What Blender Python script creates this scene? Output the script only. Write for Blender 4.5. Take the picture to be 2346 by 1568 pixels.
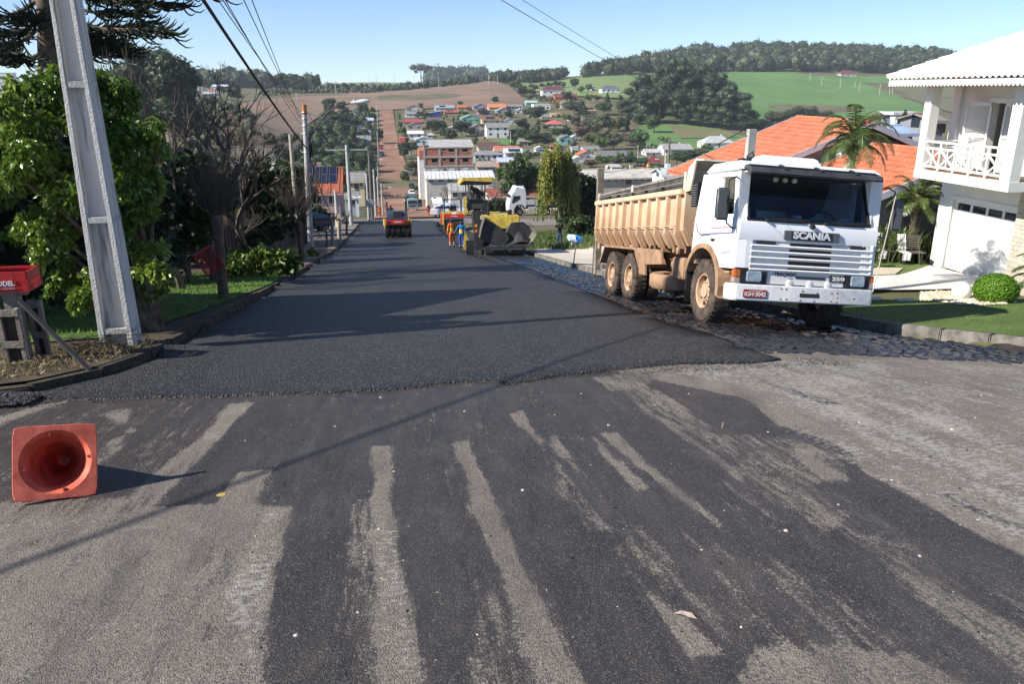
import bpy, bmesh, math, random
import numpy as np
from mathutils import Vector, Matrix, noise
from mathutils.geometry import delaunay_2d_cdt
random.seed(7); np.random.seed(7)
PI = math.pi
S = bpy.context.scene
COL = S.collection
for o in list(bpy.data.objects): bpy.data.objects.remove(o)
# ---------------------------------------------------------------- camera
F = 1797.0; CX, CY = 1173.0,784.0
PITCH = math.atan2(577,1797); YAW = math.atan2(291,1887)
fw = np.array([math.sin(YAW)*math.cos(PITCH), math.cos(YAW)*math.cos(PITCH),-math.sin(PITCH)])
rt = np.array([math.cos(YAW),-math.sin(YAW),0.0]); up = np.cross(rt, fw)
cam = bpy.data.cameras.new('camera'); co = bpy.data.objects.new('camera', cam); COL.objects.link(co)
cam.sensor_width = 36; cam.lens = F/2346*36; cam.clip_start = 0.1; cam.clip_end = 12000
co.matrix_world = Matrix(((rt[0], up[0],-fw[0],0),(rt[1], up[1],-fw[1],0),(rt[2], up[2],-fw[2],0),(0,0,0,1)))
S.camera = co
# ---------------------------------------------------------------- sky, sun, exposure
SUN_EL = math.radians(36); SH_AZ = math.radians(13)          # shadows fall towards +X, slightly +Y
sdir = Vector((-math.cos(SH_AZ)*math.cos(SUN_EL),-math.sin(SH_AZ)*math.cos(SUN_EL), math.sin(SUN_EL)))
W = bpy.data.worlds.new('World'); S.world = W; W.use_nodes = True
nt = W.node_tree; nt.nodes.clear()
sky = nt.nodes.new('ShaderNodeTexSky'); sky.sky_type = 'NISHITA'; sky.sun_disc = False
sky.sun_elevation = SUN_EL; sky.sun_rotation = math.atan2(sdir.x, sdir.y)
sky.altitude = 1200; sky.air_density = 0.75; sky.dust_density = 0.0; sky.ozone_density = 4.0
bg = nt.nodes.new('ShaderNodeBackground'); bg.inputs[1].default_value = 0.105
wo = nt.nodes.new('ShaderNodeOutputWorld')
nt.links.new(sky.outputs[0], bg.inputs[0]); nt.links.new(bg.outputs[0], wo.inputs[0])
sl = bpy.data.lights.new('sun', 'SUN'); sl.energy = 5.0; sl.angle = math.radians(0.53); sl.color = (1,0.94,0.85)
so = bpy.data.objects.new('sun', sl); COL.objects.link(so)
so.rotation_euler = (-sdir).to_track_quat('-Z', 'Y').to_euler()
S.view_settings.view_transform = 'Standard'; S.view_settings.look = 'None'
S.view_settings.exposure = 0.70; S.view_settings.gamma = 1
S.render.engine = 'CYCLES'
# ---------------------------------------------------------------- pixel <-> place (2346-wide photo coordinates)
def ray(x, y):
 d = fw + rt*(x-CX)/F + up*(CY-y)/F
 return d/d[1]
def at(x, y, Y):
 return Vector(ray(x, y)*Y)
def zz(ox, oy, sc):
 return lambda x, y: ((x/sc+ox)/1.2754,(y/sc+oy)/1.2754)
Z2 = zz(950,220,4.126); Z3 = zz(1350,180,3.91); Z4 = zz(1700,100,2.346)
ZA = zz(0,1100,1.564); ZB = zz(1400,950,1.4736); Z0 = zz(0,0,2.613); ZL = zz(450,100,2.613); ZM = zz(640,400,4.9)
def sstep(a, b, x):
 t = np.clip((x-a)/(b-a),0,1); return t*t*(3-2*t)
# ---------------------------------------------------------------- terrain function
PR = [(-60,1.5),(-20,-.2),(-6,-1.35),(0,-1.93),(10.4,-3.49),(17,-4.55),(21.1,-5.2),(32.7,-7.0),(45.8,-9.0),(55.5,-10.3),(67.3,-11.7),(81,-13.3),(103,-15.8)]
STR = [(150,-22.5),(184,-26.6),(225,-29),(300,-30.),(390,-28.5),(470,-22),(560,-13.4)]
def colz(px, lst, pz=()):
 out = []; ts = []
 for Y, v in lst:
  d = ray(px, v); out.append((Y, d[2]*Y)); ts.append(d[0])
 t = np.mean(ts) if ts else ray(px,300)[0]
 return t, list(pz)+out
COLS = [
 (-3.0,[(150,-18),(400,-20),(900,-10),(1500,0)]),
 colz(-400,[(1500,200)],[(150,-18),(300,-20),(600,-12),(900,-3)]),
 colz(0,[(1500,197)],[(150,-18),(300,-22),(450,-16),(700,-5)]),
 colz(430,[(300,290),(450,250),(600,222),(800,203),(1500,196)],[(150,-18),(200,-20)]),
 colz(560,[(300,305),(400,270),(500,247),(600,225),(800,205),(1500,196)],[(150,-19),(200,-22)]),
 colz(700,[(500,262),(600,235),(700,217),(800,209),(1300,207),(2300,193)],[(150,-21),(200,-24),(300,-25),(400,-22)]),
 colz(860,[(720,214),(780,209),(1300,212),(2100,187)], STR),
 colz(905,[(720,212),(780,206),(1300,212),(2100,190)], STR),
 colz(1130,[(390,330),(470,285),(560,252),(620,232),(720,207),(820,187),(900,184),(1300,190),(2100,188)],[(150,-22),(200,-27),(225,-29),(300,-29.5)]),
 colz(1210,[(390,330),(470,285),(560,255),(620,243),(720,217),(820,196),(900,183),(1300,188)],[(150,-21),(200,-27),(300,-29)]),
 colz(1400,[(360,340),(450,290),(520,250),(600,222),(760,190),(850,172),(1000,165),(1400,172)],[(150,-20),(220,-27),(300,-28)]),
 colz(1560,[(360,335),(430,300),(480,275),(600,235),(750,195),(850,165),(950,148),(1050,128),(1400,130)],[(150,-19),(220,-26),(300,-27)]),
 colz(1800,[(330,340),(430,300),(520,272),(650,235),(750,200),(850,166),(950,140),(1050,118),(1400,122)],[(150,-17),(220,-25)]),
 colz(2100,[(450,290),(550,265),(700,225),(800,190),(900,165),(1000,142),(1100,130),(1400,132)],[(150,-15),(220,-20),(330,-21)]),
 colz(2400,[(600,270),(750,235),(900,190),(1000,167),(1150,155)],[(150,-12),(300,-14),(450,-12)]),
 colz(3000,[(1000,205),(1200,175)],[(150,-10),(600,-10)]),
 (3.0,[(150,-10),(600,-8),(1200,10)]),
]
TG = np.linspace(-3,3,1201); YG = np.concatenate([np.arange(-60,700,2.0), np.arange(700,4001,20.0)])
_tab = []; _ts = []
for t, l in sorted(COLS, key=lambda c: c[0]):
 pts = PR+sorted(l); ys = [a for a, b in pts]; z = np.interp(YG, ys,[b for a, b in pts])
 _tab.append(z); _ts.append(t)
_tab = np.array(_tab); TAB = np.array([[0.0]])
TAB = np.stack([np.interp(TG, _ts, _tab[:, j]) for j in range(len(YG))],1)
k = np.exp(-np.linspace(-2,2,13)**2); k /= k.sum()
far = np.apply_along_axis(lambda r: np.convolve(np.pad(r,6, 'edge'), k, 'valid'),1, TAB)
wY = sstep(60,120, YG)[None, :]; TAB = TAB*(1-wY)+far*wY
def table(X, Y):
 X = np.asarray(X, float); Y = np.asarray(Y, float)
 t = np.clip(X/np.maximum(Y,105),-2.999,2.999); i = (t+3)/6*1200; i0 = np.floor(i).astype(int); fi = i-i0
 j = np.interp(Y, YG, np.arange(len(YG))); j0 = np.minimum(np.floor(j).astype(int), len(YG)-2); fj = j-j0
 return (TAB[i0, j0]*(1-fi)+TAB[i0+1, j0]*fi)*(1-fj)+(TAB[i0, j0+1]*(1-fi)+TAB[i0+1, j0+1]*fi)*fj
XRY = [0,6,8,9.2,11.8,14,18,25,41,60,90]; XRX = [30,18,11.5,9.4,8.3,7.7,7.05,6.95,7.1,7.1,7.1]
def XR(Y): return np.interp(Y, XRY, XRX)
XL = -3.36
def VB(X): return np.interp(X,[-30,-9,-6.5,-5,-4.15,-3.65,-3.36],[8.0,8.2,8.35,8.6,9.0,9.8,10.6])
def gz(X, Y):
 X = np.asarray(X, float); Y = np.asarray(Y, float)
 z = table(X, Y)
 cf = -.085*np.clip(X-5,0,3.2)*sstep(4,9, Y)*(1-.7*sstep(22,60, Y))
 z = z+cf*(1-sstep(90,120, Y))
 on = (X > XR(Y)+.08) & (Y > 4) & (Y < 90); z = z+np.where(on,.15,0)
 onl = (X < XL) & (Y > VB(X)) & (Y < 88); z = z+np.where(onl,.10,0)
 w = sstep(9.5,14, X)*sstep(14,18.8, Y)*(1-sstep(30,50, Y))*(1-sstep(40,60, X))
 z = z*(1-w)+(-5.6)*w
 return z
def g1(X, Y): return float(gz(X, Y))
_Yr = np.concatenate([np.arange(.5,60,.02), np.arange(60,1500,.25)])
def G(px, py, dz=0.0):
 d = ray(px, py); g = d[2]*_Yr-(gz(d[0]*_Yr, _Yr)+dz); i = int(np.argmax(g < 0)) if (g < 0).any() else len(_Yr)-1
 return Vector(d*_Yr[i])
# ---------------------------------------------------------------- materials
def mat(name, col, rough=.8, var=.15, scale=4.0, bump=.0, bscale=30., metal=0., spec=.4, col2=None, island=0., trans=0., emit=None, coat=0., detail=5.0):
 m = bpy.data.materials.new(name); m.use_nodes = True; n = m.node_tree.nodes; l = m.node_tree.links
 b = n['Principled BSDF']; b.inputs['Roughness'].default_value = rough; b.inputs['Metallic'].default_value = metal
 b.inputs['Specular IOR Level'].default_value = spec; b.inputs['Coat Weight'].default_value = coat
 tc = n.new('ShaderNodeTexCoord'); nz = n.new('ShaderNodeTexNoise'); nz.inputs['Scale'].default_value = scale; nz.inputs['Detail'].default_value = detail
 l.new(tc.outputs['Object'], nz.inputs['Vector'])
 rp = n.new('ShaderNodeValToRGB'); c = col
 if col2 is None:
  lo = [max(0, v*(1-var)) for v in c]; hi = [min(1, v*(1+var)) for v in c]
 else: lo, hi = c, col2
 rp.color_ramp.elements[0].position = .32; rp.color_ramp.elements[1].position = .68
 rp.color_ramp.elements[0].color = (*lo,1); rp.color_ramp.elements[1].color = (*hi,1)
 l.new(nz.outputs['Fac'], rp.inputs['Fac']); out = rp.outputs['Color']
 if island:
  ge = n.new('ShaderNodeNewGeometry'); mr = n.new('ShaderNodeMapRange'); mr.inputs['To Min'].default_value = 1-island; mr.inputs['To Max'].default_value = 1+island
  l.new(ge.outputs['Random Per Island'], mr.inputs['Value']); h = n.new('ShaderNodeHueSaturation')
  l.new(mr.outputs[0], h.inputs['Value']); l.new(out, h.inputs['Color'])
  mr2 = n.new('ShaderNodeMapRange'); mr2.inputs['To Min'].default_value = .485; mr2.inputs['To Max'].default_value = .515
  mu = n.new('ShaderNodeMath'); mu.operation = 'MULTIPLY'; mu.inputs[1].default_value = 7.31; fr = n.new('ShaderNodeMath'); fr.operation = 'FRACT'
  l.new(ge.outputs['Random Per Island'], mu.inputs[0]); l.new(mu.outputs[0], fr.inputs[0]); l.new(fr.outputs[0], mr2.inputs['Value']); l.new(mr2.outputs[0], h.inputs['Hue'])
  out = h.outputs['Color']
 l.new(out, b.inputs['Base Color'])
 if bump:
  n2 = n.new('ShaderNodeTexNoise'); n2.inputs['Scale'].default_value = bscale; n2.inputs['Detail'].default_value = 6; l.new(tc.outputs['Object'], n2.inputs['Vector'])
  bp = n.new('ShaderNodeBump'); bp.inputs['Strength'].default_value = bump; bp.inputs['Distance'].default_value = .02
  l.new(n2.outputs['Fac'], bp.inputs['Height']); l.new(bp.outputs[0], b.inputs['Normal'])
 if trans:
  tr = n.new('ShaderNodeBsdfTranslucent'); l.new(out, tr.inputs['Color']); mx = n.new('ShaderNodeMixShader'); mx.inputs[0].default_value = trans
  l.new(b.outputs[0], mx.inputs[1]); l.new(tr.outputs[0], mx.inputs[2]); l.new(mx.outputs[0], n['Material Output'].inputs['Surface'])
 if emit: b.inputs['Emission Color'].default_value = (*emit[0],1); b.inputs['Emission Strength'].default_value = emit[1]
 return m
_mc = {}
def flat(col, rough=.6, var=.1, metal=0., spec=.4, scale=3., bump=0., coat=0.):
 key = (tuple(round(c,3) for c in col), rough, var, metal, spec, scale, bump, coat)
 if key not in _mc: _mc[key] = mat('paint', col, rough, var, scale, bump,40., metal, spec, coat=coat)
 return _mc[key]
def glassmat(name, tint=(.02,.03,.04), rough=.03):
 m = bpy.data.materials.new(name); m.use_nodes = True; b = m.node_tree.nodes['Principled BSDF']
 b.inputs['Base Color'].default_value = (*tint,1); b.inputs['Roughness'].default_value = rough; b.inputs['Specular IOR Level'].default_value = .6
 return m
M = {}
M['pane'] = glassmat('window_pane')
M['tyre'] = mat('tyre_rubber', (.018,.017,.016),.85,.3,8,.3,60)
M['dusty_tyre'] = mat('dusty_tyre', (.03,.027,.025),.9,.3,6,.6,40, col2=(.13,.09,.065))
M['steel'] = flat((.35,.36,.37),.4,.1,.8)
M['darksteel'] = flat((.03,.03,.032),.5,.2)
M['white'] = flat((.78,.78,.76),.5,.04)
M['bark'] = mat('bark', (.09,.065,.045),.95,.4,6,.8,25, col2=(.2,.16,.12))
M['palebark'] = mat('pale_bark', (.3,.25,.18),.9,.4,8,.6,25, col2=(.5,.44,.33))
M['twig'] = mat('twig', (.075,.058,.048),.9,.4,6, col2=(.16,.125,.10))
M['concrete'] = mat('pole_concrete', (.36,.35,.33),.85,.2,3,.5,35, col2=(.52,.51,.48))
M['oldwood'] = mat('weathered_wood', (.16,.13,.10),.9,.3,4,.5,30, col2=(.30,.26,.21))
def leafmat(name, c, c2, isl=.45, rough=.5, tr=.25, spec=.4): return mat(name, c, rough,.1,.35, spec=spec, col2=c2, island=isl, trans=tr)
M['leaf_dark'] = leafmat('dark_foliage', (.022,.044,.014),(.06,.092,.028))
M['leaf_mid'] = leafmat('green_foliage', (.04,.08,.02),(.09,.145,.038))
M['leaf_light'] = leafmat('light_foliage', (.08,.14,.02),(.16,.22,.04))
M['leaf_yellow'] = leafmat('yellow_foliage', (.12,.12,.025),(.25,.2,.05))
M['leaf_olive'] = leafmat('olive_foliage', (.065,.082,.038),(.13,.14,.065))
M['leaf_brown'] = leafmat('dry_foliage', (.10,.07,.05),(.19,.13,.09))
M['leaf_gum'] = leafmat('eucalyptus_foliage', (.032,.058,.028),(.085,.115,.055))
M['leaf_gloss'] = leafmat('glossy_foliage', (.07,.145,.014),(.30,.40,.06),.5,.3,.3,.6)
M['leaf_willow'] = leafmat('hanging_foliage', (.12,.16,.025),(.30,.30,.06),.5)
M['needle'] = leafmat('araucaria_foliage', (.012,.022,.010),(.035,.05,.02),.4,.6,.05)
M['forest'] = leafmat('forest_foliage', (.026,.048,.018),(.075,.098,.038),.5)
M['grass'] = mat('lawn_grass', (.075,.13,.022),.9,.3,1.2,.9,180, col2=(.15,.21,.05), detail=12)
M['fieldgrass'] = mat('field_grass', (.085,.17,.045),.95,.2,.03, col2=(.13,.225,.065), detail=10)
M['fieldgrass2'] = mat('pasture_grass', (.13,.19,.06),.95,.2,.03, col2=(.18,.24,.085), detail=8)
M['plough'] = mat('ploughed_soil', (.18,.118,.074),.95,.2,.03, col2=(.255,.175,.118), detail=12)
M['dirt'] = mat('red_dirt', (.20,.10,.062),.95,.2,.12,.4,8, col2=(.31,.18,.12), detail=10)
# ---------------------------------------------------------------- object helpers
def tag(o, label=None, cat=None, group=None, kind=None):
 if label: o['label'] = label
 if cat: o['category'] = cat
 if group: o['group'] = group
 if kind: o['kind'] = kind
 return o
def empty(name, loc, rz=0, label=None, cat=None, group=None):
 o = bpy.data.objects.new(name, None); COL.objects.link(o); o.location = loc; o.rotation_euler = (0,0, rz); o.empty_display_size = .2
 return tag(o, label, cat, group)
def link(name, me, m, parent=None):
 o = bpy.data.objects.new(name, me); COL.objects.link(o)
 if m is not None:
  me.materials.clear()
  for q in (m if isinstance(m,(list, tuple)) else [m]): me.materials.append(q)
 if parent is not None: o.parent = parent
 return o
def copy_tree(o, parent=None):
 c = o.copy(); COL.objects.link(c); c.parent = parent
 for ch in list(o.children): copy_tree(ch, c)
 return c
class MB:
 def __init__(s): s.v = []; s.f = []
 def add(s, vs, fs):
  n = len(s.v); s.v += [tuple(v) for v in vs]; s.f += [tuple(i+n for i in q) for q in fs]; return s
 def box(s, x0, x1, y0, y1, z0, z1, mtx=None):
  vs = [Vector((x, y, z)) for z in (z0, z1) for x, y in ((x0, y0),(x1, y0),(x1, y1),(x0, y1))]
  if mtx is not None: vs = [mtx @ v for v in vs]
  return s.add(vs,[(3,2,1,0),(4,5,6,7),(0,1,5,4),(1,2,6,5),(2,3,7,6),(3,0,4,7)])
 def bar(s, a, b, w, h=None):
  a = Vector(a); b = Vector(b); d = b-a; L = d.length; q = d.to_track_quat('Z', 'Y').to_matrix().to_4x4(); h = h or w
  return s.box(-w/2, w/2,-h/2, h/2,0, L, Matrix.Translation(a) @ q)
 def prism(s, poly, axis, a, b):
  n = len(poly)
  def mk(p, t): return (t, p[0], p[1]) if axis == 0 else ((p[0], t, p[1]) if axis == 1 else (p[0], p[1], t))
  vs = [mk(p, a) for p in poly]+[mk(p, b) for p in poly]
  return s.add(vs,[tuple(range(n))[::-1], tuple(range(n,2*n))]+[(i,(i+1) % n,(i+1) % n+n, i+n) for i in range(n)])
 def tube(s, pts, r, n=6, cap=True):
  pts = [Vector(p) for p in pts]; rs = r if isinstance(r,(list, tuple)) else [r]*len(pts)
  vs = []; fs = []
  for i, p in enumerate(pts):
   d = (pts[min(i+1, len(pts)-1)]-pts[max(i-1,0)])
   if d.length < 1e-9: d = Vector((0,0,1))
   d.normalize(); u = d.cross(Vector((0.13,.17,1)) if abs(d.z) < .95 else Vector((1,.1,0))).normalized(); w = d.cross(u)
   for j in range(n):
    a = 2*PI*j/n; vs.append(p+(u*math.cos(a)+w*math.sin(a))*rs[i])
  for i in range(len(pts)-1):
   for j in range(n): fs.append((i*n+j, i*n+(j+1) % n,(i+1)*n+(j+1) % n,(i+1)*n+j))
  if cap: fs += [tuple(range(n))[::-1], tuple((len(pts)-1)*n+j for j in range(n))]
  return s.add(vs, fs)
 def cyl(s, a, b, r, n=16, r2=None): return s.tube([a, b],[r, r if r2 is None else r2], n)
 def lathe(s, prof, n=20, c=(0,0,0), axis=2):
  vs = []; fs = []
  for r, z in prof:
   for j in range(n):
    a = 2*PI*j/n; p = (r*math.cos(a), r*math.sin(a), z)
    if axis == 0: p = (p[2], p[0], p[1])
    elif axis == 1: p = (p[1], p[2], p[0])
    vs.append((p[0]+c[0], p[1]+c[1], p[2]+c[2]))
  for i in range(len(prof)-1):
   for j in range(n): fs.append((i*n+j, i*n+(j+1) % n,(i+1)*n+(j+1) % n,(i+1)*n+j))
  return s.add(vs, fs)
 def build(s, name, m, parent=None, smooth=False, bevel=0, seg=2, loc=None):
  me = bpy.data.meshes.new(name); me.from_pydata(s.v,[], s.f)
  if bevel:
   bm = bmesh.new(); bm.from_mesh(me)
   es = [e for e in bm.edges if len(e.link_faces) == 2 and e.calc_face_angle(0) > .5]
   bmesh.ops.bevel(bm, geom=es, offset=bevel, segments=seg, affect='EDGES', clamp_overlap=True)
   bmesh.ops.recalc_face_normals(bm, faces=bm.faces); bm.to_mesh(me); bm.free()
  if smooth:
   me.polygons.foreach_set('use_smooth', [True]*len(me.polygons))
   try: me.set_sharp_from_angle(angle=.7)
   except Exception: pass
  me.update(); o = link(name, me, m, parent)
  if loc is not None: o.location = loc
  return o
def text(body, size, m, parent, mtx, name='lettering', depth=.004, bold=0.0, squeeze=None):
 c = bpy.data.curves.new('t', 'FONT'); c.body = body; c.size = size; c.align_x = 'CENTER'; c.align_y = 'CENTER'; c.extrude = depth; c.offset = bold
 c.resolution_u = 3
 ob = bpy.data.objects.new('t', c); COL.objects.link(ob); dg = bpy.context.evaluated_depsgraph_get()
 me = bpy.data.meshes.new_from_object(ob.evaluated_get(dg)); bpy.data.objects.remove(ob)
 me.name = name
 if squeeze:
  xs = [v.co.x for v in me.vertices]; wd = max(xs)-min(xs)
  for v in me.vertices: v.co.x *= squeeze/wd
 me.transform(mtx); o = link(name, me, m, parent); return o
FRONT = Matrix.Rotation(PI/2,4, 'X')      # text facing -Y
def grid_mesh(name, xs, ys, zf, m, kind='structure', attrs=None, parent=None):
 XX, YY = np.meshgrid(xs, ys); ZZ = zf(XX, YY); nx, ny = len(xs), len(ys)
 v = np.stack([XX, YY, ZZ],-1).reshape(-1,3)
 i = np.arange(nx*(ny-1)).reshape(ny-1, nx)[:, :-1].ravel(); f = np.stack([i, i+1, i+nx+1, i+nx],1)
 me = bpy.data.meshes.new(name); me.vertices.add(len(v)); me.vertices.foreach_set('co', v.ravel())
 me.loops.add(f.size); me.loops.foreach_set('vertex_index', f.ravel().astype(np.int32))
 me.polygons.add(len(f)); me.polygons.foreach_set('loop_start', (np.arange(len(f))*4).astype(np.int32)); me.polygons.foreach_set('use_smooth', np.ones(len(f), bool))
 me.update(calc_edges=True)
 for an, av in (attrs or {}).items():
  a = me.attributes.new(an, 'FLOAT', 'POINT'); a.data.foreach_set('value', av(XX, YY).ravel().astype(np.float32))
 o = link(name, me, m, parent)
 if kind: o['kind'] = kind
 return o
def qmesh(name, V, Fq, m, parent=None):
 me = bpy.data.meshes.new(name); me.vertices.add(len(V)); me.vertices.foreach_set('co', V.astype(np.float32).ravel())
 k = Fq.shape[1]; me.loops.add(Fq.size); me.loops.foreach_set('vertex_index', Fq.ravel().astype(np.int32))
 me.polygons.add(len(Fq)); me.polygons.foreach_set('loop_start', (np.arange(len(Fq))*k).astype(np.int32)); me.update(calc_edges=True)
 return me
def inpoly(X, Y, poly):
 X = np.asarray(X); Y = np.asarray(Y); r = np.zeros(X.shape, bool); n = len(poly)
 for i in range(n):
  x0, y0 = poly[i]; x1, y1 = poly[(i+1) % n]
  if y0 == y1: continue
  c = ((y0 > Y) != (y1 > Y)) & (X < (x1-x0)*(Y-y0)/(y1-y0)+x0); r ^= c
 return r
def sheet(name, poly, m, dz, res, kind='structure', thick=0, parent=None, rough_edge=0, seed=0):
 """poly: world XY outline; laid dz above the ground function"""
 P = []
 n = len(poly); rnd = random.Random(seed)
 for i in range(n):
  a = Vector(poly[i]); b = Vector(poly[(i+1) % n]); k = max(1, int((b-a).length/res))
  for j in range(k):
   q = a.lerp(b, j/k)
   if rough_edge: q = q+Vector((rnd.uniform(-1,1), rnd.uniform(-1,1)))*rough_edge
   P.append(q)
 nb = len(P); arr = np.array([(p.x, p.y) for p in P])
 x0, y0 = arr.min(0); x1, y1 = arr.max(0)
 gx, gy = np.meshgrid(np.arange(x0+res/2, x1, res), np.arange(y0+res/2, y1, res)); gx = gx.ravel()+np.random.uniform(-.1,.1, gx.size)*res; gy = gy.ravel()
 k = inpoly(gx, gy,[tuple(a) for a in arr]); gx, gy = gx[k], gy[k]
 keep = []
 for x, y in zip(gx, gy): keep.append(np.min((arr[:, 0]-x)**2+(arr[:, 1]-y)**2) > (res*.4)**2)
 gx, gy = gx[keep], gy[keep]
 pts = P+[Vector((x, y)) for x, y in zip(gx, gy)]
 vs, es, fs, *_ = delaunay_2d_cdt(pts,[(i,(i+1) % nb) for i in range(nb)],[],1,1e-5)
 co = [(v.x, v.y, g1(v.x, v.y)+dz) for v in vs]
 me = bpy.data.meshes.new(name); fl = [tuple(f) for f in fs]
 if thick:
  n0 = len(co); co2 = [(x, y, z-thick) for x, y, z in co[:nb]]; co += co2
  fl += [(i, n0+i, n0+(i+1) % nb,(i+1) % nb) for i in range(nb)]
 me.from_pydata(co,[], fl); me.polygons.foreach_set('use_smooth', [True]*len(me.polygons)); me.update()
 bm = bmesh.new(); bm.from_mesh(me); bmesh.ops.recalc_face_normals(bm, faces=bm.faces)
 up_ = sum(f.normal.z for f in bm.faces)
 if up_ < 0: bmesh.ops.reverse_faces(bm, faces=bm.faces)
 bm.to_mesh(me); bm.free()
 o = link(name, me, m, parent)
 if kind: o['kind'] = kind
 return o
def gpoly(fn, pts): return [(lambda v: (v.x, v.y))(G(*fn(*p))) for p in pts]
ID = lambda x, y: (x, y)
# ================================================================ SETTING
def geo(a0, a1, r, first):
 out = [a0]; s = first
 while out[-1] < a1: out.append(out[-1]+s); s *= r
 return out
xs = sorted(set([-x for x in geo(14,2600,1.06,.6)]+list(np.arange(-13.5,30,.5))+geo(30,2600,1.06,.6)))
ys = list(range(-60,0,4))+list(np.arange(0,60,.5))+list(range(60,140,2))+list(range(140,720,6))+list(range(720,3800,45))
def terr_z(X, Y):
 z = gz(X, Y)
 cor = ((X > XL+.2) & (X < XR(Y)-.2) & (Y < 600)) & ((Y > 8) | (Y > -60))
 cor = cor | ((Y < 8.3) & (Y > -59) & (X > -38) & (X < 38)) | ((X > 8.3) & (X < 12) & (Y < 9))
 cor = cor | ((X > -9) & (X < XL+.3) & (Y > 7) & (Y < VB(X)+.15))
 cor = cor & (Y < 88)
 cor2 = (X > 12.5) & (X < 30) & (Y > 18.5) & (Y < 26)
 gar = ((X > XR(Y)+.5) & (X < 17.5) & (Y > 8.5) & (Y < 19.5)) | ((X > -8.6) & (X < -3.7) & (Y > VB(X)+.3) & (Y < 60)) | ((X > XR(Y)+.5) & (X < 12) & (Y > 19.5) & (Y < 40))
 z = z-np.where(cor,.4, np.where(gar,.11,0))-np.where(cor2,.03,0)
 z = z+np.where(np.hypot(X, Y) > 250,(np.sin(X*.023+Y*.011)+np.sin(Y*.031-X*.013))*.3,0)
 return z
mt = mat('ground_cover', (.07,.085,.03),.95,.2,.06,.5,3, col2=(.17,.13,.075), detail=12)
grid_mesh('terrain', np.array(xs, float), np.array(ys, float), terr_z, mt)
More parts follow.
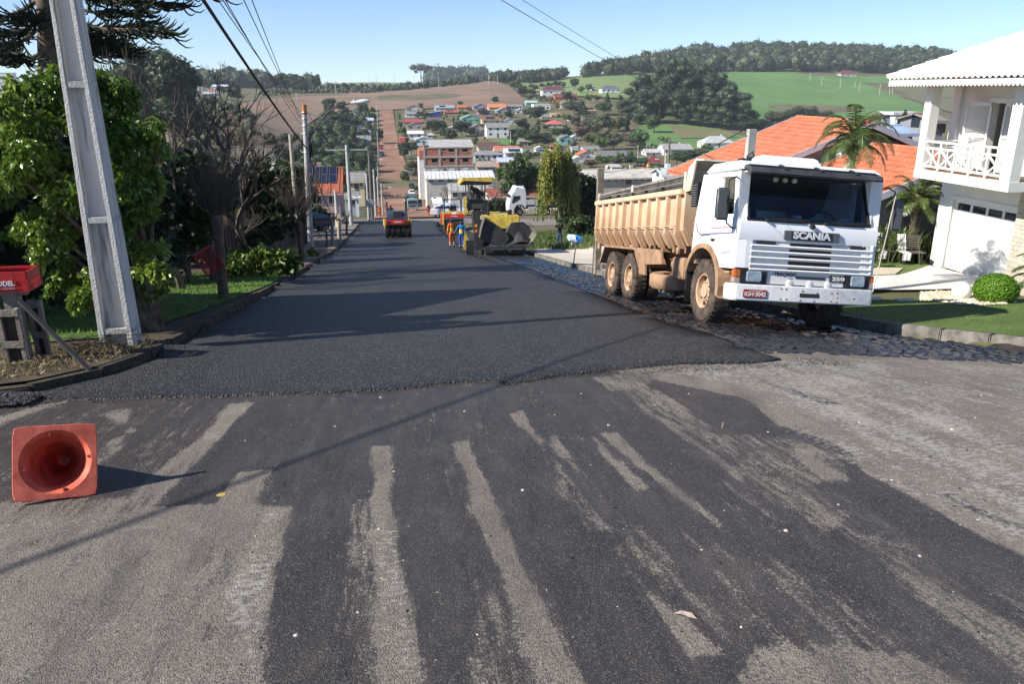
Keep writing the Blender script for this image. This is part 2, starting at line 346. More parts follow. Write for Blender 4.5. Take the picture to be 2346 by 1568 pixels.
# ---- old asphalt of the crossing, with tack coat stains
def asphalt_old():
 m = bpy.data.materials.new('old_asphalt'); m.use_nodes = True; n = m.node_tree.nodes; l = m.node_tree.links; b = n['Principled BSDF']
 tc = n.new('ShaderNodeTexCoord')
 def nz(sc, det=6, ro=.6, sx=1, sy=1):
  mp = n.new('ShaderNodeMapping'); mp.inputs['Scale'].default_value = (sx, sy,1); l.new(tc.outputs['Object'], mp.inputs[0])
  q = n.new('ShaderNodeTexNoise'); q.inputs['Scale'].default_value = sc; q.inputs['Detail'].default_value = det; q.inputs['Roughness'].default_value = ro
  l.new(mp.outputs[0], q.inputs['Vector']); return q.outputs['Fac']
 def ma(op, a, c):
  q = n.new('ShaderNodeMath'); q.operation = op
  for i, v in ((0, a),(1, c)):
   if isinstance(v,(int, float)): q.inputs[i].default_value = v
   else: l.new(v, q.inputs[i])
  return q.outputs[0]
 def mr(v, a, c, d=0., e=1.):
  q = n.new('ShaderNodeMapRange'); q.clamp = True
  q.inputs['From Min'].default_value = a; q.inputs['From Max'].default_value = c; q.inputs['To Min'].default_value = d; q.inputs['To Max'].default_value = e
  l.new(v, q.inputs['Value']); return q.outputs[0]
 def mix(f, a, c):
  q = n.new('ShaderNodeMix'); q.data_type = 'RGBA'; l.new(f, q.inputs['Factor'])
  for i, v in (('A', a),('B', c)):
   sk = [s for s in q.inputs if s.name == i and s.type == 'RGBA'][0]
   if isinstance(v, tuple): sk.default_value = (*v,1)
   else: l.new(v, sk)
  return [s for s in q.outputs if s.type == 'RGBA'][0]
 at_ = n.new('ShaderNodeAttribute'); at_.attribute_name = 'tack'; aw = n.new('ShaderNodeAttribute'); aw.attribute_name = 'chalk'
 fine = nz(55,4,.7); mid = nz(9,6,.65); big = nz(1.1,6,.6); streak = nz(3,6,.65,1.6,.25)
 t = ma('ADD', at_.outputs['Fac'], ma('MULTIPLY', ma('SUBTRACT', mid,.5),.45)); t = ma('ADD', t, ma('MULTIPLY', ma('SUBTRACT', nz(13,6,.7,1.6,.12),.5),1.1)); t = ma('ADD', t, ma('MULTIPLY', ma('SUBTRACT', nz(2.6,7,.7,1.8,.25),.5),1.0)); t = ma('ADD', t, ma('MULTIPLY', ma('SUBTRACT', fine,.5),1.3))
 t = ma('ADD', t, ma('MULTIPLY', ma('SUBTRACT', streak,.5),.5))
 f = mr(t,.40,.64)
 base = mix(mr(big,.3,.7),(.18,.153,.129),(.29,.248,.205)); base = mix(mr(fine,.40,.62,0,.8), base,(.085,.07,.058))
 base = mix(mr(streak,.48,.72,0,.65), base,(.075,.064,.055)); base = mix(mr(nz(5,7,.75),.56,.68,0,.6), base,(.30,.265,.225))
 dark = mix(mr(streak,.3,.7),(.023,.0185,.0175),(.054,.0445,.040)); dark = mix(mr(fine,.52,.70,0,.8), dark,(.14,.122,.108)); dark = mix(mr(nz(3.2,8,.75,1.5,.5),.52,.70,0,.5), dark,(.115,.098,.086))
 c = mix(f, base, dark)
 ch = ma('ADD', ma('MULTIPLY', aw.outputs['Fac'],.5), ma('ADD', ma('MULTIPLY', nz(24,5,.7,.8,1.1),.8), ma('MULTIPLY', nz(2.2,5,.6,1.8,.5),.45)))
 c = mix(mr(ch,.90,1.0,0,.7), c,(.40,.37,.33))
 vo = n.new('ShaderNodeTexVoronoi'); vo.inputs['Scale'].default_value = 130; l.new(tc.outputs['Object'], vo.inputs['Vector'])
 cr = n.new('ShaderNodeSeparateColor'); l.new(vo.outputs['Color'], cr.inputs[0])
 sp = ma('MULTIPLY', ma('GREATER_THAN', cr.outputs[0],.93), ma('LESS_THAN', vo.outputs['Distance'],.45))
 c = mix(ma('MULTIPLY', sp,.4), c,(.42,.38,.33))
 l.new(c, b.inputs['Base Color'])
 l.new(mr(f,0,1,.9,.5), b.inputs['Roughness']); b.inputs['Specular IOR Level'].default_value = .5
 hh = ma('ADD', ma('MULTIPLY', vo.outputs['Distance'],.5), ma('MULTIPLY', fine,.8)); bp = n.new('ShaderNodeBump'); bp.inputs['Strength'].default_value = .85; bp.inputs['Distance'].default_value = .012
 l.new(hh, bp.inputs['Height']); l.new(bp.outputs[0], b.inputs['Normal'])
 return m
def wp(fn, pts): return gpoly(fn, pts)
TACK = [
 (.82,[(-8,7.2),(2.6,7.2),(2.6,9.6),(-8,9.6)]),
 (.76, wp(ZA,[(-300,130),(560,118),(1170,122),(705,600),(400,610),(-300,560)])),
 (.35, wp(ZA,[(1040,128),(1165,120),(1000,300),(860,440),(705,597),(540,592),(740,420),(930,270)])),
 (.35, wp(ZA,[(-60,200),(200,130),(300,120),(60,200),(-60,260)])),
 (.42, wp(ZA,[(450,180),(560,140),(600,150),(560,330),(500,360),(480,300),(640,250)])),
 (.4, wp(ZA,[(-200,640),(200,560),(560,560),(700,600),(500,640),(-200,700)])),
 (.95, wp(ZA,[(1165,120),(1390,108),(1330,290),(1240,430),(1090,440),(975,585),(705,600),(860,440),(1000,300)])),
 (.86, wp(ZA,[(1395,108),(1900,80),(2900,0),(3400,100),(5400,500),(5400,1700),(1150,1600),(1200,1408),(1225,1100),(1245,950),(1300,760),(1345,595),(1165,590),(1250,430),(1345,250)])),
 (.1, wp(ZA,[(1700,322),(1782,322),(1790,600),(1850,950),(1945,1450),(1722,1450),(1715,900)])),
 (.62, wp(ZA,[(1610,560),(1700,560),(1720,1450),(1600,1450),(1580,1000)])),
 (.1, wp(ZA,[(2065,302),(2128,300),(2346,770),(2420,960),(2330,960),(2220,680)])),
 (.1, wp(ZB,[(-20,640),(60,820),(250,1150),(470,1600),(270,1600),(100,1080),(-30,800)])),
 (.15, wp(ZB,[(510,468),(590,465),(720,600),(1020,840),(1140,950),(1000,855),(700,615)])),
 (.35, wp(ZB,[(470,480),(512,485),(600,580),(745,710),(680,715),(560,600)])),
 (.3, wp(ZB,[(125,385),(190,365),(285,525),(240,510)])),(.4, wp(ZB,[(290,480),(330,480),(470,655),(420,650)])),(.45, wp(ZB,[(330,640),(380,640),(420,770),(330,760)])),
 (.25, wp(ZB,[(640,1070),(760,1180),(900,1280),(1075,1430),(910,1450),(780,1250)])),
 (.4, wp(ZB,[(850,1110),(940,1150),(1150,1400),(1105,1400),(950,1250)])),
 (.35, wp(ZB,[(1200,1065),(1340,1080),(1480,1190),(1750,1400),(1500,1370),(1330,1200)])),
 (.55, wp(ZB,[(560,230),(700,250),(860,330),(1060,470),(1300,480),(1560,560),(1600,680),(1440,690),(1590,830),(1500,900),(1240,740),(1000,560),(820,440),(690,370)])),
 (.3, wp(ZB,[(700,370),(800,420),(1000,560),(1150,650),(1120,670),(980,560),(820,450)])),
 (.2, wp(ZB,[(1335,530),(1400,540),(1560,660),(1480,670),(1400,600)])),
 (.45, wp(ZB,[(1700,1010),(1850,1080),(2100,1200),(2600,1450),(2600,1700),(2000,1280)])),
 (.45, wp(ZB,[(480,225),(830,190),(700,270),(560,290)])),
 (.15, wp(ZB,[(830,190),(1150,150),(2500,130),(3200,300),(3200,1500),(2346,1000),(2050,850),(1850,740),(1660,640),(1600,560),(1500,500),(1290,430),(1180,340),(1050,280),(880,230)])),
 (.8, wp(ZB,[(1160,245),(1330,270),(1560,340),(1480,345),(1250,260)])),(.8, wp(ZB,[(1980,720),(2060,730),(2150,790),(2400,900),(2360,900),(2080,790)])),
 (.66, wp(ZB,[(560,830),(1150,950),(1500,1120),(1900,1380),(1500,1380),(1150,1400),(1000,1200),(620,1000)])),(.6, wp(ZB,[(-20,1100),(90,1080),(260,1600),(-60,1600)])),(.68, wp(ZB,[(1560,880),(2000,970),(2600,1250),(2500,1350),(1850,1080)])),(.66, wp(ZB,[(300,500),(470,640),(620,900),(480,900),(330,700)])),
 (.35, wp(ZB,[(1150,1400),(1500,1385),(1900,1450),(2150,1600),(1100,1600)])),
]
CHALK = [(.53, wp(ZB,[(1100,160),(2500,130),(3200,300),(3200,1500),(2346,1000),(1660,640),(1290,430)])),
         (.62, wp(ZB,[(800,200),(1150,150),(1700,170),(2100,420),(2346,640),(2500,900),(2000,640),(1500,420),(1100,260)])),(.50, wp(ZA,[(1020,1000),(1180,640),(1320,600),(1290,760),(1240,950),(1200,1400),(1100,1400)])),(.36, wp(ZA,[(100,1150),(700,1080),(800,1150),(200,1280)])),
         (.50, wp(ZA,[(1700,700),(1830,700),(1945,1450),(1722,1450)])),(.38, wp(ZB,[(640,1070),(1075,1430),(910,1450)])),(.42, wp(ZB,[(1750,1050),(2346,1400),(2100,1350)])),(.4, wp(ZA,[(-300,700),(500,620),(300,1000),(-300,1100)]))]
def warp(X, Y, a, s):
 return X+a*(np.sin(Y*s+np.sin(X*s*1.7)*1.3)+.5*np.sin(Y*s*3.1+X*s*2.3)), Y+a*(np.sin(X*s*1.1+1.3)+.5*np.sin(X*s*2.9-Y*s*1.9))
def paint(lst, base):
 def fn(X, Y):
  out = 0
  for ox, oy in ((0,0),(.016,.01),(-.016,-.01),(.01,-.02),(-.01,.02),(.026,.03),(-.026,-.03)):
   A = np.full(X.shape, float(base)); Xw, Yw = warp(X+ox, Y+oy,.004,7.)
   for v, p in lst: A[inpoly(Xw, Yw, p)] = v
   out = out+A/7
  return out
 return fn
xf = np.concatenate([-np.array(geo(5,60,1.3,.5))[::-1], np.arange(-4.96,9,.035), np.array(geo(9,60,1.3,.5))])
yf = np.concatenate([[-60,-30,-15,-8,-4,-2,-.5], np.arange(.9,9.3,.035),[9.4]])
def old_z(X, Y):
 z = table(X, Y)+(-.085*np.clip(X-5,0,3.2)*sstep(4,9, Y))+.0
 return z
grid_mesh('old_asphalt', xf, yf, old_z, asphalt_old(), attrs={'tack': paint(TACK,.3), 'chalk': paint(CHALK,.1)})
# ---- fresh asphalt
def asphalt_new():
 m = mat('fresh_asphalt', (.010,.011,.014),.55,.3,1.2, spec=.5, col2=(.021,.022,.028), detail=9); n = m.node_tree.nodes; l = m.node_tree.links; b = n['Principled BSDF']
 tc = n.new('ShaderNodeTexCoord'); vo = n.new('ShaderNodeTexVoronoi'); vo.inputs['Scale'].default_value = 38; l.new(tc.outputs['Object'], vo.inputs['Vector'])
 nz = n.new('ShaderNodeTexNoise'); nz.inputs['Scale'].default_value = 22; nz.inputs['Detail'].default_value = 7; nz.inputs['Roughness'].default_value = .75; l.new(tc.outputs['Object'], nz.inputs['Vector'])
 ad = n.new('ShaderNodeMath'); ad.operation = 'ADD'; l.new(vo.outputs['Distance'], ad.inputs[0]); l.new(nz.outputs['Fac'], ad.inputs[1])
 bp = n.new('ShaderNodeBump'); bp.inputs['Strength'].default_value = 1.; bp.inputs['Distance'].default_value = .055; l.new(ad.outputs[0], bp.inputs['Height']); l.new(bp.outputs[0], b.inputs['Normal'])
 sc = n.new('ShaderNodeSeparateColor'); l.new(vo.outputs['Color'], sc.inputs[0]); gt = n.new('ShaderNodeMath'); gt.operation = 'GREATER_THAN'; gt.inputs[1].default_value = .82; l.new(sc.outputs[0], gt.inputs[0])
 src = b.inputs['Base Color'].links[0].from_socket; mx = n.new('ShaderNodeMix'); mx.data_type = 'RGBA'
 mu = n.new('ShaderNodeMath'); mu.operation = 'MULTIPLY'; mu.inputs[1].default_value = .6; l.new(gt.outputs[0], mu.inputs[0]); l.new(mu.outputs[0], mx.inputs['Factor'])
 A, B = [s for s in mx.inputs if s.type == 'RGBA']; l.new(src, A); B.default_value = (.16,.16,.165,1)
 mp = n.new('ShaderNodeMapping'); mp.inputs['Scale'].default_value = (1.5,.12,1); l.new(tc.outputs['Object'], mp.inputs[0]); tn = n.new('ShaderNodeTexNoise'); tn.inputs['Scale'].default_value = 1.1; tn.inputs['Detail'].default_value = 8; l.new(mp.outputs[0], tn.inputs['Vector'])
 r = n.new('ShaderNodeMapRange'); r.inputs['From Min'].default_value = .5; r.inputs['From Max'].default_value = .75; r.inputs['To Max'].default_value = .55; l.new(tn.outputs['Fac'], r.inputs['Value'])
 m2 = n.new('ShaderNodeMix'); m2.data_type = 'RGBA'; l.new(r.outputs[0], m2.inputs['Factor']); A2, B2 = [s for s in m2.inputs if s.type == 'RGBA']
 o1 = [s for s in mx.outputs if s.type == 'RGBA'][0]; l.new(o1, A2); B2.default_value = (.046,.046,.051,1); l.new([s for s in m2.outputs if s.type == 'RGBA'][0], b.inputs['Base Color'])
 return m
M['newasp'] = asphalt_new()
front = gpoly(ID,[(-60,915),(60,912),(180,918),(330,914),(500,912),(640,906),(780,903),(900,896),(1030,882),(1130,876),(1170,884),(1250,868),(1400,850),(1560,836),(1720,836),(1790,828)])
rightedge = gpoly(ID,[(1700,800),(1640,772),(1540,745),(1450,712),(1400,690),(1300,652),(1200,612),(1140,590)])
rightedge = [(min(x,5.6), y) for x, y in rightedge]
outl = front+[p for p in rightedge]+[(4.3,47),(4.4,60),(4.6,80),(5.5,92),(-1.6,93),(-2.8,90),(XL+.02,88),(XL+.02,60),(XL+.02,40),(XL+.02,20),(XL+.02,11),(XL-.16,9.95),(-4.02,9.12),(-4.95,8.72),(-5.9,8.52)]
sheet('fresh_asphalt', outl, M['newasp'],.028,.6, thick=.05, rough_edge=.03)
# ---- crossing street at the bottom, dirt street beyond
M['greyroad'] = mat('worn_road', (.17,.14,.125),.9,.2,.5,.3,20, col2=(.25,.21,.19))
sheet('cross_street', [(-120,91),(-20,89),(-3.4,90.5),(4.6,92.5),(9,78),(14,74),(40,76),(120,84),(120,96),(40,90),(14,92),(10,96),(9,101),(-3.5,100),(-20,98),(-120,101)], M['greyroad'],.035,2.5)
dl = [(-2.4,99),(-2.2,130),(-2.9,190),(-3.6,258),(-4.0,340),(-4.2,470),(-4.4,566)]
dr = [(4.8,566),(5.2,470),(6.2,392),(7.3,340),(7.8,280),(8.4,240),(9.0,190),(8.2,150),(7.4,120),(7.5,100)]
dx = [(y, x) for x, y in dl]
sheet('dirt_street', dl+dr, M['dirt'],.22,3.0)
sheet('dirt_track', [(-11,585),(-4,585),(-16,640),(-20,720),(-26,790),(-34,790),(-30,720),(-24,640)], M['dirt'],.3,8)
# ---- fields on the far hill
def pxs(lst): return gpoly(ID, lst)
sheet('ploughed_field', pxs([(560,318),(480,290),(520,262),(560,236),(640,226),(700,221),(800,217),(868,213),(940,207),(1000,200),(1060,194),(1135,187),(1160,196),(1185,212),(1208,236),(1190,243),(1100,246),(1000,249),(905,252),(800,254),(740,262),(700,290),(680,350),(640,340)]), M['plough'],.45,10)
sheet('green_hillside', pxs([(1170,187),(1260,182),(1400,173),(1500,165),(1560,167),(1640,166),(1730,165),(1830,165),(1900,172),(1960,180),(2000,200),(2060,222),(2130,247),(2160,268),(2050,272),(1900,276),(1780,276),(1700,290),(1600,282),(1480,262),(1440,235),(1400,215),(1280,215),(1215,208)]), M['fieldgrass'],.45,10)
sheet('pale_pasture', pxs([(1185,186),(1260,183),(1400,175),(1440,176),(1465,200),(1490,228),(1400,226),(1260,214),(1212,207)]), M['fieldgrass2'],.75,10)
sheet('upper_pasture', pxs([(1900,172),(1990,176),(2090,172),(2150,178),(2260,182),(2300,200),(2100,195),(1990,192)]), M['fieldgrass'],.5,10)
sheet('valley_pasture', pxs([(1480,283),(1560,286),(1640,296),(1720,318),(1700,345),(1600,350),(1500,345),(1440,310)]), M['fieldgrass'],.5,8)
sheet('stubble_field', pxs([(1530,290),(1640,300),(1690,318),(1560,320)]), mat('stubble', (.20,.15,.08),.95,.2,.05, col2=(.13,.15,.06)),.8,8)
sheet('green_terrace', pxs([(1115,330),(1160,318),(1215,314),(1225,326),(1170,336)]), M['fieldgrass'],.5,4)
M['farpaddock'] = mat('dry_paddock', (.17,.14,.08),.95,.2,.05, col2=(.12,.13,.06))
sheet('dry_paddock', pxs([(2040,200),(2200,203),(2330,207),(2330,262),(2200,262),(2110,236)]), M['farpaddock'],.5,10)
sheet('far_green_hill', [(-220,1750),(260,1750),(320,2050),(260,2400),(-260,2400),(-330,2050)], M['fieldgrass'],.8,60)
# ---- right hand side: kerb, pavement, garden
M['kerb'] = mat('kerb_concrete', (.10,.092,.08),.9,.3,5,.6,30, col2=(.25,.23,.195))
M['slab'] = mat('pavement_concrete', (.50,.44,.35),.85,.12,1.2,.3,25, col2=(.62,.56,.46))
M['drive'] = mat('pale_driveway', (.60,.57,.52),.85,.1,1.5,.2,25, col2=(.70,.67,.62))
def kerb_line(pts, seg, w, hh, name, m, rootname):
 root = empty(rootname,(pts[0][0], pts[0][1], g1(*pts[0]))); root['kind'] = 'structure'
 P = [Vector(p) for p in pts]; path = [];
 for a, b in zip(P, P[1:]):
  k = max(1, int(round((b-a).length/seg)))
  for j in range(k): path.append(a.lerp(b, j/k))
 path.append(P[-1]); inv = Matrix.Translation(-root.location)
 for a, b in zip(path, path[1:]):
  d = (b-a); L = d.length; d.normalize(); nrm = Vector((-d.y, d.x)); mb = MB()
  a2 = a+d*.008; b2 = b-d*.008; vs = []
  j = random.uniform(-.006,.006)
  for q in (a2, b2):
   for s_, hz in ((0,-.4),(w,-.4),(w, hh),(0, hh)):
    r_ = q+nrm*s_; base = float(gz(q.x-nrm.x*.3, q.y-nrm.y*.3)); vs.append((r_.x-root.location.x, r_.y-root.location.y, base+hz+j-root.location.z))
  mb.add(vs,[(0,1,2,3),(7,6,5,4),(0,4,5,1),(1,5,6,2),(2,6,7,3),(3,7,4,0)]); mb.build(name, m, root, bevel=.02, seg=2)
 return root
kr = [(XR(y)+.0, y) for y in (45,38,30,25,21,18,16,14,12.9,11.8,10.9,10.2,9.6,9.2,8.8,8.4,8.0)]+[(13,7.5),(15,7.0),(18,6.4),(24,5.6)]
kerb_line([(x-.0, y) for x, y in kr],1.0,.14,.16, 'kerb_stone', M['kerb'], 'right_kerb')
M['darkkerb'] = mat('tarred_kerb', (.035,.028,.021),.95,.3,5,.9,25, col2=(.085,.066,.045))
kerb_line([(-9,8.2),(-6.5,8.35),(-5,8.6),(-4.1,9.0),(XL-.25,9.8),(XL-.02,11),(XL-.02,20),(XL-.02,40),(XL-.02,60),(XL-.02,86)][::-1],1.0,-.13,.045, 'kerb_stone', M['darkkerb'], 'left_kerb')
SIDE = [(7.1,43.5),(7.3,43.9),(9.2,41),(11.5,36),(12.5,31),(12.6,24),(12.2,19.5),(8.7,18.6),(8.3,20.5),(7.3,20.5),(7.12,25),(7.12,30),(7.2,36)]
sheet('pavement', gpoly(ID,[(1222,573),(1290,563),(1358,553),(1400,550)])+[(12.6,24),(11.6,21.5),(10,20.6),(XR(18)+.12,18.2),(XR(21)+.1,21),(XR(26)+.1,26),(XR(32)+.1,32),(XR(38)+.1,38)], M['slab'],.03,.7)
sheet('lawn', [(XR(18)+.14,18),(XR(15)+.14,15),(XR(13)+.14,13),(XR(11.8)+.14,11.8),(XR(10.6)+.14,10.6),(9.5,9.35),(10.6,8.6),(13,7.75),(18,6.6),(24,6),(24,15),(17.2,18.6),(14,19.2),(11.6,19.6),(10,20.2)], M['grass'],.035,.35)
drv = gpoly(ID,[(1960,660),(1990,668),(2060,669),(2140,668),(2290,662),(2262,646),(2200,630),(2128,612),(2100,622),(2060,634),(2000,636),(1960,640)])
sheet('driveway', drv, M['drive'],.06,.5)
M['gravel'] = mat('cream_gravel', (.45,.38,.26),.9,.3,60,1., 90, col2=(.75,.68,.52))
gb = gpoly(ID,[(2106,684),(2110,674),(2150,670),(2230,672),(2290,680),(2320,692),(2300,702),(2250,705),(2190,703),(2140,695)])
def pebbles(name, poly, n, parent=None):
 arr = np.array(poly); lo = arr.min(0); hi = arr.max(0); V = []; Fc = []; c = 0
 while c < n:
  x, y = random.uniform(lo[0], hi[0]), random.uniform(lo[1], hi[1])
  if not inpoly(np.array([x]), np.array([y]), poly)[0]: continue
  z = g1(x, y)+.05; s = random.uniform(.02,.05); k = len(V)
  a = random.random()*6
  for dx_, dy_, dz in ((1,0,0),(0,1,0),(-1,0,0),(0,-1,0),(0,0,.8)):
   V.append((x+s*(dx_*math.cos(a)-dy_*math.sin(a))*random.uniform(.7,1.2), y+s*(dx_*math.sin(a)+dy_*math.cos(a))*random.uniform(.7,1.2), z+dz*s))
  Fc += [(k, k+1, k+4),(k+1, k+2, k+4),(k+2, k+3, k+4),(k+3, k, k+4)]; c += 1
 me = bpy.data.meshes.new(name); me.from_pydata(V,[], Fc); o = link(name, me, mat('cream_pebble', (.42,.35,.24),.8,.2,3, col2=(.7,.62,.48), island=.3), parent); o['kind'] = 'stuff'; return o
gbed = sheet('gravel_bed', gb, M['gravel'],.05,.3)
pebbles('pebbles', gb,4000, gbed)
gb2 = gpoly(ID,[(1960,628),(2010,618),(2068,620),(2050,634),(1990,636),(1960,640)])
gb2o = sheet('gravel_path', gb2, M['gravel'],.08,.3)
# ---- tarred cobblestones
M['cobblebed'] = mat('tarred_joint', (.01,.009,.009),.7,.3,3,.8,40, col2=(.05,.04,.034))
bed = sheet('cobblestone_strip', [(5.2,9.15),(9.3,8.75),(12,8.0),(12.6,7.65),(9.8,9.0),(XR(10.5),10.5),(XR(13),13),(XR(18),18),(XR(25),25),(XR(35),35),(XR(46),46),(7.1,60),(7.1,78),(4.4,78),(4.2,47)]+[(x-.15, y) for x, y in rightedge[::-1]], M['cobblebed'],-.015,.5)
M['cobble'] = mat('tarred_basalt', (.008,.009,.012),.26,.4,2.2,.35,30, spec=.7, col2=(.024,.024,.028), island=.5)
nn = M['cobble'].node_tree
M['cobble2'] = mat('dusty_basalt', (.03,.026,.024),.45,.4,2.2,.5,30, spec=.6, col2=(.095,.078,.068), island=.4)
def stone(x, y, r, rnd, ox=0, oy=0, oz=0):
 n = rnd.choice((5,6,6,7)); a0 = rnd.random()*6; ang = sorted(a0+2*PI*(i+rnd.uniform(-.28,.28))/n for i in range(n)); z = g1(x, y)+rnd.uniform(-.006,.008)
 tx, ty = rnd.uniform(-.13,.13), rnd.uniform(-.13,.13); sx = rnd.uniform(.9,1.2)
 V = []
 for s_, h in ((1.0,-.04),(.96,.008),(.72,.02)):
  for a in ang: dx_, dy_ = r*s_*math.cos(a)*sx, r*s_*math.sin(a); V.append((x+dx_-ox, y+dy_-oy, z+h+dx_*tx+dy_*ty-oz))
 Fc = []
 for k in range(2):
  for i in range(n): Fc.append((k*n+i, k*n+(i+1) % n,(k+1)*n+(i+1) % n,(k+1)*n+i))
 Fc.append(tuple(range(2*n,3*n))); return V, Fc
rnd = random.Random(3); cells = []
y = 8.0
while y < 50:
 st = .165 if y < 25 else .23
 x = 4.2+rnd.uniform(0,.1)
 while x < 13:
  cx_, cy_ = x+rnd.uniform(-.02,.02), y+rnd.uniform(-.02,.02)
  xe = np.interp(cy_,[p[1] for p in rightedge],[p[0] for p in rightedge])
  if cx_ > xe-.02 and cx_ < XR(cy_)-.14 and not (cy_ < 9.2 and cx_ < 5.4+0*cy_) and cy_ > 9.2-.13*max(0, cx_-6): cells.append((cx_, cy_, st*.5))
  x += st*1.12
 y += st*.92
cells.sort(key=lambda c: math.hypot(c[0], c[1])+(0 if c[0] > 6.2 or c[1] > 14 else .0))
vis = [c for c in cells]
for i, c in enumerate(vis[:300]):
 V, Fc = stone(c[0], c[1], c[2], rnd, c[0], c[1], g1(c[0], c[1])); me = bpy.data.meshes.new('cobble'); me.from_pydata(V,[], Fc)
 o = link('cobble', me, M['cobble2'] if (math.sin(c[0]*1.3+c[1]*.5)+rnd.uniform(-1,1)) > 1.6 else M['cobble'], bed); o.location = (c[0], c[1], g1(c[0], c[1]))
for mm, sel in ((M['cobble'],0),(M['cobble2'],1)):
 V = []; Fc = []
 for c in vis[300:]:
  s_ = 1 if (math.sin(c[0]*1.6+c[1]*.22)*1.2+rnd.uniform(-1,1)) > 1.15 else 0
  if s_ != sel: continue
  v, f = stone(c[0], c[1], c[2], rnd); k = len(V); V += v; Fc += [tuple(i+k for i in q) for q in f]
 me = bpy.data.meshes.new('cobbles'); me.from_pydata(V,[], Fc); o = link('cobbles', me, mm, bed); o['kind'] = 'stuff'
# ---- left verge
M['verge'] = mat('verge_soil', (.05,.035,.022),.95,.3,1.6,1., 40, col2=(.10,.075,.045), detail=10)
M['vergegrass'] = mat('verge_grass', (.05,.11,.016),.95,.3,1.2,1., 60, col2=(.12,.21,.04), detail=10)
sheet('verge', [(XL-.1,10.6),(XL-.1,20),(XL-.1,40),(XL-.1,62),(-9,62),(-30,40),(-30,8.3),(-9,8.3),(-6.5,8.5),(-5,8.8),(-4.2,9.2),(XL-.35,10)], M['verge'],.03,.8)
sheet('verge_lawn', [(-4.3,12.5),(-3.9,16),(-3.55,22),(-3.5,30),(-5.8,30),(-9,24),(-14,15),(-9,11.5)], M['vergegrass'],.06,.6)
M['brownpave'] = mat('brown_paving', (.16,.11,.08),.9,.2,2,.3,20, col2=(.24,.18,.14))
sheet('left_pavement', [(XL-.15,31),(XL-.15,61),(-9,61),(-9,36),(-6,31)], M['brownpave'],.06,1)
sheet('left_yard', [(XL-.15,62),(XL-.15,86),(-18,86),(-18,62)], M['greyroad'],.06,2)
def tufts(name, poly, n, hmin, hmax, m, parent=None, w=.006, seed=1, bent=.5):
 r = np.random.RandomState(seed); arr = np.array(poly); lo = arr.min(0); hi = arr.max(0)
 X = r.uniform(lo[0], hi[0], n*4); Y = r.uniform(lo[1], hi[1], n*4); k = inpoly(X, Y, poly); X = X[k][:n]; Y = Y[k][:n]; Z = gz(X, Y)+.02
 n = len(X); a = r.uniform(0,6.28, n); h = r.uniform(hmin, hmax, n); ww = w*r.uniform(.7,1.6, n); b = r.uniform(0, bent, n); ba = r.uniform(0,6.28, n)
 V = np.zeros((n,4,3)); dx_ = np.cos(a)*ww; dy_ = np.sin(a)*ww
 V[:, 0] = np.stack([X-dx_, Y-dy_, Z],1); V[:, 1] = np.stack([X+dx_, Y+dy_, Z],1)
 mx, my = X+np.cos(ba)*b*h*.4, Y+np.sin(ba)*b*h*.4; V[:, 2] = np.stack([mx+dx_*.7, my+dy_*.7, Z+h*.6],1)
 V[:, 3] = np.stack([X+np.cos(ba)*b*h*1.1, Y+np.sin(ba)*b*h*1.1, Z+h*(1-.3*b)],1)
 Fq = np.array([[0,1,2],[0,2,3]])[None]+np.arange(n)[:, None, None]*4
 me = qmesh(name, V.reshape(-1,3), Fq.reshape(-1,3), m); o = link(name, me, m, parent); o['kind'] = 'stuff'; return o
M['blade'] = leafmat('grass_blade', (.065,.14,.02),(.16,.26,.045),.4)
M['drygrass'] = leafmat('dry_grass', (.14,.11,.06),(.30,.24,.13),.4)
M['weed'] = leafmat('weed_leaves', (.07,.12,.03),(.15,.19,.06),.4)
tag(tufts('grass', [(-4.3,12.5),(-3.9,16),(-3.55,22),(-3.5,32),(-5.8,32),(-9,24),(-12,15),(-9,11.5)],20000,.05,.16, M['blade']), 'short green grass growing on the shaded left verge', 'grass')
tag(tufts('dry_grass', [(-9,8.4),(-6.5,8.6),(-5,8.9),(-4.0,9.6),(-3.5,10.8),(-3.6,12),(-9,10.5)],3600,.03,.12, M['drygrass'], bent=1.4, w=.004), 'dry straw and grass at the verge corner by the leaning pole', 'dry grass')
tag(tufts('lawn_blades', [(XR(17)+.2,17),(XR(13)+.2,13),(XR(11.8)+.2,11.8),(9.7,9.5),(11,8.6),(15,8),(15,13),(12,17)],24000,.015,.045, M['blade'], w=.005), 'clipped lawn grass behind the right kerb', 'grass')
weedp = [(7.4,44.5),(9.3,42),(11,38.5),(13.5,34),(17,34),(18,50),(14,60),(7.4,62)]
tag(tufts('weeds', weedp,12000,.10,.5, M['weed'], w=.02, seed=3), 'tall rough weeds on the vacant lot behind the paver', 'weeds')
sheet('vacant_lot', weedp, mat('lot_soil', (.14,.07,.04),.95,.3,.5,.6,8, col2=(.10,.11,.04)),.02,1.2)
def crumbs(name, n, area, smin, smax, m, lab, zf=old_z):
 V = []; Fc = []
 for i in range(n):
  x, y = random.uniform(area[0], area[1]), random.uniform(area[2], area[3]); s = random.uniform(smin, smax); z = float(zf(np.array([x]), np.array([y]))[0]); k = len(V); a = random.random()*6
  for j in range(5):
   b = a+j*1.2566; r = s*random.uniform(.7,1.2); V.append((x+r*math.cos(b), y+r*math.sin(b), z))
  V.append((x+s*random.uniform(-.4,.4), y, z+s*random.uniform(.3,1.0))); Fc += [(k+j, k+(j+1) % 5, k+5) for j in range(5)]
 me = bpy.data.meshes.new(name); me.from_pydata(V,[], Fc); o = link(name, me, m); tag(o, lab, 'crumbs', kind='stuff'); return o
M['tar'] = flat((.012,.011,.012),.5,.2)
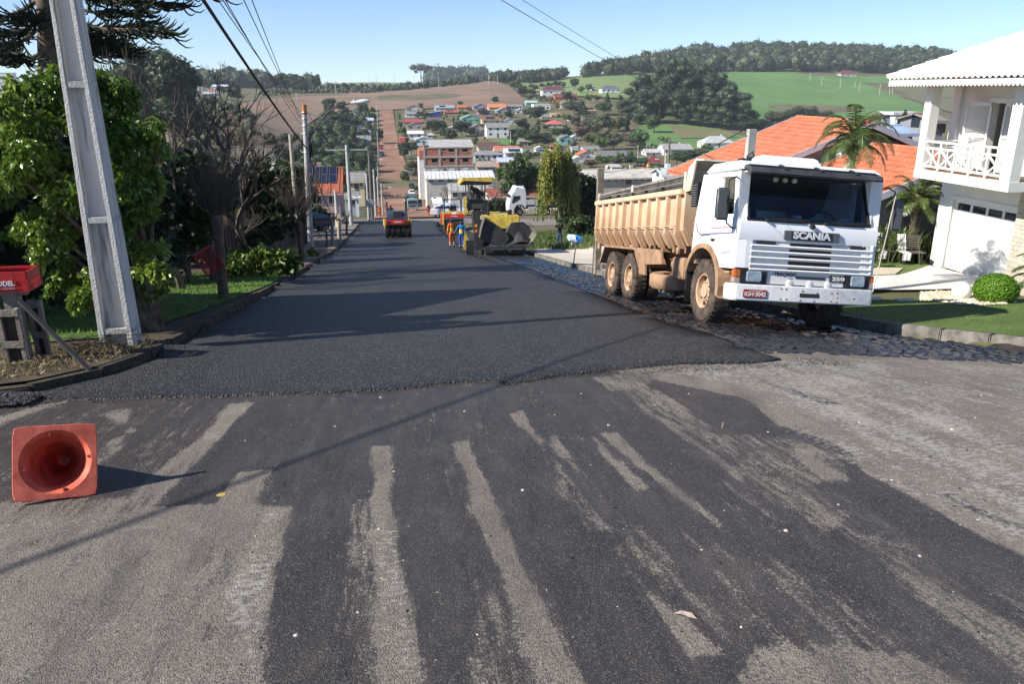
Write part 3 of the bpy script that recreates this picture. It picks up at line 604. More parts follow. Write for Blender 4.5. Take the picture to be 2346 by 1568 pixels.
crumbs('bitumen_crumbs', 500,(-3.5,8.5,2,8.3),.003,.012, M['tar'], 'small black bitumen crumbs scattered on the old asphalt')
crumbs('bitumen_crumbs', 4500,(-4.2,5.5,8.3,8.8),.003,.013, M['newasp'], 'loose black asphalt crumbs along the front edge of the fresh layer')
crumbs('pale_chips', 260,(-3.5,8,2,8.3),.003,.009, flat((.42,.37,.32),.8), 'pale stone chips scattered on the old asphalt')
crumbs('pale_chips', 45,(-3,7,2.2,8),.009,.02, flat((.48,.42,.36),.85), 'larger pale crushed stone specks on the old asphalt')
crumbs('asphalt_heap', 2500,(-6.2,-3.9,8.35,8.75),.01,.03, M['newasp'], 'strip of loose asphalt grains at the left verge corner', lambda x, y: gz(x, y)+.04)
# ================================================================ TIPPER TRUCK
def dustmat(name, col, dust, z0, z1, y0=None, rough=.45, amt=1.0, coat=.0):
 """painted metal with road dust that lies thicker low down (a stain, in the object's own coordinates)"""
 m = bpy.data.materials.new(name); m.use_nodes = True; n = m.node_tree.nodes; l = m.node_tree.links; b = n['Principled BSDF']; b.inputs['Roughness'].default_value = rough
 tc = n.new('ShaderNodeTexCoord'); sp = n.new('ShaderNodeSeparateXYZ'); l.new(tc.outputs['Object'], sp.inputs[0])
 nz = n.new('ShaderNodeTexNoise'); nz.inputs['Scale'].default_value = 2.2; nz.inputs['Detail'].default_value = 8; l.new(tc.outputs['Object'], nz.inputs['Vector'])
 mr = n.new('ShaderNodeMapRange'); mr.inputs['From Min'].default_value = z0; mr.inputs['From Max'].default_value = z1; mr.inputs['To Min'].default_value = 1; mr.inputs['To Max'].default_value = 0
 l.new(sp.outputs['Z'], mr.inputs['Value']); f = mr.outputs[0]
 if y0 is not None:
  my = n.new('ShaderNodeMapRange'); my.inputs['From Min'].default_value = y0[0]; my.inputs['From Max'].default_value = y0[1]; l.new(sp.outputs['Y'], my.inputs['Value'])
  mu = n.new('ShaderNodeMath'); mu.operation = 'MULTIPLY'; l.new(f, mu.inputs[0]); l.new(my.outputs[0], mu.inputs[1]); f = mu.outputs[0]
 ad = n.new('ShaderNodeMath'); ad.operation = 'ADD'; l.new(f, ad.inputs[0]); s2 = n.new('ShaderNodeMath'); s2.operation = 'MULTIPLY_ADD'; s2.inputs[1].default_value = 1.0; s2.inputs[2].default_value = -.5
 l.new(nz.outputs['Fac'], s2.inputs[0]); l.new(s2.outputs[0], ad.inputs[1])
 r = n.new('ShaderNodeMapRange'); r.inputs['From Min'].default_value = .15; r.inputs['From Max'].default_value = .8; r.inputs['To Max'].default_value = amt; l.new(ad.outputs[0], r.inputs['Value'])
 mx = n.new('ShaderNodeMix'); mx.data_type = 'RGBA'; l.new(r.outputs[0], mx.inputs['Factor']); A, B = [s for s in mx.inputs if s.type == 'RGBA']; A.default_value = (*col,1)
 rp = n.new('ShaderNodeValToRGB'); rp.color_ramp.elements[0].color = (*[c*.8 for c in dust],1); rp.color_ramp.elements[1].color = (*[min(1, c*1.15) for c in dust],1); l.new(nz.outputs['Fac'], rp.inputs[0]); l.new(rp.outputs[0], B)
 l.new([s for s in mx.outputs if s.type == 'RGBA'][0], b.inputs['Base Color']); return m
DUST = (.43,.27,.16)
M['cab'] = dustmat('cab_paint', (.78,.79,.80), DUST,.85,1.75,(.15,1.0))
M['cabfront'] = dustmat('cab_front_paint', (.76,.78,.80),(.5,.42,.33),.3,1.3, amt=.55)
M['box'] = dustmat('box_paint', (.66,.50,.34), DUST,.9,2.7, rough=.75)
M['dustmetal'] = mat('dusty_metal', (.24,.145,.085),.85,.2,4,.3,20, col2=(.42,.26,.16))
M['blackplastic'] = mat('black_plastic', (.02,.02,.022),.5,.2,6)
M['cream'] = dustmat('headboard_paint', (.62,.58,.47),(.38,.24,.14),1.8,2.6, rough=.6)
def wheel(parent, x, y, z, r, w, side, rimm, tyrem, hub=True, name='wheel'):
 """axis along X; side=-1 outer face towards -X"""
 ri = r*.56; e = empty(name,(x, y, z)); e.parent = parent
 h = w/2
 MB().lathe([(ri,-h*.86),(ri+.03*r,-h*.98),(r*.82,-h),(r*.95,-h*.9),(r,-h*.62),(r, h*.62),(r*.95, h*.9),(r*.82, h),(ri, h*.86),(ri,-h*.86)],36, axis=0).build('tyre', tyrem, e, True)
 if r > .4:
  t = MB()
  for k in range(34):
   a = 2*PI*k/34
   for s_, off in ((-1,0),(1, PI/34)):
    mt_ = Matrix.Rotation(a+off,4, 'X') @ Matrix.Translation((s_*h*.45,0, r*.995)); t.box(-h*.4, h*.4,-r*.055, r*.055,-.012,.014, mt_)
  t.build('tread', tyrem, e)
 o_ = side
 MB().lathe([(ri,-h*.84*-o_),(ri*.97,-h*.9*-o_),(ri*.9,-h*.8*-o_),(ri*.86,-h*.15*-o_),(ri*.62,(-h*.35)*-o_),(ri*.42,-h*.55*-o_),(ri*.4,-h*.75*-o_),(ri*.22,-h*.85*-o_),(.001,-h*.85*-o_)],30, axis=0).build('rim', rimm, e, True)
 if hub:
  b = MB()
  for k in range(10):
   a = 2*PI*k/10; b.cyl((o_*h*.5, ri*.52*math.cos(a), ri*.52*math.sin(a)),(o_*h*.66, ri*.52*math.cos(a), ri*.52*math.sin(a)),.018*r/.54,6)
  b.build('wheel_bolts', rimm, e)
  hl = MB()
  for k in range(8):
   a = 2*PI*k/8+.3; hl.cyl((o_*h*.28, ri*.74*math.cos(a), ri*.74*math.sin(a)),(o_*h*.44, ri*.74*math.cos(a), ri*.74*math.sin(a)),.036*r/.54,10)
  hl.build('hand_holes', M['darksteel'], e)
 return e
mg = bpy.data.materials.new('windscreen_glass'); mg.use_nodes = True; _n = mg.node_tree.nodes; _l = mg.node_tree.links; _n.remove(_n['Principled BSDF'])
g1_ = _n.new('ShaderNodeBsdfGlossy'); g1_.inputs['Roughness'].default_value = .02; g2_ = _n.new('ShaderNodeBsdfTransparent'); g2_.inputs['Color'].default_value = (.66,.75,.82,1)
fr_ = _n.new('ShaderNodeFresnel'); fr_.inputs['IOR'].default_value = 1.5; mx_ = _n.new('ShaderNodeMixShader'); _l.new(fr_.outputs[0], mx_.inputs[0]); _l.new(g2_.outputs[0], mx_.inputs[1]); _l.new(g1_.outputs[0], mx_.inputs[2]); _l.new(mx_.outputs[0], _n['Material Output'].inputs['Surface'])
M['windscreen'] = mg
T = empty('tipper_truck', (0,0,0),0, 'white cab tipper truck caked in tan dust, standing on the tarred cobbles', 'truck')
def Rm(y, p, r): return Matrix.Rotation(y,4, 'Z') @ Matrix.Rotation(p,4, 'X') @ Matrix.Rotation(r,4, 'Y')
T.matrix_world = Matrix.Translation((6.437,11.264,-3.734)) @ Rm(.013,-.170,.085)
f = MB(); f.box(-.45,-.37,.5,8.2,.78,1.0); f.box(.37,.45,.5,8.2,.78,1.0)
for y in (1.24,2.6,4.0,5.42,6.77,8.0): f.box(-.37,.37, y-.06, y+.06,.8,.95)
f.build('chassis', M['dustmetal'], T)
ax = MB()
for y in (1.24,5.42,6.77): ax.cyl((-1.0, y,.54),(1.0, y,.54),.08,10)
for y in (5.42,6.77): ax.lathe([(.05,-.3),(.24,-.15),(.27,0),(.24,.15),(.05,.3)],12,(0, y,.54),1)
ax.build('axles', M['dustmetal'], T, True)
rimm = mat('dusty_rim', (.42,.27,.17),.85,.25,5,.2,20, col2=(.58,.40,.27))
wheel(T,-1.05,1.24,.54,.54,.30,-1, rimm, M['dusty_tyre']); wheel(T,1.05,1.24,.54,.54,.30,1, rimm, M['dusty_tyre'])
for y in (5.42,6.77):
 for s in (-1,1):
  wheel(T, s*1.06, y,.54,.54,.28, s, rimm, M['dusty_tyre']); wheel(T, s*.74, y,.54,.54,.28, s, rimm, M['dusty_tyre'], False)
cabm = M['cab']
def arcpts(cy_, cz_, ry, rz, a0, a1, n):
 return [(cy_+ry*math.cos(a0+(a1-a0)*i/n), cz_+rz*math.sin(a0+(a1-a0)*i/n)) for i in range(n+1)]
side_low = [(.06,.98),(.06,1.78),(1.75,1.80),(1.82,1.1)]+arcpts(1.24,.62,.64,.68,.75, PI-.55,12)
for s in (-1,1):
 x0, x1 = (s*1.22, s*1.17) if s > 0 else (-1.22,-1.17)
 cs = MB(); cs.prism(side_low,0, min(x0, x1), max(x0, x1)); cs.build('side_panel', cabm, T)
 cu = MB(); cu.prism([(.80,1.79),(.80,2.5),(1.52,2.54),(1.74,1.81)],0, s*1.19-.03, s*1.19+.03); cu.build('sleeper_panel', cabm, T)
 dr = empty('door', (0,0,0)); dr.parent = T
 dm = MB(); dm.prism([(.16,1.03),(.14,1.80),(.78,1.80),(.98,1.68),(1.0,1.42),(.86,1.27),(.62,1.1),(.55,1.03)],0, s*1.225-.012, s*1.225+.012); dm.build('door_skin', cabm, dr, bevel=.006)
 fr = MB()
 for a, b in (((.15,1.8),(.2,2.46)),((.2,2.46),(.76,2.48)),((.76,2.48),(.78,1.8)),((.78,1.8),(.15,1.8))): fr.bar((s*1.2, a[0], a[1]),(s*1.2, b[0], b[1]),.05,.07)
 fr.build('window_frame', cabm, dr)
 MB().prism([(.17,1.82),(.22,2.44),(.74,2.46),(.76,1.82)],0, s*1.195-.004, s*1.195+.004).build('window_glass', M['windscreen'], dr)
 MB().box(s*1.24-.015, s*1.24+.015,.8,.93,1.40,1.44).build('door_handle', M['blackplastic'], dr, bevel=.005)
for (a, b, c) in (((.05,1.62),(1.0,1.60),(.62,.25,.30)),((.05,1.53),(1.35,1.50),(.16,.17,.42)),((.08,1.22),(.5,1.20),(.3,.3,.5))):
 MB().prism([(a[0]+.1, a[1]),(b[0], b[1]),(b[0], b[1]+.022),(a[0]+.1, a[1]+.022)],0,-1.243,-1.239).build('stripe', flat(c,.5), T)
MB().prism([(1.35,1.50),(1.55,1.56),(1.68,1.72),(1.70,1.72),(1.60,1.56),(1.35,1.46)],0,-1.228,-1.222).build('stripe', flat((.25,.15,.15),.6), T)
vent = MB(); vent.box(-1.24,-1.14,1.70,1.95,2.0,2.42)
vent.build('air_intake', M['blackplastic'], T)
for k in range(9): MB().box(-1.26,-1.235,1.71,1.94,2.02+k*.043,2.04+k*.043).build('louvre', flat((.12,.12,.12),.6), T)
rf = MB(); rf.prism([(-.02,2.48),(.0,2.58),(.25,2.68),(1.3,2.70),(1.48,2.62),(1.54,2.52)],0,-1.2,1.2); rf.build('cab_roof', M['white'], T, bevel=.05, seg=3, smooth=True)
MB().box(-1.17,1.17,1.70,1.76,1.0,2.0).build('cab_back', cabm, T)
MB().prism([(1.70,2.0),(1.48,2.52),(1.52,2.54),(1.76,2.0)],0,-1.17,1.17).build('cab_back', flat((.1,.1,.1)), T)
MB().box(-1.15,1.15,.1,1.68,1.02,1.08).build('cab_floor', M['darksteel'], T)
da = MB(); da.prism([(.10,1.4),(.10,1.76),(.3,1.80),(.48,1.72),(.48,1.3)],0,-1.12,1.12); da.build('dashboard', flat((.03,.032,.035),.7), T)
for sx in (-.55,.55):
 st = MB(); st.box(sx-.25, sx+.25,.75,1.2,1.3,1.45); st.prism([(1.15,1.4),(1.28,2.1),(1.38,2.1),(1.28,1.4)],0, sx-.25, sx+.25); st.build('seat', flat((.03,.035,.05),.9), T, bevel=.03)
sw = MB(); q = [(.55+.21*math.cos(a),.58+.05*math.sin(a)+.1*math.cos(a)*0,1.80+.19*math.sin(a)) for a in np.linspace(0,2*PI,25)]; sw.tube(q,.013,6); sw.cyl((.55,.56,1.8),(.55,.3,1.65),.03); sw.build('steering_wheel', M['blackplastic'], T)
rnd = random.Random(5)
for k in range(9):
 x = rnd.uniform(-.6,1.0) if k > 2 else rnd.uniform(.3,1.0); c = rnd.choice([(.55,.7,.7),(.2,.45,.4),(.6,.65,.7),(.15,.3,.6),(.6,.6,.55)])
 b = MB(); V = [(x+rnd.uniform(-.10,.10),.26+rnd.uniform(-.06,.1),1.80+rnd.uniform(0,.08)) for _ in range(12)]
 bm = bmesh.new(); [bm.verts.new(v) for v in V]; bmesh.ops.convex_hull(bm, input=bm.verts); me = bpy.data.meshes.new('dash_clutter'); bm.to_mesh(me); bm.free(); link('dash_clutter', me, flat(c,.7), T)
wx0, wx1 = 1.03,1.0
def wplane(x, z): return (x,.05+.22*(z-1.76)/.7, z)
gl = MB(); gl.add([wplane(-1.02,1.77), wplane(1.02,1.77), wplane(.99,2.47), wplane(-.99,2.47)],[(0,1,2,3)])
gl.build('windscreen', mg, T)
ws = MB()
cor = [wplane(-1.05,1.75), wplane(1.05,1.75), wplane(1.02,2.49), wplane(-1.02,2.49)]
for a, b in zip(cor, cor[1:]+cor[:1]): ws.bar(a, b,.045)
ws.build('windscreen_seal', M['blackplastic'], T)
pl = MB()
for s in (-1,1):
 pl = MB(); pl.add([(s*1.07,.02,1.74),(s*1.22,.10,1.74),(s*1.22,.14,1.80),(s*1.20,.22,2.5),(s*1.03,.22,2.5),(s*1.06,.03,1.76)],[(0,1,2,3,4,5)])
 pl.prism([(s*1.22,.06),(s*1.22,.18),(s*1.12,.28),(s*1.03,.26),(s*1.04,.1)],2,1.76,2.5)
 pl.build('corner_pillar', M['white'], T)
MB().prism([(0.02,1.43),(-.01,1.66),(.03,1.75),(.14,1.76),(.14,1.43)],0,-1.2,1.2).build('front_panel', M['cabfront'], T, bevel=.015, smooth=True)
for s in (-1,1): MB().prism([(s*1.22,.12),(s*1.2,.03),(s*1.05,.005),(s*.95,.005),(s*.95,.12)],2,1.0,1.44).build('corner_panel', M['cabfront'], T)
MB().box(-.95,.95,.06,.12,.97,1.43).build('grille_back', flat((.55,.57,.58),.5), T)
MB().box(-.30,.43,.045,.062,.93,1.42).build('grille_mesh_backing', M['darksteel'], T)
gm = MB()
for k in range(34): gm.box(-.3+k*.0218,-.3+k*.0218+.004,.035,.046,.93,1.42)
for k in range(22): gm.box(-.3,.43,.034,.045,.93+k*.0225,.934+k*.0225)
gm.build('grille_mesh', flat((.10,.09,.085),.6), T)
for zc in (1.36,1.265,1.17,1.06,.985):
 MB().prism([(.07, zc-.03),(.0, zc-.026),(-.02, zc),(.0, zc+.018),(.07, zc+.02)],0,-.97,1.12).build('grille_bar', M['cabfront'], T, smooth=True)
MB().box(.43,1.1,.04,.07,.97,1.42).build('grille_blank', flat((.60,.62,.63),.5), T); MB().box(-.95,-.30,.04,.07,.97,1.42).build('grille_blank', flat((.60,.62,.63),.5), T)
MB().box(-.88,-.56,.0,.06,1.385,1.435).build('vent_slot', M['darksteel'], T); MB().box(.74,1.0,.0,.06,1.385,1.435).build('vent_slot', M['darksteel'], T)
MB().cyl((1.13,.03,.97),(1.13,.03,1.45),.035,10).build('edge_tube', M['cabfront'], T, True)
MB().box(-.44,.50,-.035,.0,1.47,1.62).build('name_plate', flat((.09,.10,.115),.5), T, bevel=.005)
MB().box(-.33,.38,-.039,-.034,1.485,1.605).build('name_plate_inset', M['darksteel'], T)
text('SCANIA', .15, flat((.75, .75, .74), .3, metal=.3), T, Matrix.Translation((.02, -.045, 1.547)) @ FRONT, 'lettering', .006, .006, .64)
MB().prism([(.03,.76),(.03,.97),(.12,.97),(.12,.76)],0,-.64,.70).build('lower_panel', M['cabfront'], T, bevel=.01)
for x in (-.25,.1,.42): MB().lathe([(.001,-.02),(.05,-.01),(.07,.02),(.075,.05)],14,(x,.03,.79),1).build('panel_dimple', M['cabfront'], T, True)
MB().box(-.15,.36,.022,.03,.865,.905).build('vent_slot', M['darksteel'], T)
text('TRAÇADO', .075, flat((.05, .06, .08)), T, Matrix.Translation((-.34, .022, .925)) @ FRONT, 'lettering', .002, .002, .38)
text('Obras', .035, flat((.45, .45, .45)), T, Matrix.Translation((-.25, .022, .875)) @ FRONT, 'lettering', .002, 0, .1)
MB().box(.44, .73, .012, .03, .845, .94).build('badge', M['darksteel'], T); text('250', .085, flat((.70, .68, .6), .4), T, Matrix.Translation((.585, .008, .892)) @ FRONT, 'lettering', .003, .003, .22)
M['lens'] = mat('lamp_lens', (.45,.52,.55),.12,.3,12,.4,50, spec=.9, metal=.5)
M['amber'] = flat((.45,.13,.03),.2)
for s in (-1,1):
 xa, xb = (-1.10,-.66) if s < 0 else (.71,1.13)
 hl = empty('headlight', ((xa+xb)/2,0,.87)); hl.parent = T; w2 = (xb-xa)/2
 MB().box(-w2, w2,0.0,.10,-.115,.115).build('housing', M['blackplastic'], hl, bevel=.012)
 MB().box(-w2*.62, w2*.58,-.03,.01,-.085,.085).build('lens', M['lens'], hl, bevel=.018, seg=3)
 MB().box(s*w2+(-.10 if s < 0 else 0), s*w2+(0 if s < 0 else .09),.01,.14,-.02,.10).build('indicator', M['amber'], hl, bevel=.01)
 MB().box(s*w2+(-.10 if s < 0 else 0), s*w2+(0 if s < 0 else .09),.01,.14,-.11,-.025).build('side_lamp', flat((.35,.30,.27),.3), hl, bevel=.01)
bp = MB(); bp.prism([(-1.24,.30),(-1.24,.05),(-1.19,-.03),(-1.12,-.045),(1.12,-.045),(1.19,-.03),(1.24,.05),(1.24,.30),(1.15,.30),(1.15,.06),(-1.15,.06),(-1.15,.30)],2,.485,.745)
bp.build('bumper', mat('chipped_bumper', (.62,.63,.64),.5,.1,2.5,.35,12, col2=(.78,.78,.77)), T, bevel=.018, smooth=True)
MB().box(-.09,.25,-.050,-.043,.575,.64).build('bumper_slot', M['darksteel'], T, bevel=.003)
sm = MB()
for x, z in ((-.42,.70),(-.34,.7),(-.42,.54),(-.32,.54),(-.05,.68),(.2,.66),(-.08,.53),(.16,.53),(.45,.67),(.55,.68),(.45,.54),(.55,.53),(.56,.6),(.85,.6)): sm.lathe([(.001,-.012),(.012,-.008),(.015,0)],8,(x,-.045, z),1)
sm.build('rivets', M['dustmetal'], T)
MB().box(-1.06,-.66,-.062,-.046,.535,.665).build('licence_plate', flat((.33,.015,.02),.5), T, bevel=.008)
text('IGH·3042', .098, flat((.7, .68, .66)), T, Matrix.Translation((-.86, -.064, .59)) @ FRONT, 'lettering', .001, .003, .36)
MB().box(-.96,-.74,-.065,-.062,.642,.652).build('plate_strip', flat((.6,.5,.45)), T)
st = MB(); st.box(-1.2,-.95,.22,.42,.68,.71); st.box(-1.2,-.95,.22,.42,.90,.93); st.prism([(.2,.5),(.2,1.0),(.7,1.0),(.62,.8),(.5,.5)],0,-1.0,-.98); st.build('cab_steps', M['dustmetal'], T)
MB().prism([(.40,.47)]+arcpts(1.24,.62,.78,.74, PI+.15,.35,14)+arcpts(1.24,.62,.68,.66,.35, PI+.15,14),0,-1.26,-.9).build('front_mudguard', M['dustmetal'], T)
MB().prism([(.40,.47)]+arcpts(1.24,.62,.78,.74, PI+.15,.35,14)+arcpts(1.24,.62,.68,.66,.35, PI+.15,14),0,.9,1.26).build('front_mudguard', M['dustmetal'], T)
MB().box(-1.22,-.92,1.92,1.95,.3,1.0).build('mud_flap', M['blackplastic'], T)
vs_ = MB(); vs_.prism([(.22,2.52),(.02,2.60),(-.20,2.53),(-.22,2.46),(-.18,2.45),(-.02,2.53),(.2,2.47)],0,-1.18,1.04)
vs_.build('sun_visor', mat('visor', (.035,.037,.042),.55,.3,4,.4,15, col2=(.08,.08,.085)), T, bevel=.01)
for x in (-.6,0,.6): MB().prism([(.02,2.605),(-.2,2.535),(-.2,2.555),(.02,2.63)],0, x-.03, x+.03).build('visor_rib', M['blackplastic'], T)
for zz_ in (.25,.6): MB().box(-1.15,1.0,.02-.22*zz_-.012,.02-.22*zz_+.012,2.60-.075*zz_-.0,2.618-.075*zz_).build('visor_rib', M['blackplastic'], T)
for x in (-.62,-.46,-.30): MB().lathe([(.001,-.05),(.035,-.035),(.042,0),(.03,.02)],12,(x,.10,2.40),1).build('marker_lamp', flat((.6,.5,.32),.3), T, True)
MB().prism([(.55,2.68),(.62,2.80),(.8,2.86),(1.15,2.86),(1.3,2.8),(1.35,2.68)],0,-.55,.45).build('roof_box', M['white'], T, bevel=.05, seg=3, smooth=True)
MB().box(-1.12,-.95,.3,.45,2.66,2.72).build('roof_beacon_foot', M['blackplastic'], T)
for x in (-.75,.25):
 w = MB(); w.bar((x,-.0,1.765),(x+.62,-.01,1.775),.03,.02); w.bar((x+.1,-.02,1.79),(x+.75,.03,1.80),.012,.03); w.cyl((x,.02,1.76),(x,-.05,1.76),.025,8); w.build('wiper', M['blackplastic'], T)
MB().lathe([(.001,-.07),(.035,-.06),(.04,0)],12,(.02,.0,1.70),1).build('washer_cap', M['blackplastic'], T, True)
for s in (-1,1):
 m_ = empty('mirror', (0,0,0)); m_.parent = T
 MB().box(s*1.50-.11, s*1.50+.11,.0,.07,1.72,2.22).build('mirror_housing', flat((.09,.095,.10),.4), m_, bevel=.03, seg=3, smooth=True)
 MB().tube([(s*1.18,.12,2.36),(s*1.3,.05,2.40),(s*1.42,.02,2.34),(s*1.44,.0,2.0),(s*1.42,.0,1.68),(s*1.3,.03,1.6),(s*1.2,.08,1.62)],.013,7).build('mirror_arm', M['blackplastic'], m_, True)
MB().tube([(1.2,-.02,.72),(1.27,-.08,1.5),(1.36,-.1,2.3)],.008,6).build('width_marker_rod', flat((.5,.45,.38)), T)
e = empty('spare_wheel', (-.95,3.05,.62)); e.parent = T
MB().lathe([(.3,-.13),(.5,-.14),(.54,-.09),(.54,.09),(.5,.14),(.3,.13),(.3,-.13)],30).build('tyre', M['dustmetal'], e, True)
e.rotation_euler = (.05,-.05,0); e.scale = (.75,1.75,1)
e.scale = (1,1,1)
MB().box(-1.20,-.75,2.12,2.75,.68,1.08).build('tool_box', M['dustmetal'], T, bevel=.02)
MB().box(.65,1.2,2.2,3.6,.45,1.0).build('fuel_tank', M['dustmetal'], T, bevel=.06, seg=3)
sp = MB(); sp.tube([(-1.0+.11*math.cos(t),1.95+.11*math.sin(t),.95+t*.0098) for t in np.linspace(0,14*PI,150)],.02,6); sp.build('spring', M['dustmetal'], T, True)
for s in (-1,1):
 fe = MB(); xa, xb = (-1.24,-.62) if s < 0 else (.62,1.24)
 out_ = [(7.72,.80),(7.35,1.24),(4.95,1.22),(4.55,.82)]; inn = [(4.62,.80),(5.0,1.17),(7.3,1.19),(7.66,.78)]
 fe.prism(out_+inn,0, xa, xb); fe.prism([(4.95,1.22),(3.3,1.2),(3.2,.92),(4.2,.88),(4.15,.66),(4.55,.66),(4.6,.82)],0,(xa if s < 0 else xb-.04),(xa+.04 if s < 0 else xb)); fe.build('rear_mudguard', M['dustmetal'], T)
MB().box(-1.1,1.1,7.95,8.05,.62,.74).build('rear_bar', M['oldwood'], T)
bx_ = MB(); prof = [(-1.05,1.34),(-1.19,1.62),(-1.19,2.33),(1.19,2.33),(1.19,1.62),(1.05,1.34)]
bx_.prism([(-1.00,1.30),(-1.17,1.58),(-1.17,2.30),(-1.12,2.30),(-1.12,1.60),(-.97,1.36),(.97,1.36),(1.12,1.60),(1.12,2.30),(1.17,2.30),(1.17,1.58),(1.00,1.30)],1,2.42,8.40); bx_.build('tipper_body', M['box'], T)
for k in range(11):
 y = 2.62+k*.565
 for s in (-1,1):
  xs_ = sorted((s*1.165, s*1.255)); pr = [(s*1.165,2.27),(s*1.255,2.24),(s*1.255,1.5),(s*1.12,1.24),(s*1.0,1.24),(s*1.165,1.56)]
  MB().prism(pr if s < 0 else pr,1, y-.045, y+.045).build('rib', M['box'], T)
for s in (-1,1):
 x0, x1 = sorted((s*1.12, s*1.275)); MB().box(x0, x1,2.42,8.42,2.24,2.345).build('top_rail', M['box'], T, bevel=.012)
 MB().tube([(s*1.262,2.6,1.66),(s*1.27,8.3,1.66)],.011,6).build('rope_rail', M['box'], T)
 x0, x1 = sorted((s*1.14, s*1.17)); MB().prism([(2.44,2.35),(8.4,2.35),(8.4,2.47),(2.44,2.58)],0, x0, x1).build('side_extension', mat('black_board', (.03,.03,.03),.8,.4,3,.3,10, col2=(.11,.10,.09)), T)
 MB().prism([(2.44,2.58),(8.4,2.47),(8.4,2.52),(2.44,2.63)],0, x0-.02, x1+.02).build('extension_cap', mat('worn_cap', (.16,.14,.12),.8,.3,5, col2=(.3,.27,.24)), T)
 for y in (2.46,5.6,8.36): MB().box(s*1.16-.035, s*1.16+.035, y-.05, y+.05,2.30,2.66-.0185*(y-2.4)).build('post', M['cream'], T)
 for y in (3.6,4.6,5.5,6.6,7.3): MB().box(s*1.2-.03, s*1.2+.03, y-.03, y+.03,2.34,2.44).build('tarp_hook', M['darksteel'], T)
 MB().tube([(s*1.24,2.5,2.46),(s*1.25,5,2.42),(s*1.25,8.4,2.44)],.008,5).build('rope', flat((.3,.27,.22)), T)
MB().prism([(-1.05,1.30),(-1.19,1.58),(-1.19,2.42),(1.19,2.42),(1.19,1.58),(1.05,1.30)],1,2.36,2.42).build('headboard', M['box'], T)
gd = MB(); gd.prism([(2.36,2.28),(2.42,2.28),(2.30,2.72),(1.98,2.86),(1.62,2.82),(1.62,2.79),(1.97,2.82),(2.26,2.68)],0,-1.2,1.2); gd.build('cab_guard', M['cream'], T)
for s in (-1,1): MB().prism([(2.40,2.28),(2.28,2.70),(1.97,2.83),(2.12,2.3)],0, s*1.19-.015, s*1.19+.015).build('guard_cheek', M['cream'], T)
MB().box(-1.17,1.17,8.40,8.46,1.3,2.34).build('tailgate', M['box'], T)
sub = MB()
for k in range(9): sub.box(-.95,.95,2.7+k*.65,2.8+k*.65,1.16,1.3)
sub.box(-.5,-.35,2.5,8.2,1.0,1.17); sub.box(.35,.5,2.5,8.2,1.0,1.17); sub.build('subframe', M['dustmetal'], T)
for y in (2.65,5.5,8.2): MB().cyl((-1.13, y,1.27),(-1.13, y,1.14),.045,10).build('body_pin', M['box'], T, True)
MB().bar((-1.15,4.1,1.30),(-1.15,4.35,.98),.07,.05).build('strut', M['dustmetal'], T)
MB().tube([(-1.2,8.45,1.35),(-1.2,8.47,.95),(-1.19,8.46,.45)],.016,5).build('chain', flat((.12,.09,.07)), T)
ha = MB(); ha.tube([(-1.2,2.3,1.62),(-1.2,2.05,1.5)],.012,6); ha.build('rod', M['dustmetal'], T)
# ================================================================ TRAFFIC CONE (lying, base towards the camera)
M['cone'] = mat('cone_rubber', (.50,.085,.05),.5,.12,9,.08,60, col2=(.85,.20,.12), spec=.5, trans=.12)
C = empty('traffic_cone', (0,0,0),0, 'orange red rubber traffic cone lying with its open square base to the camera', 'traffic cone')
hb = .236
bm = bmesh.new()
def sqr(r, rc, n=6):
 out = []
 for cx_, cz_, a0 in ((r-rc, r-rc,0),(-(r-rc), r-rc, PI/2),(-(r-rc),-(r-rc), PI),(r-rc,-(r-rc),3*PI/2)):
  for i in range(n): a = a0+PI/2*i/(n-1); out.append((cx_+rc*math.cos(a), cz_+rc*math.sin(a)))
 return out
sq = []
for k in range(40):
 a = 2*PI*k/40; c_, s_ = math.cos(a), math.sin(a); t = hb/max(abs(c_), abs(s_)); x, z = abs(t*c_), abs(t*s_); q_ = hb-.035
 if x > q_ and z > q_: v_ = Vector((x-q_, z-q_)).normalized()*.035; x, z = q_+v_.x, q_+v_.y
 sq.append((math.copysign(x, c_), math.copysign(z, s_)))
N = len(sq)
def ring(r, y): return [((r*math.cos(a), y, r*math.sin(a))) for a in [math.atan2(p[1], p[0]) for p in sq]]
R0 = .204
rings = [[(p[0],.035, p[1]) for p in sq],[(p[0],.006, p[1]) for p in sq],[(p[0]*.985,.0, p[1]*.985) for p in sq], ring(R0,.0), ring(R0-.006,.014), ring(.176,.034), ring(.171,.05), ring(.150,.14), ring(.030,.80), ring(.025,.82)]
outer = [ring(.034,.82), ring(.155,.14), ring(.184,.035)]
V = []; Fc = []
for r_ in rings: V += r_
for k in range(len(rings)-1):
 for i in range(N): Fc.append((k*N+i,(k+1)*N+i,(k+1)*N+(i+1) % N, k*N+(i+1) % N))
b0 = len(V)
for r_ in outer: V += r_
for k in range(2):
 for i in range(N): Fc.append((b0+k*N+i, b0+k*N+(i+1) % N, b0+(k+1)*N+(i+1) % N, b0+(k+1)*N+i)[::-1])
for i in range(N): Fc.append((i,(i+1) % N, b0+2*N+(i+1) % N, b0+2*N+i)); Fc.append(((len(rings)-1)*N+i, b0+i, b0+(i+1) % N,(len(rings)-1)*N+(i+1) % N))
me = bpy.data.meshes.new('cone_body'); me.from_pydata(V,[], Fc); me.polygons.foreach_set('use_smooth', [True]*len(me.polygons)); me.set_sharp_from_angle(angle=.6); link('cone_body', me, M['cone'], C); MB().lathe([(.001,0),(.028,0)],12,(0,.80,0),1).build('tip', M['cone'], C)
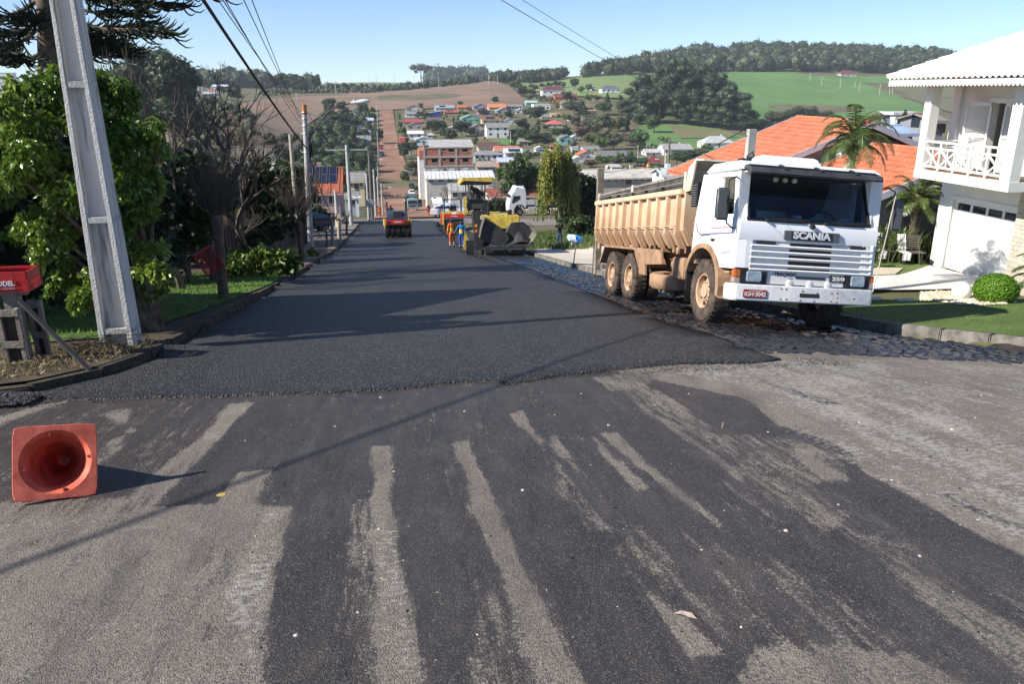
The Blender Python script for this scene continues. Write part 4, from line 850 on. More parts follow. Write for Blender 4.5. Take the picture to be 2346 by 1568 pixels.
for a in (.15,1.75,3.35,4.95):
 mt_ = Matrix.Rotation(-a,4, 'Y') @ Matrix.Translation((.189,.0,0)); MB().box(-.02,.02,.004,.03,-.004,.004, mt_).build('moulded_rib', M['cone'], C)
rr = []
cr_ = ray(124,1050); Yc = 4.72*.97
base_l = G(124,1140); Cc = Vector(ray(124,1044)*(base_l.y+.0)); Cc.z = base_l.z+.272
sl_ = math.atan(.15)
C.matrix_world = Matrix.Translation(Cc) @ Matrix.Rotation(.34,4, 'Z') @ Matrix.Rotation(-.40,4, 'X') @ Matrix.Rotation(.13,4, 'Y') @ Matrix.Scale(1.09,4)
# ================================================================ LEANING CONCRETE POLE
bA = G(235,790); bB = G(328,800); mid_ = (bA+bB)/2; Yp = mid_.y
P_ = empty('leaning_pole', mid_,0, 'thick leaning concrete pole with recessed faces beside the road, wire tangle at its foot', 'utility pole')
P_.rotation_mode = 'QUATERNION'
top = Vector(ray(150,-8)*(Yp*1.0)); axis = (top-mid_); Lp = axis.length; Lp2 = Lp*1.62
zq = axis.normalized(); xq = Vector((math.cos(-.02), math.sin(-.02),0)); xq = (xq-zq*xq.dot(zq)).normalized(); yq = zq.cross(xq)
M['polecon'] = mat('stained_concrete', (.17,.165,.155),.9,.2,3,.5,35, col2=(.60,.58,.54), detail=9)
_t = M['polecon'].node_tree; _m = _t.nodes.new('ShaderNodeMapping'); _m.inputs['Scale'].default_value = (3.2,3.2,.28); _z = [n for n in _t.nodes if n.type == 'TEX_NOISE' and n.inputs['Scale'].default_value == 3.0][0]; _t.links.new(_t.nodes['Texture Coordinate'].outputs['Object'], _m.inputs[0]); _t.links.new(_m.outputs[0], _z.inputs['Vector'])
_r = [n for n in _t.nodes if n.type == 'VALTORGB'][0]; _r.color_ramp.elements[0].position = .30; _r.color_ramp.elements[1].position = .47
P_.matrix_world = Matrix((( xq.x, yq.x, zq.x, mid_.x),(xq.y, yq.y, zq.y, mid_.y),(xq.z, yq.z, zq.z, mid_.z),(0,0,0,1)))
pw0 = 39*Yp/1797; pw1 = pw0*.40
def pw(z): return pw0+(pw1-pw0)*max(0, z)/Lp2
def pd(z): return .20+(.12-.20)*max(0, z)/Lp2
fl_ = MB()
for s in (-1,1):
 vs = []
 for z in (-1.0, Lp2):
  w, d = pw(z), pd(z); x0, x1 = sorted((s*w, s*(w-.085*w/.3-.02))); vs += [(x0,-d, z),(x1,-d, z),(x1, d, z),(x0, d, z)]
 fl_.add(vs,[(3,2,1,0),(4,5,6,7),(0,1,5,4),(1,2,6,5),(2,3,7,6),(3,0,4,7)])
fl_.build('flange', M['polecon'], P_, bevel=.012)
wb = MB(); vs = []
for z in (-1.0, Lp2): w, d = pw(z)*.8, pd(z)*.35; vs += [(-w,-d, z),(w,-d, z),(w, d, z),(-w, d, z)]
wb.add(vs,[(3,2,1,0),(4,5,6,7),(0,1,5,4),(1,2,6,5),(2,3,7,6),(3,0,4,7)]); wb.build('web', M['polecon'], P_)
hts = [(785,-1),(475,.0),(165,0)]
for py in (745,470,164):
 z = Lp*(795-py)/803*.985; w, d = pw(z)*.95, pd(z)*.93
 MB().box(-w, w,-d, d, z-.05, z+.04).build('cross_rib', M['concrete'], P_, bevel=.01)
for z in (5.4,6.8):
 w, d = pw(z)*.95, pd(z)*.93; MB().box(-w, w,-d, d, z-.05, z+.04).build('cross_rib', M['concrete'], P_, bevel=.01)
wt = empty('wire_tangle', mid_+Vector((-.15,-.35,0)),0, 'tangle of thin dark wire and twigs at the foot of the leaning pole', 'wire')
rn = random.Random(4); tb = MB()
for k in range(26):
 a = rn.uniform(0,6.28); r_ = rn.uniform(.2,.6); cx_ = rn.uniform(-.5,.3); pts = []
 for j in range(9):
  t = j/8*rn.uniform(1.5,4); pts.append((cx_+r_*math.cos(a+t), rn.uniform(-.05,.05)+.2*r_*math.sin(a+t),.03+r_*.5*abs(math.sin(t*.9))))
 tb.tube(pts,.004,3)
tb.build('wires', flat((.03,.025,.02)), wt)
PT = P_.matrix_world @ Vector((0,0, Lp2-.3))
# ================================================================ CRATES AND STAND AT LEFT
def crate(label, w, d, h, m, name='plastic_crate'):
 """open-top plastic crate, origin at base centre"""
 e = empty(name,(0,0,0),0, label, 'crate'); t = .012
 rim = MB()
 for x0, x1, y0, y1 in ((-w/2, w/2,-d/2,-d/2+.03),(-w/2, w/2, d/2-.03, d/2),(-w/2,-w/2+.03,-d/2, d/2),(w/2-.03, w/2,-d/2, d/2)):
  rim.box(x0, x1, y0, y1, h-.03, h)
 rim.build('rim', m, e)
 for axis, s in (('y', -1),('y', 1),('x', -1),('x', 1)):
  sd = MB(); L = w if axis == 'y' else d; o_ = (d if axis == 'y' else w)/2*s
  def bx3(a0, a1, z0, z1, th=t):
   lo, hi = sorted((o_, o_-s*th))
   if axis == 'y': sd.box(a0, a1, lo, hi, z0, z1)
   else: sd.box(lo, hi, a0, a1, z0, z1)
  for z0, z1 in ((0,.03),(h*.3, h*.36),(h*.56, h*.62),(h*.62, h-.03)): bx3(-L/2, L/2, z0, z1, t*.8)
  k = int(L/.035)
  for i in range(k+1): a = -L/2+L*i/k; bx3(a-.006, a+.006,.02, h*.6)
  for a in (-L/2+.015,-L/4, L/4, L/2-.015): bx3(a-.012, a+.012,0, h, t*1.5)
  sd.build('side', m, e)
 bt = MB(); k = int(w/.03)
 for i in range(k+1): x = -w/2+w*i/k; bt.box(x-.006, x+.006,-d/2, d/2,0,.012)
 for i in range(int(d/.03)+1): y = -d/2+.03*i; bt.box(-w/2, w/2, y-.005, y+.005,.002,.010)
 bt.build('bottom', m, e); return e
M['redplastic'] = mat('red_plastic', (.40,.022,.024),.45,.15,6)
Ys = 10.55
r1 = ray(92,665)*Ys; r2 = ray(92,615)*Ys; pxm = .0
hc = (r2[2]-r1[2]); hc = .255
c1 = crate('red crate with white lettering on top of the wooden post stand at the left edge', .62,.42, hc, M['redplastic'])
right_ = ray(68,668)*Ys
c1.location = (right_[0]-.31, right_[1]+.2, right_[2]); c1.rotation_euler = (0,0,.03)
MB().box(-.12,.17,-.222,-.214, hc*.14, hc*.52).build('side_label', M['redplastic'], c1)
text('MODEL', .085, flat((.7, .66, .66)), c1, Matrix.Translation((.02, -.226, hc*.45)) @ FRONT, 'lettering', .001, .003, .26)
vt = MB()
for rr_ in range(2):
 for i in range(11): vt.box(-.11+i*.024,-.098+i*.024,-.222,-.216, hc*(.14+.12*rr_), hc*(.23+.12*rr_))
vt.build('vent_bars', flat((.6,.5,.5)), c1)
standx, standy = c1.location.x-.0, c1.location.y; gzs = g1(standx, standy); top_ = c1.location.z-.0
STD = empty('crate_stand', (standx, standy, gzs),0, 'grey weathered wooden stand made of a post and pallet frames under the red crate', 'wooden stand')
hS = top_-gzs
MB().box(-.09,.09,-.06,.06,-.2, hS-.03).build('post', M['oldwood'], STD); MB().box(-.3,.2,-.05,.05, hS-.08, hS-.002).build('cross_board', M['oldwood'], STD)
def px2stand(px, py, dY=0): v = ray(px, py)*(standy+dY); return Vector((v[0]-standx, v[1]-standy, v[2]-gzs))
hF = px2stand(50,705,-.25).z;
for (xa, xb, dy) in ((px2stand(0,760,-.28).x, px2stand(52,760,-.28).x,-.28),(px2stand(56,760,-.1).x, px2stand(90,760,-.1).x,.12)):
 for x in (xa, xb-.05): MB().box(x, x+.05, dy-.03, dy+.03,-.35, hF).build('upright', M['oldwood'], STD)
 for zc in (hF-.05, hF*.42,.02): MB().box(xa, xb, dy-.045, dy-.03, zc-.045, zc+.045).build('slat', M['oldwood'], STD)
 MB().box(xa+.05, xb-.05, dy+.03, dy+.045,0, hF-.05).build('back_board', flat((.05,.035,.025)), STD)
ra = ray(45,690)*(standy-.3); rb = G(207,853)
bar_ = empty('prop_bar', rb,0, 'dark metal prop bar leaning from the crate stand down to the verge', 'bar'); MB().bar((0,0,.02), Vector(ra)-rb,.055,.03).build('bar', flat((.03,.03,.034),.9), bar_)
# ---- brown two-storey house just outside the left edge whose roof shades the road
BH = empty('brown_house', (-15,15, g1(-15,15)),0, 'dark brown wall of a tall house at the very left edge behind the leafy tree', 'house')
def inv(o, p): return (p[0]-o.location.x, p[1]-o.location.y, p[2]-o.location.z)
zb = g1(-9,14)
wl = MB(); wl.prism([(-2.6,-2.5),(-2.6,5.6),(2.3,7.6),(2.3,-2.5)],0,-5,6.1); wl.build('wall', mat('brown_boards', (.05,.022,.016),.8,.3,2,.2,10, col2=(.075,.035,.025)), BH)
rf_ = MB(); rf_.prism([(-3.0,5.5),(-3.0,5.62),(2.5,7.85),(2.5,7.73)],0,-5.3,6.5); rf_.build('roof', flat((.12,.10,.09),.8), BH)
MB().box(6.1,6.14,-.8,.4,3.2,4.4).build('window', M['pane'], BH)
# ================================================================ WHITE HOUSE WITH BALCONY
GZ0 = -5.6
WH = empty('white_house', (18,21.3, GZ0),0, 'white two-storey house with white tiled hip roof and crossed-rail balcony above its garage', 'house')
def wbox(name, x0, x1, y0, y1, z0, z1, m, parent=None, bevel=0):
 p = parent or WH; o = Vector(WH.location)
 mb = MB(); mb.box(x0-o.x, x1-o.x, y0-o.y, y1-o.y, z0-o.z, z1-o.z); return mb.build(name, m, p, bevel=bevel)
M['render'] = mat('white_render', (.70,.69,.65),.8,.04,2,.1,30, col2=(.78,.77,.74))
M['stoneclad'] = mat('stone_cladding', (.38,.34,.27),.85,.2,4,.6,20, col2=(.55,.50,.42))
wbox('lower_wall', 18,18.25,23.05,23.72, GZ0-.3,-2.66, M['render']); wbox('lower_wall', 18.0,18.25,20.28,23.05,-3.32,-2.66, M['render'])
wbox('side_wall', 18.2,30,18.9,23.7, GZ0-.3,-2.66, M['render'])
GD = empty('garage_door', (0,0,0)); GD.parent = WH
wbox('door_panel', 18.12,18.19,20.3,23.05, GZ0,-3.72, M['render'], GD)
for i in range(4):
 y0 = 20.36+i*.68; wbox('light', 18.13,18.16, y0, y0+.56,-3.66,-3.44, M['pane'], GD); wbox('light_frame', 18.10,18.19, y0+.57, y0+.66,-3.72,-3.36, M['white'], GD)
wbox('light_frame', 18.09,18.19,20.3,23.05,-3.44,-3.33, M['white'], GD); wbox('light_frame', 18.09,18.19,20.3,23.05,-3.74,-3.66, M['white'], GD)
wbox('door_trim', 17.95,18.02,20.2,23.15,-3.33,-3.23, M['white']); wbox('door_trim', 17.95,18.02,23.05,23.15, GZ0,-3.33, M['white'])
rn = random.Random(8); z = GZ0-.1
while z < -2.72:
 y = 18.75; h = rn.choice((.11,.15,.19))
 while y < 20.2:
  L = min(rn.uniform(.3,.7),20.2-y)
  if L > .05: wbox('cladding_stone', 17.86-rn.uniform(0,.03),18.1, y, y+L-.008, z, min(z+h-.008,-2.7), M['stoneclad'])
  y += L
 z += h
wbox('balcony_slab', 16.7,30,19.36,23.44,-2.66,-2.40, M['render']); wbox('balcony_floor', 16.86,18.0,19.5,23.4,-2.398,-2.37, flat((.28,.17,.10),.7))
def Yx(fn, p, X): d = ray(*fn(*p)); return X/d[0], d[2]*X/d[0]
ZR = zz(2660,220,4.1265)
wx = 18.0
dl_, dzt = Yx(ZR,(1012,335), wx); dr_, _z = Yx(ZR,(1172,338), wx); topz = .35
yl, yr = max(dl_, dr_), min(dl_, dr_)
wbox('upper_wall', wx, wx+.2, yl,23.7,-2.4, topz, M['render']); wbox('upper_wall', wx, wx+.2,18.9, yr,-2.4, topz, M['render']); wbox('upper_wall', wx, wx+.2, yr, yl, dzt, topz, M['render'])
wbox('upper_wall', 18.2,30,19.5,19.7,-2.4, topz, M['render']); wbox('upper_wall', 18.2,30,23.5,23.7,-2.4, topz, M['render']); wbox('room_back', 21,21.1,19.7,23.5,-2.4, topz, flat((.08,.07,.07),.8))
def shutter(ya, yb, zt, lab=None, open_=0):
 e = empty('shutter', (wx-.03-WH.location.x, ya-WH.location.y,-2.37-GZ0)); e.parent = WH; w_ = yb-ya; h = zt+2.37; s = 1 if w_ > 0 else -1; w_ = abs(w_)
 st = MB()
 for y0, y1, z0, z1 in ((0,.07,0, h),(w_-.07, w_,0, h),(0, w_, h-.1, h),(0, w_,0,.12),(0, w_, h*.5, h*.5+.08)): st.box(-.02,.02, y0*s if s > 0 else -y1, y1*s if s > 0 else -y0, z0, z1)
 st.build('shutter_frame', M['white'], e)
 z = .14
 slat = None
 while z < h-.12:
  if not (h*.5-.02 < z < h*.5+.08):
   if slat is None:
    y0, y1 = (.07, w_-.07) if s > 0 else (-(w_-.07),-.07)
    slat = MB().box(-.016,.016, y0, y1,-.004,.004, Matrix.Rotation(.6,4, 'Y')).build('slat', M['white'], e)
    slat.location = (0,0, z)
   else:
    c = slat.copy(); COL.objects.link(c); c.location = (0,0, z); c.parent = e
  z += .042
 e.rotation_euler = (0,0, open_*s)
ysl, _ = Yx(ZR,(790,300), wx); ysr, _ = Yx(ZR,(1310,310), wx)
shutter(yl, ysl, dzt+.02, open_=.35); shutter(yr, ysr, dzt+.02, open_=.12)
wbox('lintel', wx-.05, wx+.02, yr-.7, yl+.15, dzt+.03, dzt+.14, M['white'])
for (x0, x1, y0, y1) in ((16.7,17.0,23.1,23.42),(16.7,17.02,19.38,19.75)): wbox('column', x0, x1, y0, y1,-2.4,.22, M['render'])
wbox('column', 17.9,18.25,23.4,23.72,-2.4,.22, M['render'])
def rail(a, b, w, h=None, nm='rail'):
 o = Vector(WH.location); MB().bar(Vector(a)-o, Vector(b)-o, w, h).build(nm, M['white'], WH)
X_ = 16.78
for z in (-2.27,-1.72,-1.52): rail((X_,19.7, z),(X_,23.15, z),.055,.06)
n_ = 5; ys_ = np.linspace(19.74,23.12, n_+1)
for i in range(n_):
 a, b = ys_[i], ys_[i+1]
 rail((X_, a,-2.25),(X_, b,-1.74),.035,.05, 'lath'); rail((X_+.03, b,-2.25),(X_+.03, a,-1.74),.035,.05, 'lath'); rail((X_, a,-2.37),(X_, a,-1.5),.05,.05, 'baluster'); rail((X_,(a+b)/2,-2.25),(X_,(a+b)/2,-1.74),.03,.03, 'baluster')
for z in (-2.27,-1.72,-1.52): rail((17.0,23.3, z),(18.0,23.3, z),.045,.05); rail((17.05,19.45, z),(30,19.45, z),.05,.05)
rail((17.5,23.3,-2.37),(17.5,23.3,-1.5),.05,.05, 'baluster'); rail((17.05,23.3,-2.25),(17.95,23.3,-1.74),.035,.04, 'lath'); rail((17.95,23.32,-2.25),(17.05,23.32,-1.74),.035,.04, 'lath')
M['whitetile'] = mat('white_roof_tile', (.72,.70,.62),.7,.06,3, col2=(.80,.78,.72))
EX, EY0, EY1, EZ, K = 16.0,17.9,24.5,.36,.47
def wavyplane(name, P0, du, dv, nu, nv, per, amp, clip, m, parent, o, step=.0):
 """P0 eave corner, du along the eave, dv up the slope"""
 V = []; Fc = []; idx = {}
 du = Vector(du); dv = Vector(dv); nrm = du.cross(dv).normalized()
 if nrm.z < 0: nrm = -nrm
 Lu, Lv = du.length, dv.length
 for j in range(nv+1):
  for i in range(nu+1):
   v = j/nv; lo, hi = clip(v); u = lo+(hi-lo)*i/nu
   s_ = u*Lu; w = math.sin(2*PI*s_/per); c_ = (v*Lv/.38) % 1.0
   V.append(Vector(P0)+du*u+dv*v+nrm*(amp*w+step*(1-c_))-o)
 for j in range(nv):
  for i in range(nu): a = j*(nu+1)+i; Fc.append((a, a+1, a+nu+2, a+nu+1))
 me = bpy.data.meshes.new(name); me.from_pydata([tuple(v) for v in V],[], Fc); me.polygons.foreach_set('use_smooth', [True]*len(Fc)); me.update(); return link(name, me, m, parent)
o = Vector(WH.location); yc = (EY0+EY1)/2; hw = (EY1-EY0)/2
RF = empty('roof', (0,0,0)); RF.parent = WH
wavyplane('tile_slope', (EX, EY1, EZ),(0, EY0-EY1,0),(hw,0, hw*K),240,20,.22,.035, lambda v: (v/2,1-v/2), M['whitetile'], RF, o)
wavyplane('tile_slope', (EX, EY0, EZ),(16,0,0),(0, hw, hw*K),400,20,.22,.035, lambda v: (v*hw/16,1), M['whitetile'], RF, o)
wavyplane('tile_slope', (EX, EY1, EZ),(16,0,0),(0,-hw, hw*K),200,4,.22,.035, lambda v: (v*hw/16,1), M['whitetile'], RF, o)
for y_ in (EY1, EY0):
 k = 13
 for i in range(k):
  a = i/k; s_ = hw*a; s2 = hw*(a+1.08/k); A = Vector((EX+s_, y_-(s_ if y_ == EY1 else -s_), EZ+s_*K+.06)); B = Vector((EX+s2, y_-(s2 if y_ == EY1 else -s2), EZ+s2*K+.05))
  MB().cyl(A-o, B-o,.085,8,.065).build('hip_tile', M['whitetile'], RF)
fa = MB(); fa.box(EX+.05-o.x, EX+.09-o.x, EY0-o.y, EY1-.05-o.y, EZ-.20-o.z, EZ-.05-o.z); fa.build('fascia', flat((.55,.58,.62)), RF)
for i in range(42):
 y = EY0+.1+i*.155
 MB().lathe([(.001,-.01),(.055,-.008),(.055,.0)],8,(EX+.04-o.x, y-o.y, EZ-.19-o.z),0).build('fringe_scallop', M['white'], RF)
sf = MB(); sf.box(EX+.09-o.x,30-o.x, EY0+.05-o.y, EY1-.05-o.y, EZ-.20-o.z, EZ-.16-o.z); sf.build('soffit', flat((.6,.58,.52)), RF)
# ================================================================ ORANGE ROOF HOUSE
M['orangetile'] = mat('orange_roof_tile', (.46,.13,.065),.75,.15,2.5,.4,12, col2=(.60,.21,.115))
OH = empty('orange_roof_house', (18,33,-6.5),0, 'long low house under broad orange tiled roofs behind the truck and palm', 'house'); o = Vector(OH.location)
def gable(Xr, zr, run, K_, y0, y1, under=True):
 x0 = Xr-run; ze = zr-run*K_
 nv = int(math.hypot(run, run*K_)/.38)
 for i in range(nv):     # courses: each a stepped strip with tile waves
  a, b = i/nv,(i+1)/nv+.02
  wavyplane('tile_course', (x0+run*a, y0, ze+run*K_*a+.03),(0, y1-y0,0),(run*(b-a),0, run*K_*(b-a)-.035), int((y1-y0)/.055),1,.22,.022, lambda v: (0,1), M['orangetile'], OH, o)
 mb = MB(); mb.prism([(Xr, zr-.06),(Xr+run, ze-.06),(Xr+run, ze-.16),(Xr, zr-.16),(x0, ze-.13),(x0, ze-.04)],1, y0, y1); mb.v = [tuple(Vector(v)-o) for v in mb.v]; mb.build('roof_deck', M['orangetile'], OH)
 rd = MB(); [rd.cyl(Vector((Xr, y0+k*.4, zr+.02))-o, Vector((Xr, y0+k*.4+.42, zr+.04))-o,.09,8,.075) for k in range(int((y1-y0)/.4))]; rd.build('ridge_tiles', M['orangetile'], OH)
 for y in (y0-.03, y1+.03):
  f_ = MB(); f_.prism([(x0-.05, ze-.22),(x0-.05, ze+.02),(Xr, zr+.04),(Xr+run, ze+.02),(Xr+run, ze-.22),(Xr, zr-.22)],1, y-.03, y+.03); f_.v = [tuple(Vector(v)-o) for v in f_.v]; f_.build('bargeboard', flat((.42,.44,.50)), OH)
 w_ = MB(); w_.prism([(x0+.7,-9.5),(x0+.7, ze+.1),(Xr, zr-.25),(Xr+run-.7, ze+.1),(Xr+run-.7,-9.5)],1, y0+.5, y1-.3); w_.v = [tuple(Vector(v)-o) for v in w_.v]; w_.build('wall', flat((.30,.28,.28),.8), OH)
gable(20,-1.27,6.4,.39,31.2,37.8); gable(20,-2.15,7.5,.38,25,31.1)
# ================================================================ PALMS
def frond(mb, base, az, el, L, droop, lw=.28, n=16, hang=.3):
 pts = []; d = Vector((math.cos(az)*math.cos(el), math.sin(az)*math.cos(el), math.sin(el))); p = Vector(base); stp = L/n
 for i in range(n+1):
  pts.append(p.copy()); d = (d+Vector((0,0,-droop*(i+2)/n/n*2.2))).normalized(); p = p+d*stp
 mb.tube(pts,[.018*(1-i/(n+1))+.004 for i in range(n+1)],4, False)
 for i in range(2, n):
  t = (pts[i+1]-pts[i-1]).normalized(); s_ = t.cross(Vector((0,0,1))).normalized(); ll = lw*math.sin(PI*min(1,(i+1)/n*.9+.08))**.6
  for k in range(3):
   q = pts[i]+(pts[i+1]-pts[i])*(k/3)
   for sg in (-1,1):
    e_ = q+(s_*sg*.75+t*.45+Vector((0,0,-hang*random.uniform(.5,1.6))))*ll; w_ = t*.008
    m_ = (q+e_)/2+Vector((0,0,.05*ll)); mb.add([q-w_, q+w_, m_+w_*1.2, e_, m_-w_*1.2],[(0,1,2,3,4)])
M['palmleaf'] = leafmat('palm_frond', (.05,.09,.02),(.15,.19,.05),.4,.35,.2,.6)
M['cycleaf'] = leafmat('cycad_frond', (.02,.05,.012),(.05,.09,.02),.4,.4,.2,.6)
def palm(label, base, hT, r, L, nf, droop=1.6, lw=.3, name='palm_tree', shaft=.25, barkm=None):
 e = empty(name, base, random.random()*6, label, 'palm tree'); k = 10
 MB().tube([(0.02*math.sin(i),.02*math.cos(i*1.3), hT*i/k-.2*(i == 0)) for i in range(k+1)],[r*(1.25-.35*i/k) for i in range(k+1)],10).build('trunk', barkm or M['palebark'], e, True)
 rg = MB()
 for i in range(int(hT/.09)): rg.lathe([(r*1.0,0),(r*1.24-.35*r*i*.09/hT,.015),(r*1.0,.03)],10,(0,0, i*.09))
 rg.build('trunk_rings', barkm or M['palebark'], e)
 MB().lathe([(r*.9,0),(r*1.5,.1),(r*1.6,.35),(r*1.0,.7),(.02,.8)],12,(0,0, hT-.12)).build('crown_shaft', mat('crown_shaft', (.09,.085,.03),.8,.3,8,.5,30, col2=(.16,.14,.05)), e, True)
 for i in range(nf):
  m_ = MB(); el = 1.25-1.35*(i/nf)**.9; frond(m_,(0,0, hT+.45-.3*i/nf), i*2.399, el, L*random.uniform(.85,1.1), droop, lw); m_.build('frond', M['palmleaf'] if 'cyc' not in name else M['cycleaf'], e)
 return e
pv = at(1953,345,20.0); gzp = g1(pv.x, pv.y); palm('tall palm with drooping fronds rising above the truck cab, in front of the orange roof', (pv.x, pv.y, gzp), pv.z-gzp,.11,1.35,22,2.0,.34)
pv = at(2116,478,24.6); gzp = g1(pv.x, pv.y); palm('small palm with shaggy brown trunk beside the garage wall of the white house', (pv.x-.3, pv.y, gzp), pv.z-gzp,.12,1.25,26,1.5,.3, barkm=M['bark'])
pv = at(2395,600,17.2); gzp = g1(pv.x, pv.y); palm('dwarf palm reaching in at the right edge beside the stone pier', (pv.x, pv.y, gzp),.55,.09,.95,18,1.6,.25)
# ================================================================ GARDEN THINGS
def gpt(px, py): return G(px, py)
b_ = gpt(2200,688); s_ = MB(); rs = .26
sph = empty('ball_lamp', (b_.x, b_.y, b_.z),0, 'large white garden ball standing on the cream gravel bed', 'garden ball')
MB().lathe([(max(.001, rs*math.sin(a)),-rs*math.cos(a)) for a in np.linspace(0, PI,17)],28,(0,0, rs+.0)).build('ball', flat((.78,.77,.74),.5,.03), sph, True)
b2 = gpt(2276,696);
def leafball(name, label, cat, loc, r, n, m, leaf=.03, sc=(1,1,.8)):
 V = []; Fc = []; rs_ = np.random.RandomState(2)
 d = rs_.normal(size=(n,3)); d /= np.linalg.norm(d, axis=1)[:, None]; rad = r*rs_.uniform(.86,1.02, n)
 P = d*rad[:, None]*np.array(sc); P[:, 2] += r*sc[2]*.95
 a = rs_.normal(size=(n,3)); a -= (a*d).sum(1)[:, None]*d*.7; a /= np.linalg.norm(a, axis=1)[:, None]; b = np.cross(a, d+rs_.normal(size=(n,3))*.4); b /= np.linalg.norm(b, axis=1)[:, None]
 Q = np.stack([P-a*leaf, P+b*leaf*.6, P+a*leaf, P-b*leaf*.6],1).reshape(-1,3); me = qmesh(name, Q, np.arange(4*n).reshape(-1,4), m)
 e = empty(name, loc,0, label, cat); link('leaves', me, m, e)
 MB().lathe([(max(.001, r*.88*math.sin(t)*sc[0]), r*sc[2]*(.95-.88*math.cos(t))) for t in np.linspace(0, PI,12)],16).build('dark_core', flat((.02,.035,.008)), e, True)  # dark filler behind the leaves, with inner shade put into its colour
 return e
leafball('clipped_bush', 'bright green clipped ball bush next to the stone pier', 'bush', (b2.x, b2.y, b2.z-.04),.42,7000, leafmat('bright_bush', (.09,.20,.01),(.16,.30,.02),.3),.022,(1,1,.82))
b3 = gpt(2305,696); MB().lathe([(.001,0),(.16,.02),(.17,.07),(.1,.12),(.001,.13)],14).build('white_stone', M['white'], None, True, loc=(b3.x, b3.y, b3.z)); tag(bpy.data.objects['white_stone'], 'low white rounded stone lying at the right end of the gravel bed', 'stone')
for px, py, nm in ((2000,690, 'nearer the truck'),(2075,693, 'farther from the truck')):
 v = gpt(px, py); s1 = MB().box(-.22,.22,-.14,.14,-.02,.06).build('stepping_stone', M['slab'], None, bevel=.02, loc=(v.x, v.y, v.z)); tag(s1, 'flat pale stepping stone in the lawn, the one '+nm, 'stepping stone', 'stepping stones in the lawn')
def bench(label, px0, px1, py, rz):
 a = gpt(px0, py); b = gpt(px1, py); c = (a+b)/2; w = (b-a).length
 e = empty('garden_bench', c, math.atan2((b-a).y,(b-a).x), label, 'bench', 'garden benches in front of the white house')
 wd = flat((.13,.105,.10),.7)
 for i in range(5): MB().box(-w/2, w/2,.02+.0+i*.085,.09+i*.085,.42,.445).build('seat_slat', wd, e)
 for i in range(7): MB().box(-w/2, w/2,.44+i*.02,.465+i*.02,.50+i*.065,.545+i*.065).build('back_slat', wd, e)
 for x in (-w/2+.12, w/2-.12):
  MB().box(x-.03, x+.03,.03,.44,0,.41).build('leg', M['darksteel'], e); MB().bar((x,.44,.4),(x,.60,.98),.04).build('back_support', M['darksteel'], e)
 return e, w
e1, w1 = bench('left dark slatted garden bench with a white towel on its seat', 2008,2052,606,0)
e2, w2 = bench('right dark slatted garden bench next to the garage wall', 2064,2118,610,0)
def towel(label, e, x0, x1):
 t = MB(); prof = [(.55,.99),(.44,.51),(.40,.46),(.1,.455),(.0,.44),(-.03,.2)]
 n = 8; V = [];
 for j,(y, z) in enumerate(prof):
  for i in range(n+1): V.append((x0+(x1-x0)*i/n+.02*math.sin(j*2), y-.012+.012*math.sin(i*1.9+j), z+.008*math.cos(i*2.3+j)))
 t.add(V,[(j*(n+1)+i, j*(n+1)+i+1,(j+1)*(n+1)+i+1,(j+1)*(n+1)+i) for j in range(len(prof)-1) for i in range(n)])
 o_ = t.build('towel', flat((.72,.71,.70),.9,.05), None, True); o_.matrix_world = e.matrix_basis.copy(); tag(o_, label, 'towel', 'white towels on the benches')
towel('white towel draped over the left garden bench', e1,-w1*.5,-w1*.05); towel('white towel hanging over the back and seat of the right garden bench', e2,-w2*.52,-w2*.15)
a = at(2066,500,25.8); ac = empty('air_conditioner', (a.x,25.8, a.z-.4),-.3, 'white air conditioner outdoor unit with round fan behind the benches', 'air conditioner')
MB().box(-.42,.42,-.15,.15,0,.62).build('casing', M['white'], ac, bevel=.02); MB().lathe([(.23,-.02),(.25,-.0),(.24,.01),(.001,.01)],22,(-.1,-.16,.31),1).build('fan_grille', flat((.25,.25,.26)), ac, True)
fb = MB();
for k in range(5): q = 2*PI*k/5; fb.add([(-.1,-.165,.31),(-.1+.2*math.cos(q),-.17,.31+.2*math.sin(q)),(-.1+.2*math.cos(q+.6),-.165,.31+.2*math.sin(q+.6))],[(0,1,2)])
fb.build('fan_blades', flat((.12,.12,.13)), ac); MB().box(-.3,.3,-.1,.1,-1.6,0).build('bracket', M['steel'], ac)
fn = empty('picket_fence', (16.0,25.4, GZ0),0, 'low white picket fence behind the benches beside the palm', 'fence')
for i in range(26):
 x = -2.2+i*.15; h = .95+.05*math.sin(i); MB().prism([(x-.035,0),(x+.035,0),(x+.035, h-.05),(x, h),(x-.035, h-.05)],1,-.01,.01).build('picket', M['white'], fn)
for z in (.25,.7): MB().box(-2.3,1.7,.012,.03, z, z+.06).build('rail', M['white'], fn)
MB().box(-2.3,1.9,.3,.42,-1,.9).build('wall', flat((.4,.38,.36),.8), fn)
def grassclump(name, label, loc, n, h, m, cat='plant', w=.02, spread=.5, seed=1, lay=.9):
 r = random.Random(seed); mb = MB()
 for i in range(n):
  a = r.uniform(0,6.28); b = Vector((r.gauss(0, spread*.3), r.gauss(0, spread*.3),0)); L = h*r.uniform(.6,1.1); o_ = lay*r.uniform(.2,1); pts = [b+Vector((math.cos(a)*o_*L*(t**1.6), math.sin(a)*o_*L*(t**1.6), L*(t-.35*o_*t*t))) for t in (0,.35,.7,1)]
  s_ = Vector((-math.sin(a), math.cos(a),0))*w*r.uniform(.7,1.3)
  mb.add([pts[0]-s_*.6, pts[0]+s_*.6, pts[1]-s_, pts[1]+s_, pts[2]-s_*.7, pts[2]+s_*.7, pts[3]],[(0,1,3,2),(2,3,5,4),(4,5,6)])
 e = empty(name, loc,0, label, cat); mb.build('leaves', m, e); return e
